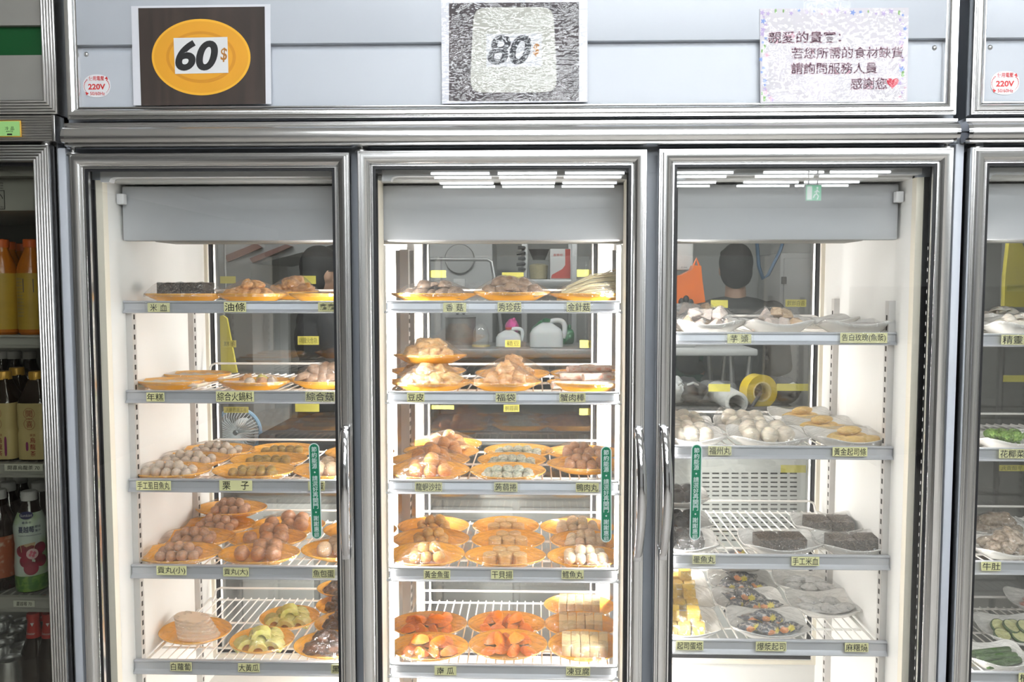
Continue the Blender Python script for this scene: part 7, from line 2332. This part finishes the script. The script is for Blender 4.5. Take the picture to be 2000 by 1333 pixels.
for (px, py, rx, rz, mt, lab, seed) in ((1345, 790, 34, 24, 'k_dark', 'dark wrapped bundle on the slotted appliance at the left', 6), (1322, 800, 16, 24, 'k_white', 'white crumpled bag on the slotted appliance at the left', 7),
                                        (1400, 776, 40, 22, 'clear', 'crumpled clear film heaped left of the yellow tape roll', 8), (1535, 795, 26, 24, 'k_dark', 'dark bag on the slotted appliance right of the tape roll', 9)):
    v = P(px, py, 1.2)
    k = pxm(1.2)
    t = empty('wrapped_bundle', (v.x, 1.2, ztop), lab, 'bundle')
    b = lump_mesh(seed, 0.25)
    b.v = [(v.x + x * rx * k, 1.2 + y * 0.08, ztop + rz * k * 0.97 + z * rz * k) for x, y, z in b.v]
    zmin = min(q[2] for q in b.v)
    b.v = [(x, y, z - zmin + ztop + 0.0005) for x, y, z in b.v]
    b.build('bundle_body', M[mt], t, smooth=70)
    b = MB(); b.tube([(v.x - rx * k * 0.3, 1.13, ztop + rz * k * 1.7), (v.x, 1.12, ztop + rz * k * 1.9), (v.x + rx * k * 0.3, 1.13, ztop + rz * k * 1.7)], 0.004, 6); b.build('tie', M['k_white'], t)
# behind the right neighbour: yellow rain clothes
for (q, lab) in (([(1904, 470), (1916, 470), (1919, 500), (1908, 540), (1896, 560)], 'short yellow cloth at the left end of the right edge refrigerator'), ([(1968, 468), (1990, 468), (2010, 520), (2014, 600), (1958, 600), (1960, 540)], 'long yellow cloth hanging behind the right edge refrigerator')):
    t = empty('yellow_cloth', tuple(P(q[0][0], q[0][1], 1.0)), lab, 'cloth', None)
    b = MB(); b.plate_xz([(P(x, y, 1.0).x, P(x, y, 1.0).z) for x, y in q], 0.99, 1.01); b.build('cloth', M['k_yellow'], t)
    b = MB(); v = P(q[0][0] + 8, q[0][1], 1.0); b.tube([(v.x, 1.0, v.z - 0.01), (v.x, 1.0, CEIL)], 0.004, 6); b.build('hanging_cord', M['k_steel'], t)
t = kthing('kitchen_shelving', 1960, 600, 1.2, 'dim steel shelving behind the right edge refrigerator', 'shelving')
a, c = P(1880, 600, 1.5), P(2080, 600, 1.5)
for z in (0.3, 0.85, 1.35):
    b = MB(); b.rbox(a.x, c.x, 1.5, 1.9, z, z + 0.03, 0.004); b.build('shelf_board', M['k_steel'], t)
for x in (a.x + 0.02, c.x - 0.02):
    for y in (1.52, 1.88):
        b = MB(); b.tube([(x, y, 0), (x, y, 1.9)], 0.014, 8); b.build('post', M['k_steel'], t)

# ------------------------------------------------------------------ two people in the kitchen, dim behind the rear glass
M['skin'] = mat('skin', (0.52, 0.32, 0.22), rough=0.5, vary=0.05, scale=20, sss=0.1)
M['hair'] = mat('black hair', (0.010, 0.009, 0.008), rough=0.75, vary=0.3, scale=90, stretch=(1, 1, 0.1), bump=0.3)
M['shirt_dark'] = mat('dark shirt', (0.035, 0.034, 0.036), rough=0.8, vary=0.15, scale=30, bump=0.2)
M['shirt_grey'] = mat('dark grey jacket', (0.055, 0.054, 0.052), rough=0.8, vary=0.15, scale=30, bump=0.2)
M['trousers'] = mat('black trousers', (0.02, 0.02, 0.022), rough=0.8, vary=0.15, scale=30)
M['shoe'] = mat('black shoe', (0.02, 0.02, 0.02), rough=0.5, vary=0.1, scale=30)
M['eye'] = mat('dark eye', (0.02, 0.015, 0.012), rough=0.15, vary=0.1, scale=50)
M['glasses'] = mat('black glasses frame', (0.02, 0.02, 0.02), rough=0.3, vary=0.1, scale=50)


def fused(mb, voxel, smooth_it=4):
    """fuse overlapping volumes into one continuous surface"""
    me = mb.mesh('figure', M['skin'], 180)
    o = bpy.data.objects.new('figure', me)
    COL.objects.link(o)
    r = o.modifiers.new('fuse', 'REMESH')
    r.mode = 'VOXEL'
    r.voxel_size = voxel
    r.use_smooth_shade = True
    s = o.modifiers.new('soften', 'SMOOTH')
    s.iterations = smooth_it
    s.factor = 0.5
    dg = bpy.context.evaluated_depsgraph_get()
    dg.update()
    m2 = bpy.data.meshes.new_from_object(o.evaluated_get(dg))
    bpy.data.objects.remove(o)
    bpy.data.meshes.remove(me)
    return m2


def limb(mb, pts, rs):
    """tapered rounded limb"""
    P2, R2 = [], []
    for i in range(len(pts) - 1):
        for k2 in range(5):
            t_ = k2 / 5
            P2.append(Vector(pts[i]).lerp(Vector(pts[i + 1]), t_))
            R2.append(rs[i] + (rs[i + 1] - rs[i]) * t_)
    P2.append(Vector(pts[-1])); R2.append(rs[-1])
    mb.tube(P2, R2, 14)
    mb.ell(P2[0], (R2[0],) * 3, 12, 8)
    mb.ell(P2[-1], (R2[-1],) * 3, 12, 8)


def person(label, loc, rz, shirt, long_hair, glasses, h=1.68):
    """standing figure facing local -y, hands raised to a task in front"""
    t = empty('person', loc, label, 'person')
    t.rotation_euler = (0, 0, rz)
    s = h / 1.70
    J = {}
    b = MB()
    # trunk, neck, head
    b.ell((0, 0.0, 0.95 * s), (0.155 * s, 0.105 * s, 0.12 * s)); b.ell((0, 0.0, 1.10 * s), (0.135 * s, 0.095 * s, 0.15 * s)); b.ell((0, 0.005, 1.27 * s), (0.165 * s, 0.105 * s, 0.15 * s))
    b.ell((0, 0.01, 1.37 * s), (0.17 * s, 0.075 * s, 0.06 * s))
    limb(b, [(0, 0.012, 1.38 * s), (0, -0.005, 1.50 * s)], [0.058 * s, 0.05 * s])
    hc = Vector((0, -0.012, 1.585 * s))
    b.ell(hc, (0.073 * s, 0.092 * s, 0.108 * s)); b.ell(hc + Vector((0, -0.030, -0.060)) * s, (0.05 * s, 0.055 * s, 0.055 * s))
    b.ell(hc + Vector((0, -0.098, -0.018)) * s, (0.013 * s, 0.020 * s, 0.022 * s), 10, 8)        # nose
    b.ell(hc + Vector((0, -0.083, -0.058)) * s, (0.022 * s, 0.012 * s, 0.010 * s), 10, 8)        # mouth
    for sd in (-1, 1):
        b.ell(hc + Vector((sd * 0.074, 0.005, -0.012)) * s, (0.010 * s, 0.020 * s, 0.030 * s), 10, 8)   # ear
    arms = {}
    for sd in (-1, 1):
        sh, el, wr = Vector((sd * 0.18, 0.01, 1.36)) * s, Vector((sd * 0.235, -0.03, 1.09)) * s, Vector((sd * 0.15, -0.26, 1.06)) * s
        arms[sd] = (sh, el, wr)
        limb(b, [sh, el, wr], [0.052 * s, 0.041 * s, 0.028 * s])
        # palm and five curled fingers
        d = (wr - el).normalized()
        pc = wr + d * 0.045 * s
        b.ell(pc, (0.036 * s, 0.042 * s, 0.018 * s), 12, 8)
        for f in range(4):
            x0 = (f - 1.5) * 0.018 * s
            L_ = (0.068, 0.078, 0.073, 0.058)[f] * s
            base = pc + Vector((x0, -0.030 * s, 0.0))
            limb(b, [base, base + Vector((0, -L_ * 0.5, -0.004 * s)), base + Vector((0, -L_ * 0.8, -L_ * 0.35)), base + Vector((0, -L_ * 0.75, -L_ * 0.62))], [0.009 * s, 0.0085 * s, 0.0078 * s, 0.007 * s])
        base = pc + Vector((-sd * 0.030 * s, 0.012 * s, 0))
        limb(b, [base, base + Vector((-sd * 0.022, -0.022, -0.004)) * s, base + Vector((-sd * 0.026, -0.046, -0.012)) * s], [0.0115 * s, 0.010 * s, 0.008 * s])
        hp, kn, an = Vector((sd * 0.085, 0.0, 0.92)) * s, Vector((sd * 0.095, -0.012, 0.49)) * s, Vector((sd * 0.10, 0.015, 0.075)) * s
        arms[sd] += (hp, kn, an)
        limb(b, [hp, kn, an], [0.085 * s, 0.056 * s, 0.038 * s])
        limb(b, [an, an + Vector((0, -0.12, -0.035)) * s], [0.04 * s, 0.032 * s])
    me = fused(b, 0.0072)
    me.materials.clear(); me.materials.append(M['skin'])
    link_copy(me, 'body', t)
    c = MB()
    c.ell((0, 0.0, 0.99 * s), (0.172 * s, 0.120 * s, 0.12 * s)); c.ell((0, 0.0, 1.12 * s), (0.155 * s, 0.113 * s, 0.16 * s)); c.ell((0, 0.005, 1.28 * s), (0.182 * s, 0.120 * s, 0.15 * s)); c.ell((0, 0.01, 1.385 * s), (0.18 * s, 0.086 * s, 0.062 * s))
    for sd in (-1, 1):
        sh, el, wr = arms[sd][:3]
        limb(c, [sh, el, el.lerp(wr, 0.85)], [0.066 * s, 0.055 * s, 0.040 * s])
    me = fused(c, 0.010); me.materials.clear(); me.materials.append(shirt); link_copy(me, 'jacket', t)
    c = MB()
    c.ell((0, 0.0, 0.92 * s), (0.166 * s, 0.118 * s, 0.10 * s))
    for sd in (-1, 1):
        hp, kn, an = arms[sd][3:]
        limb(c, [hp, kn, kn.lerp(an, 0.93)], [0.096 * s, 0.068 * s, 0.055 * s])
    me = fused(c, 0.010); me.materials.clear(); me.materials.append(M['trousers']); link_copy(me, 'trousers', t)
    for sd in (-1, 1):
        an = arms[sd][5]
        c = MB(); limb(c, [an + Vector((0, 0.03, -0.035)) * s, an + Vector((0, -0.15, -0.038)) * s], [0.040 * s, 0.036 * s])
        c.v = [(x, y, max(0.0, z)) for x, y, z in c.v]
        me = fused(c, 0.008); me.materials.clear(); me.materials.append(M['shoe']); link_copy(me, 'shoe', t)
    c = MB()
    c.ell(hc + Vector((0, 0.022, 0.028)) * s, (0.085 * s, 0.092 * s, 0.100 * s)); c.ell(hc + Vector((0, 0.045, -0.02)) * s, (0.080 * s, 0.066 * s, 0.085 * s))
    c.ell(hc + Vector((0.02, -0.055, 0.075)) * s, (0.055 * s, 0.035 * s, 0.028 * s))
    if long_hair:
        c.ell(hc + Vector((0, 0.075, -0.075)) * s, (0.065 * s, 0.045 * s, 0.095 * s))
    c = noisy(c, 0.006, 28, 3)
    me = fused(c, 0.008, 2); me.materials.clear(); me.materials.append(M['hair']); link_copy(me, 'hair', t)
    for sd in (-1, 1):
        c = MB(); c.ell(hc + Vector((sd * 0.030, -0.082, 0.004)) * s, (0.011 * s, 0.007 * s, 0.006 * s), 12, 8)
        link_copy(c.mesh('eye', M['eye'], 60), 'eye', t)
    if glasses:
        c = MB()
        for sd in (-1, 1):
            cc = hc + Vector((sd * 0.032, -0.098, 0.003)) * s
            c.tube([(cc.x + 0.024 * s * math.cos(2 * PI * i / 20), cc.y, cc.z + 0.018 * s * math.sin(2 * PI * i / 20)) for i in range(21)], 0.0022 * s, 6)
            c.tube([cc + Vector((sd * 0.024, 0, 0.004)) * s, hc + Vector((sd * 0.082, 0.005, 0.006)) * s], 0.0022 * s, 6)
        c.tube([hc + Vector((-0.008, -0.100, 0.005)) * s, hc + Vector((0.008, -0.100, 0.005)) * s], 0.0022 * s, 6)
        link_copy(c.mesh('glasses', M['glasses'], 60), 'glasses', t)
    return t


v = P(628, 540, 2.05)
person('person with dark hair and black glasses in a dark shirt behind the left bay', (v.x, 2.05, 0), rad(120), M['shirt_dark'], False, True, h=(v.z + 0.02) / 0.935)
v = P(1437, 530, 2.55)
person('person in a dark grey jacket seen from behind in the right bay', (v.x, 2.55, 0), rad(172), M['shirt_grey'], False, False, h=(v.z + 0.02) / 0.935)
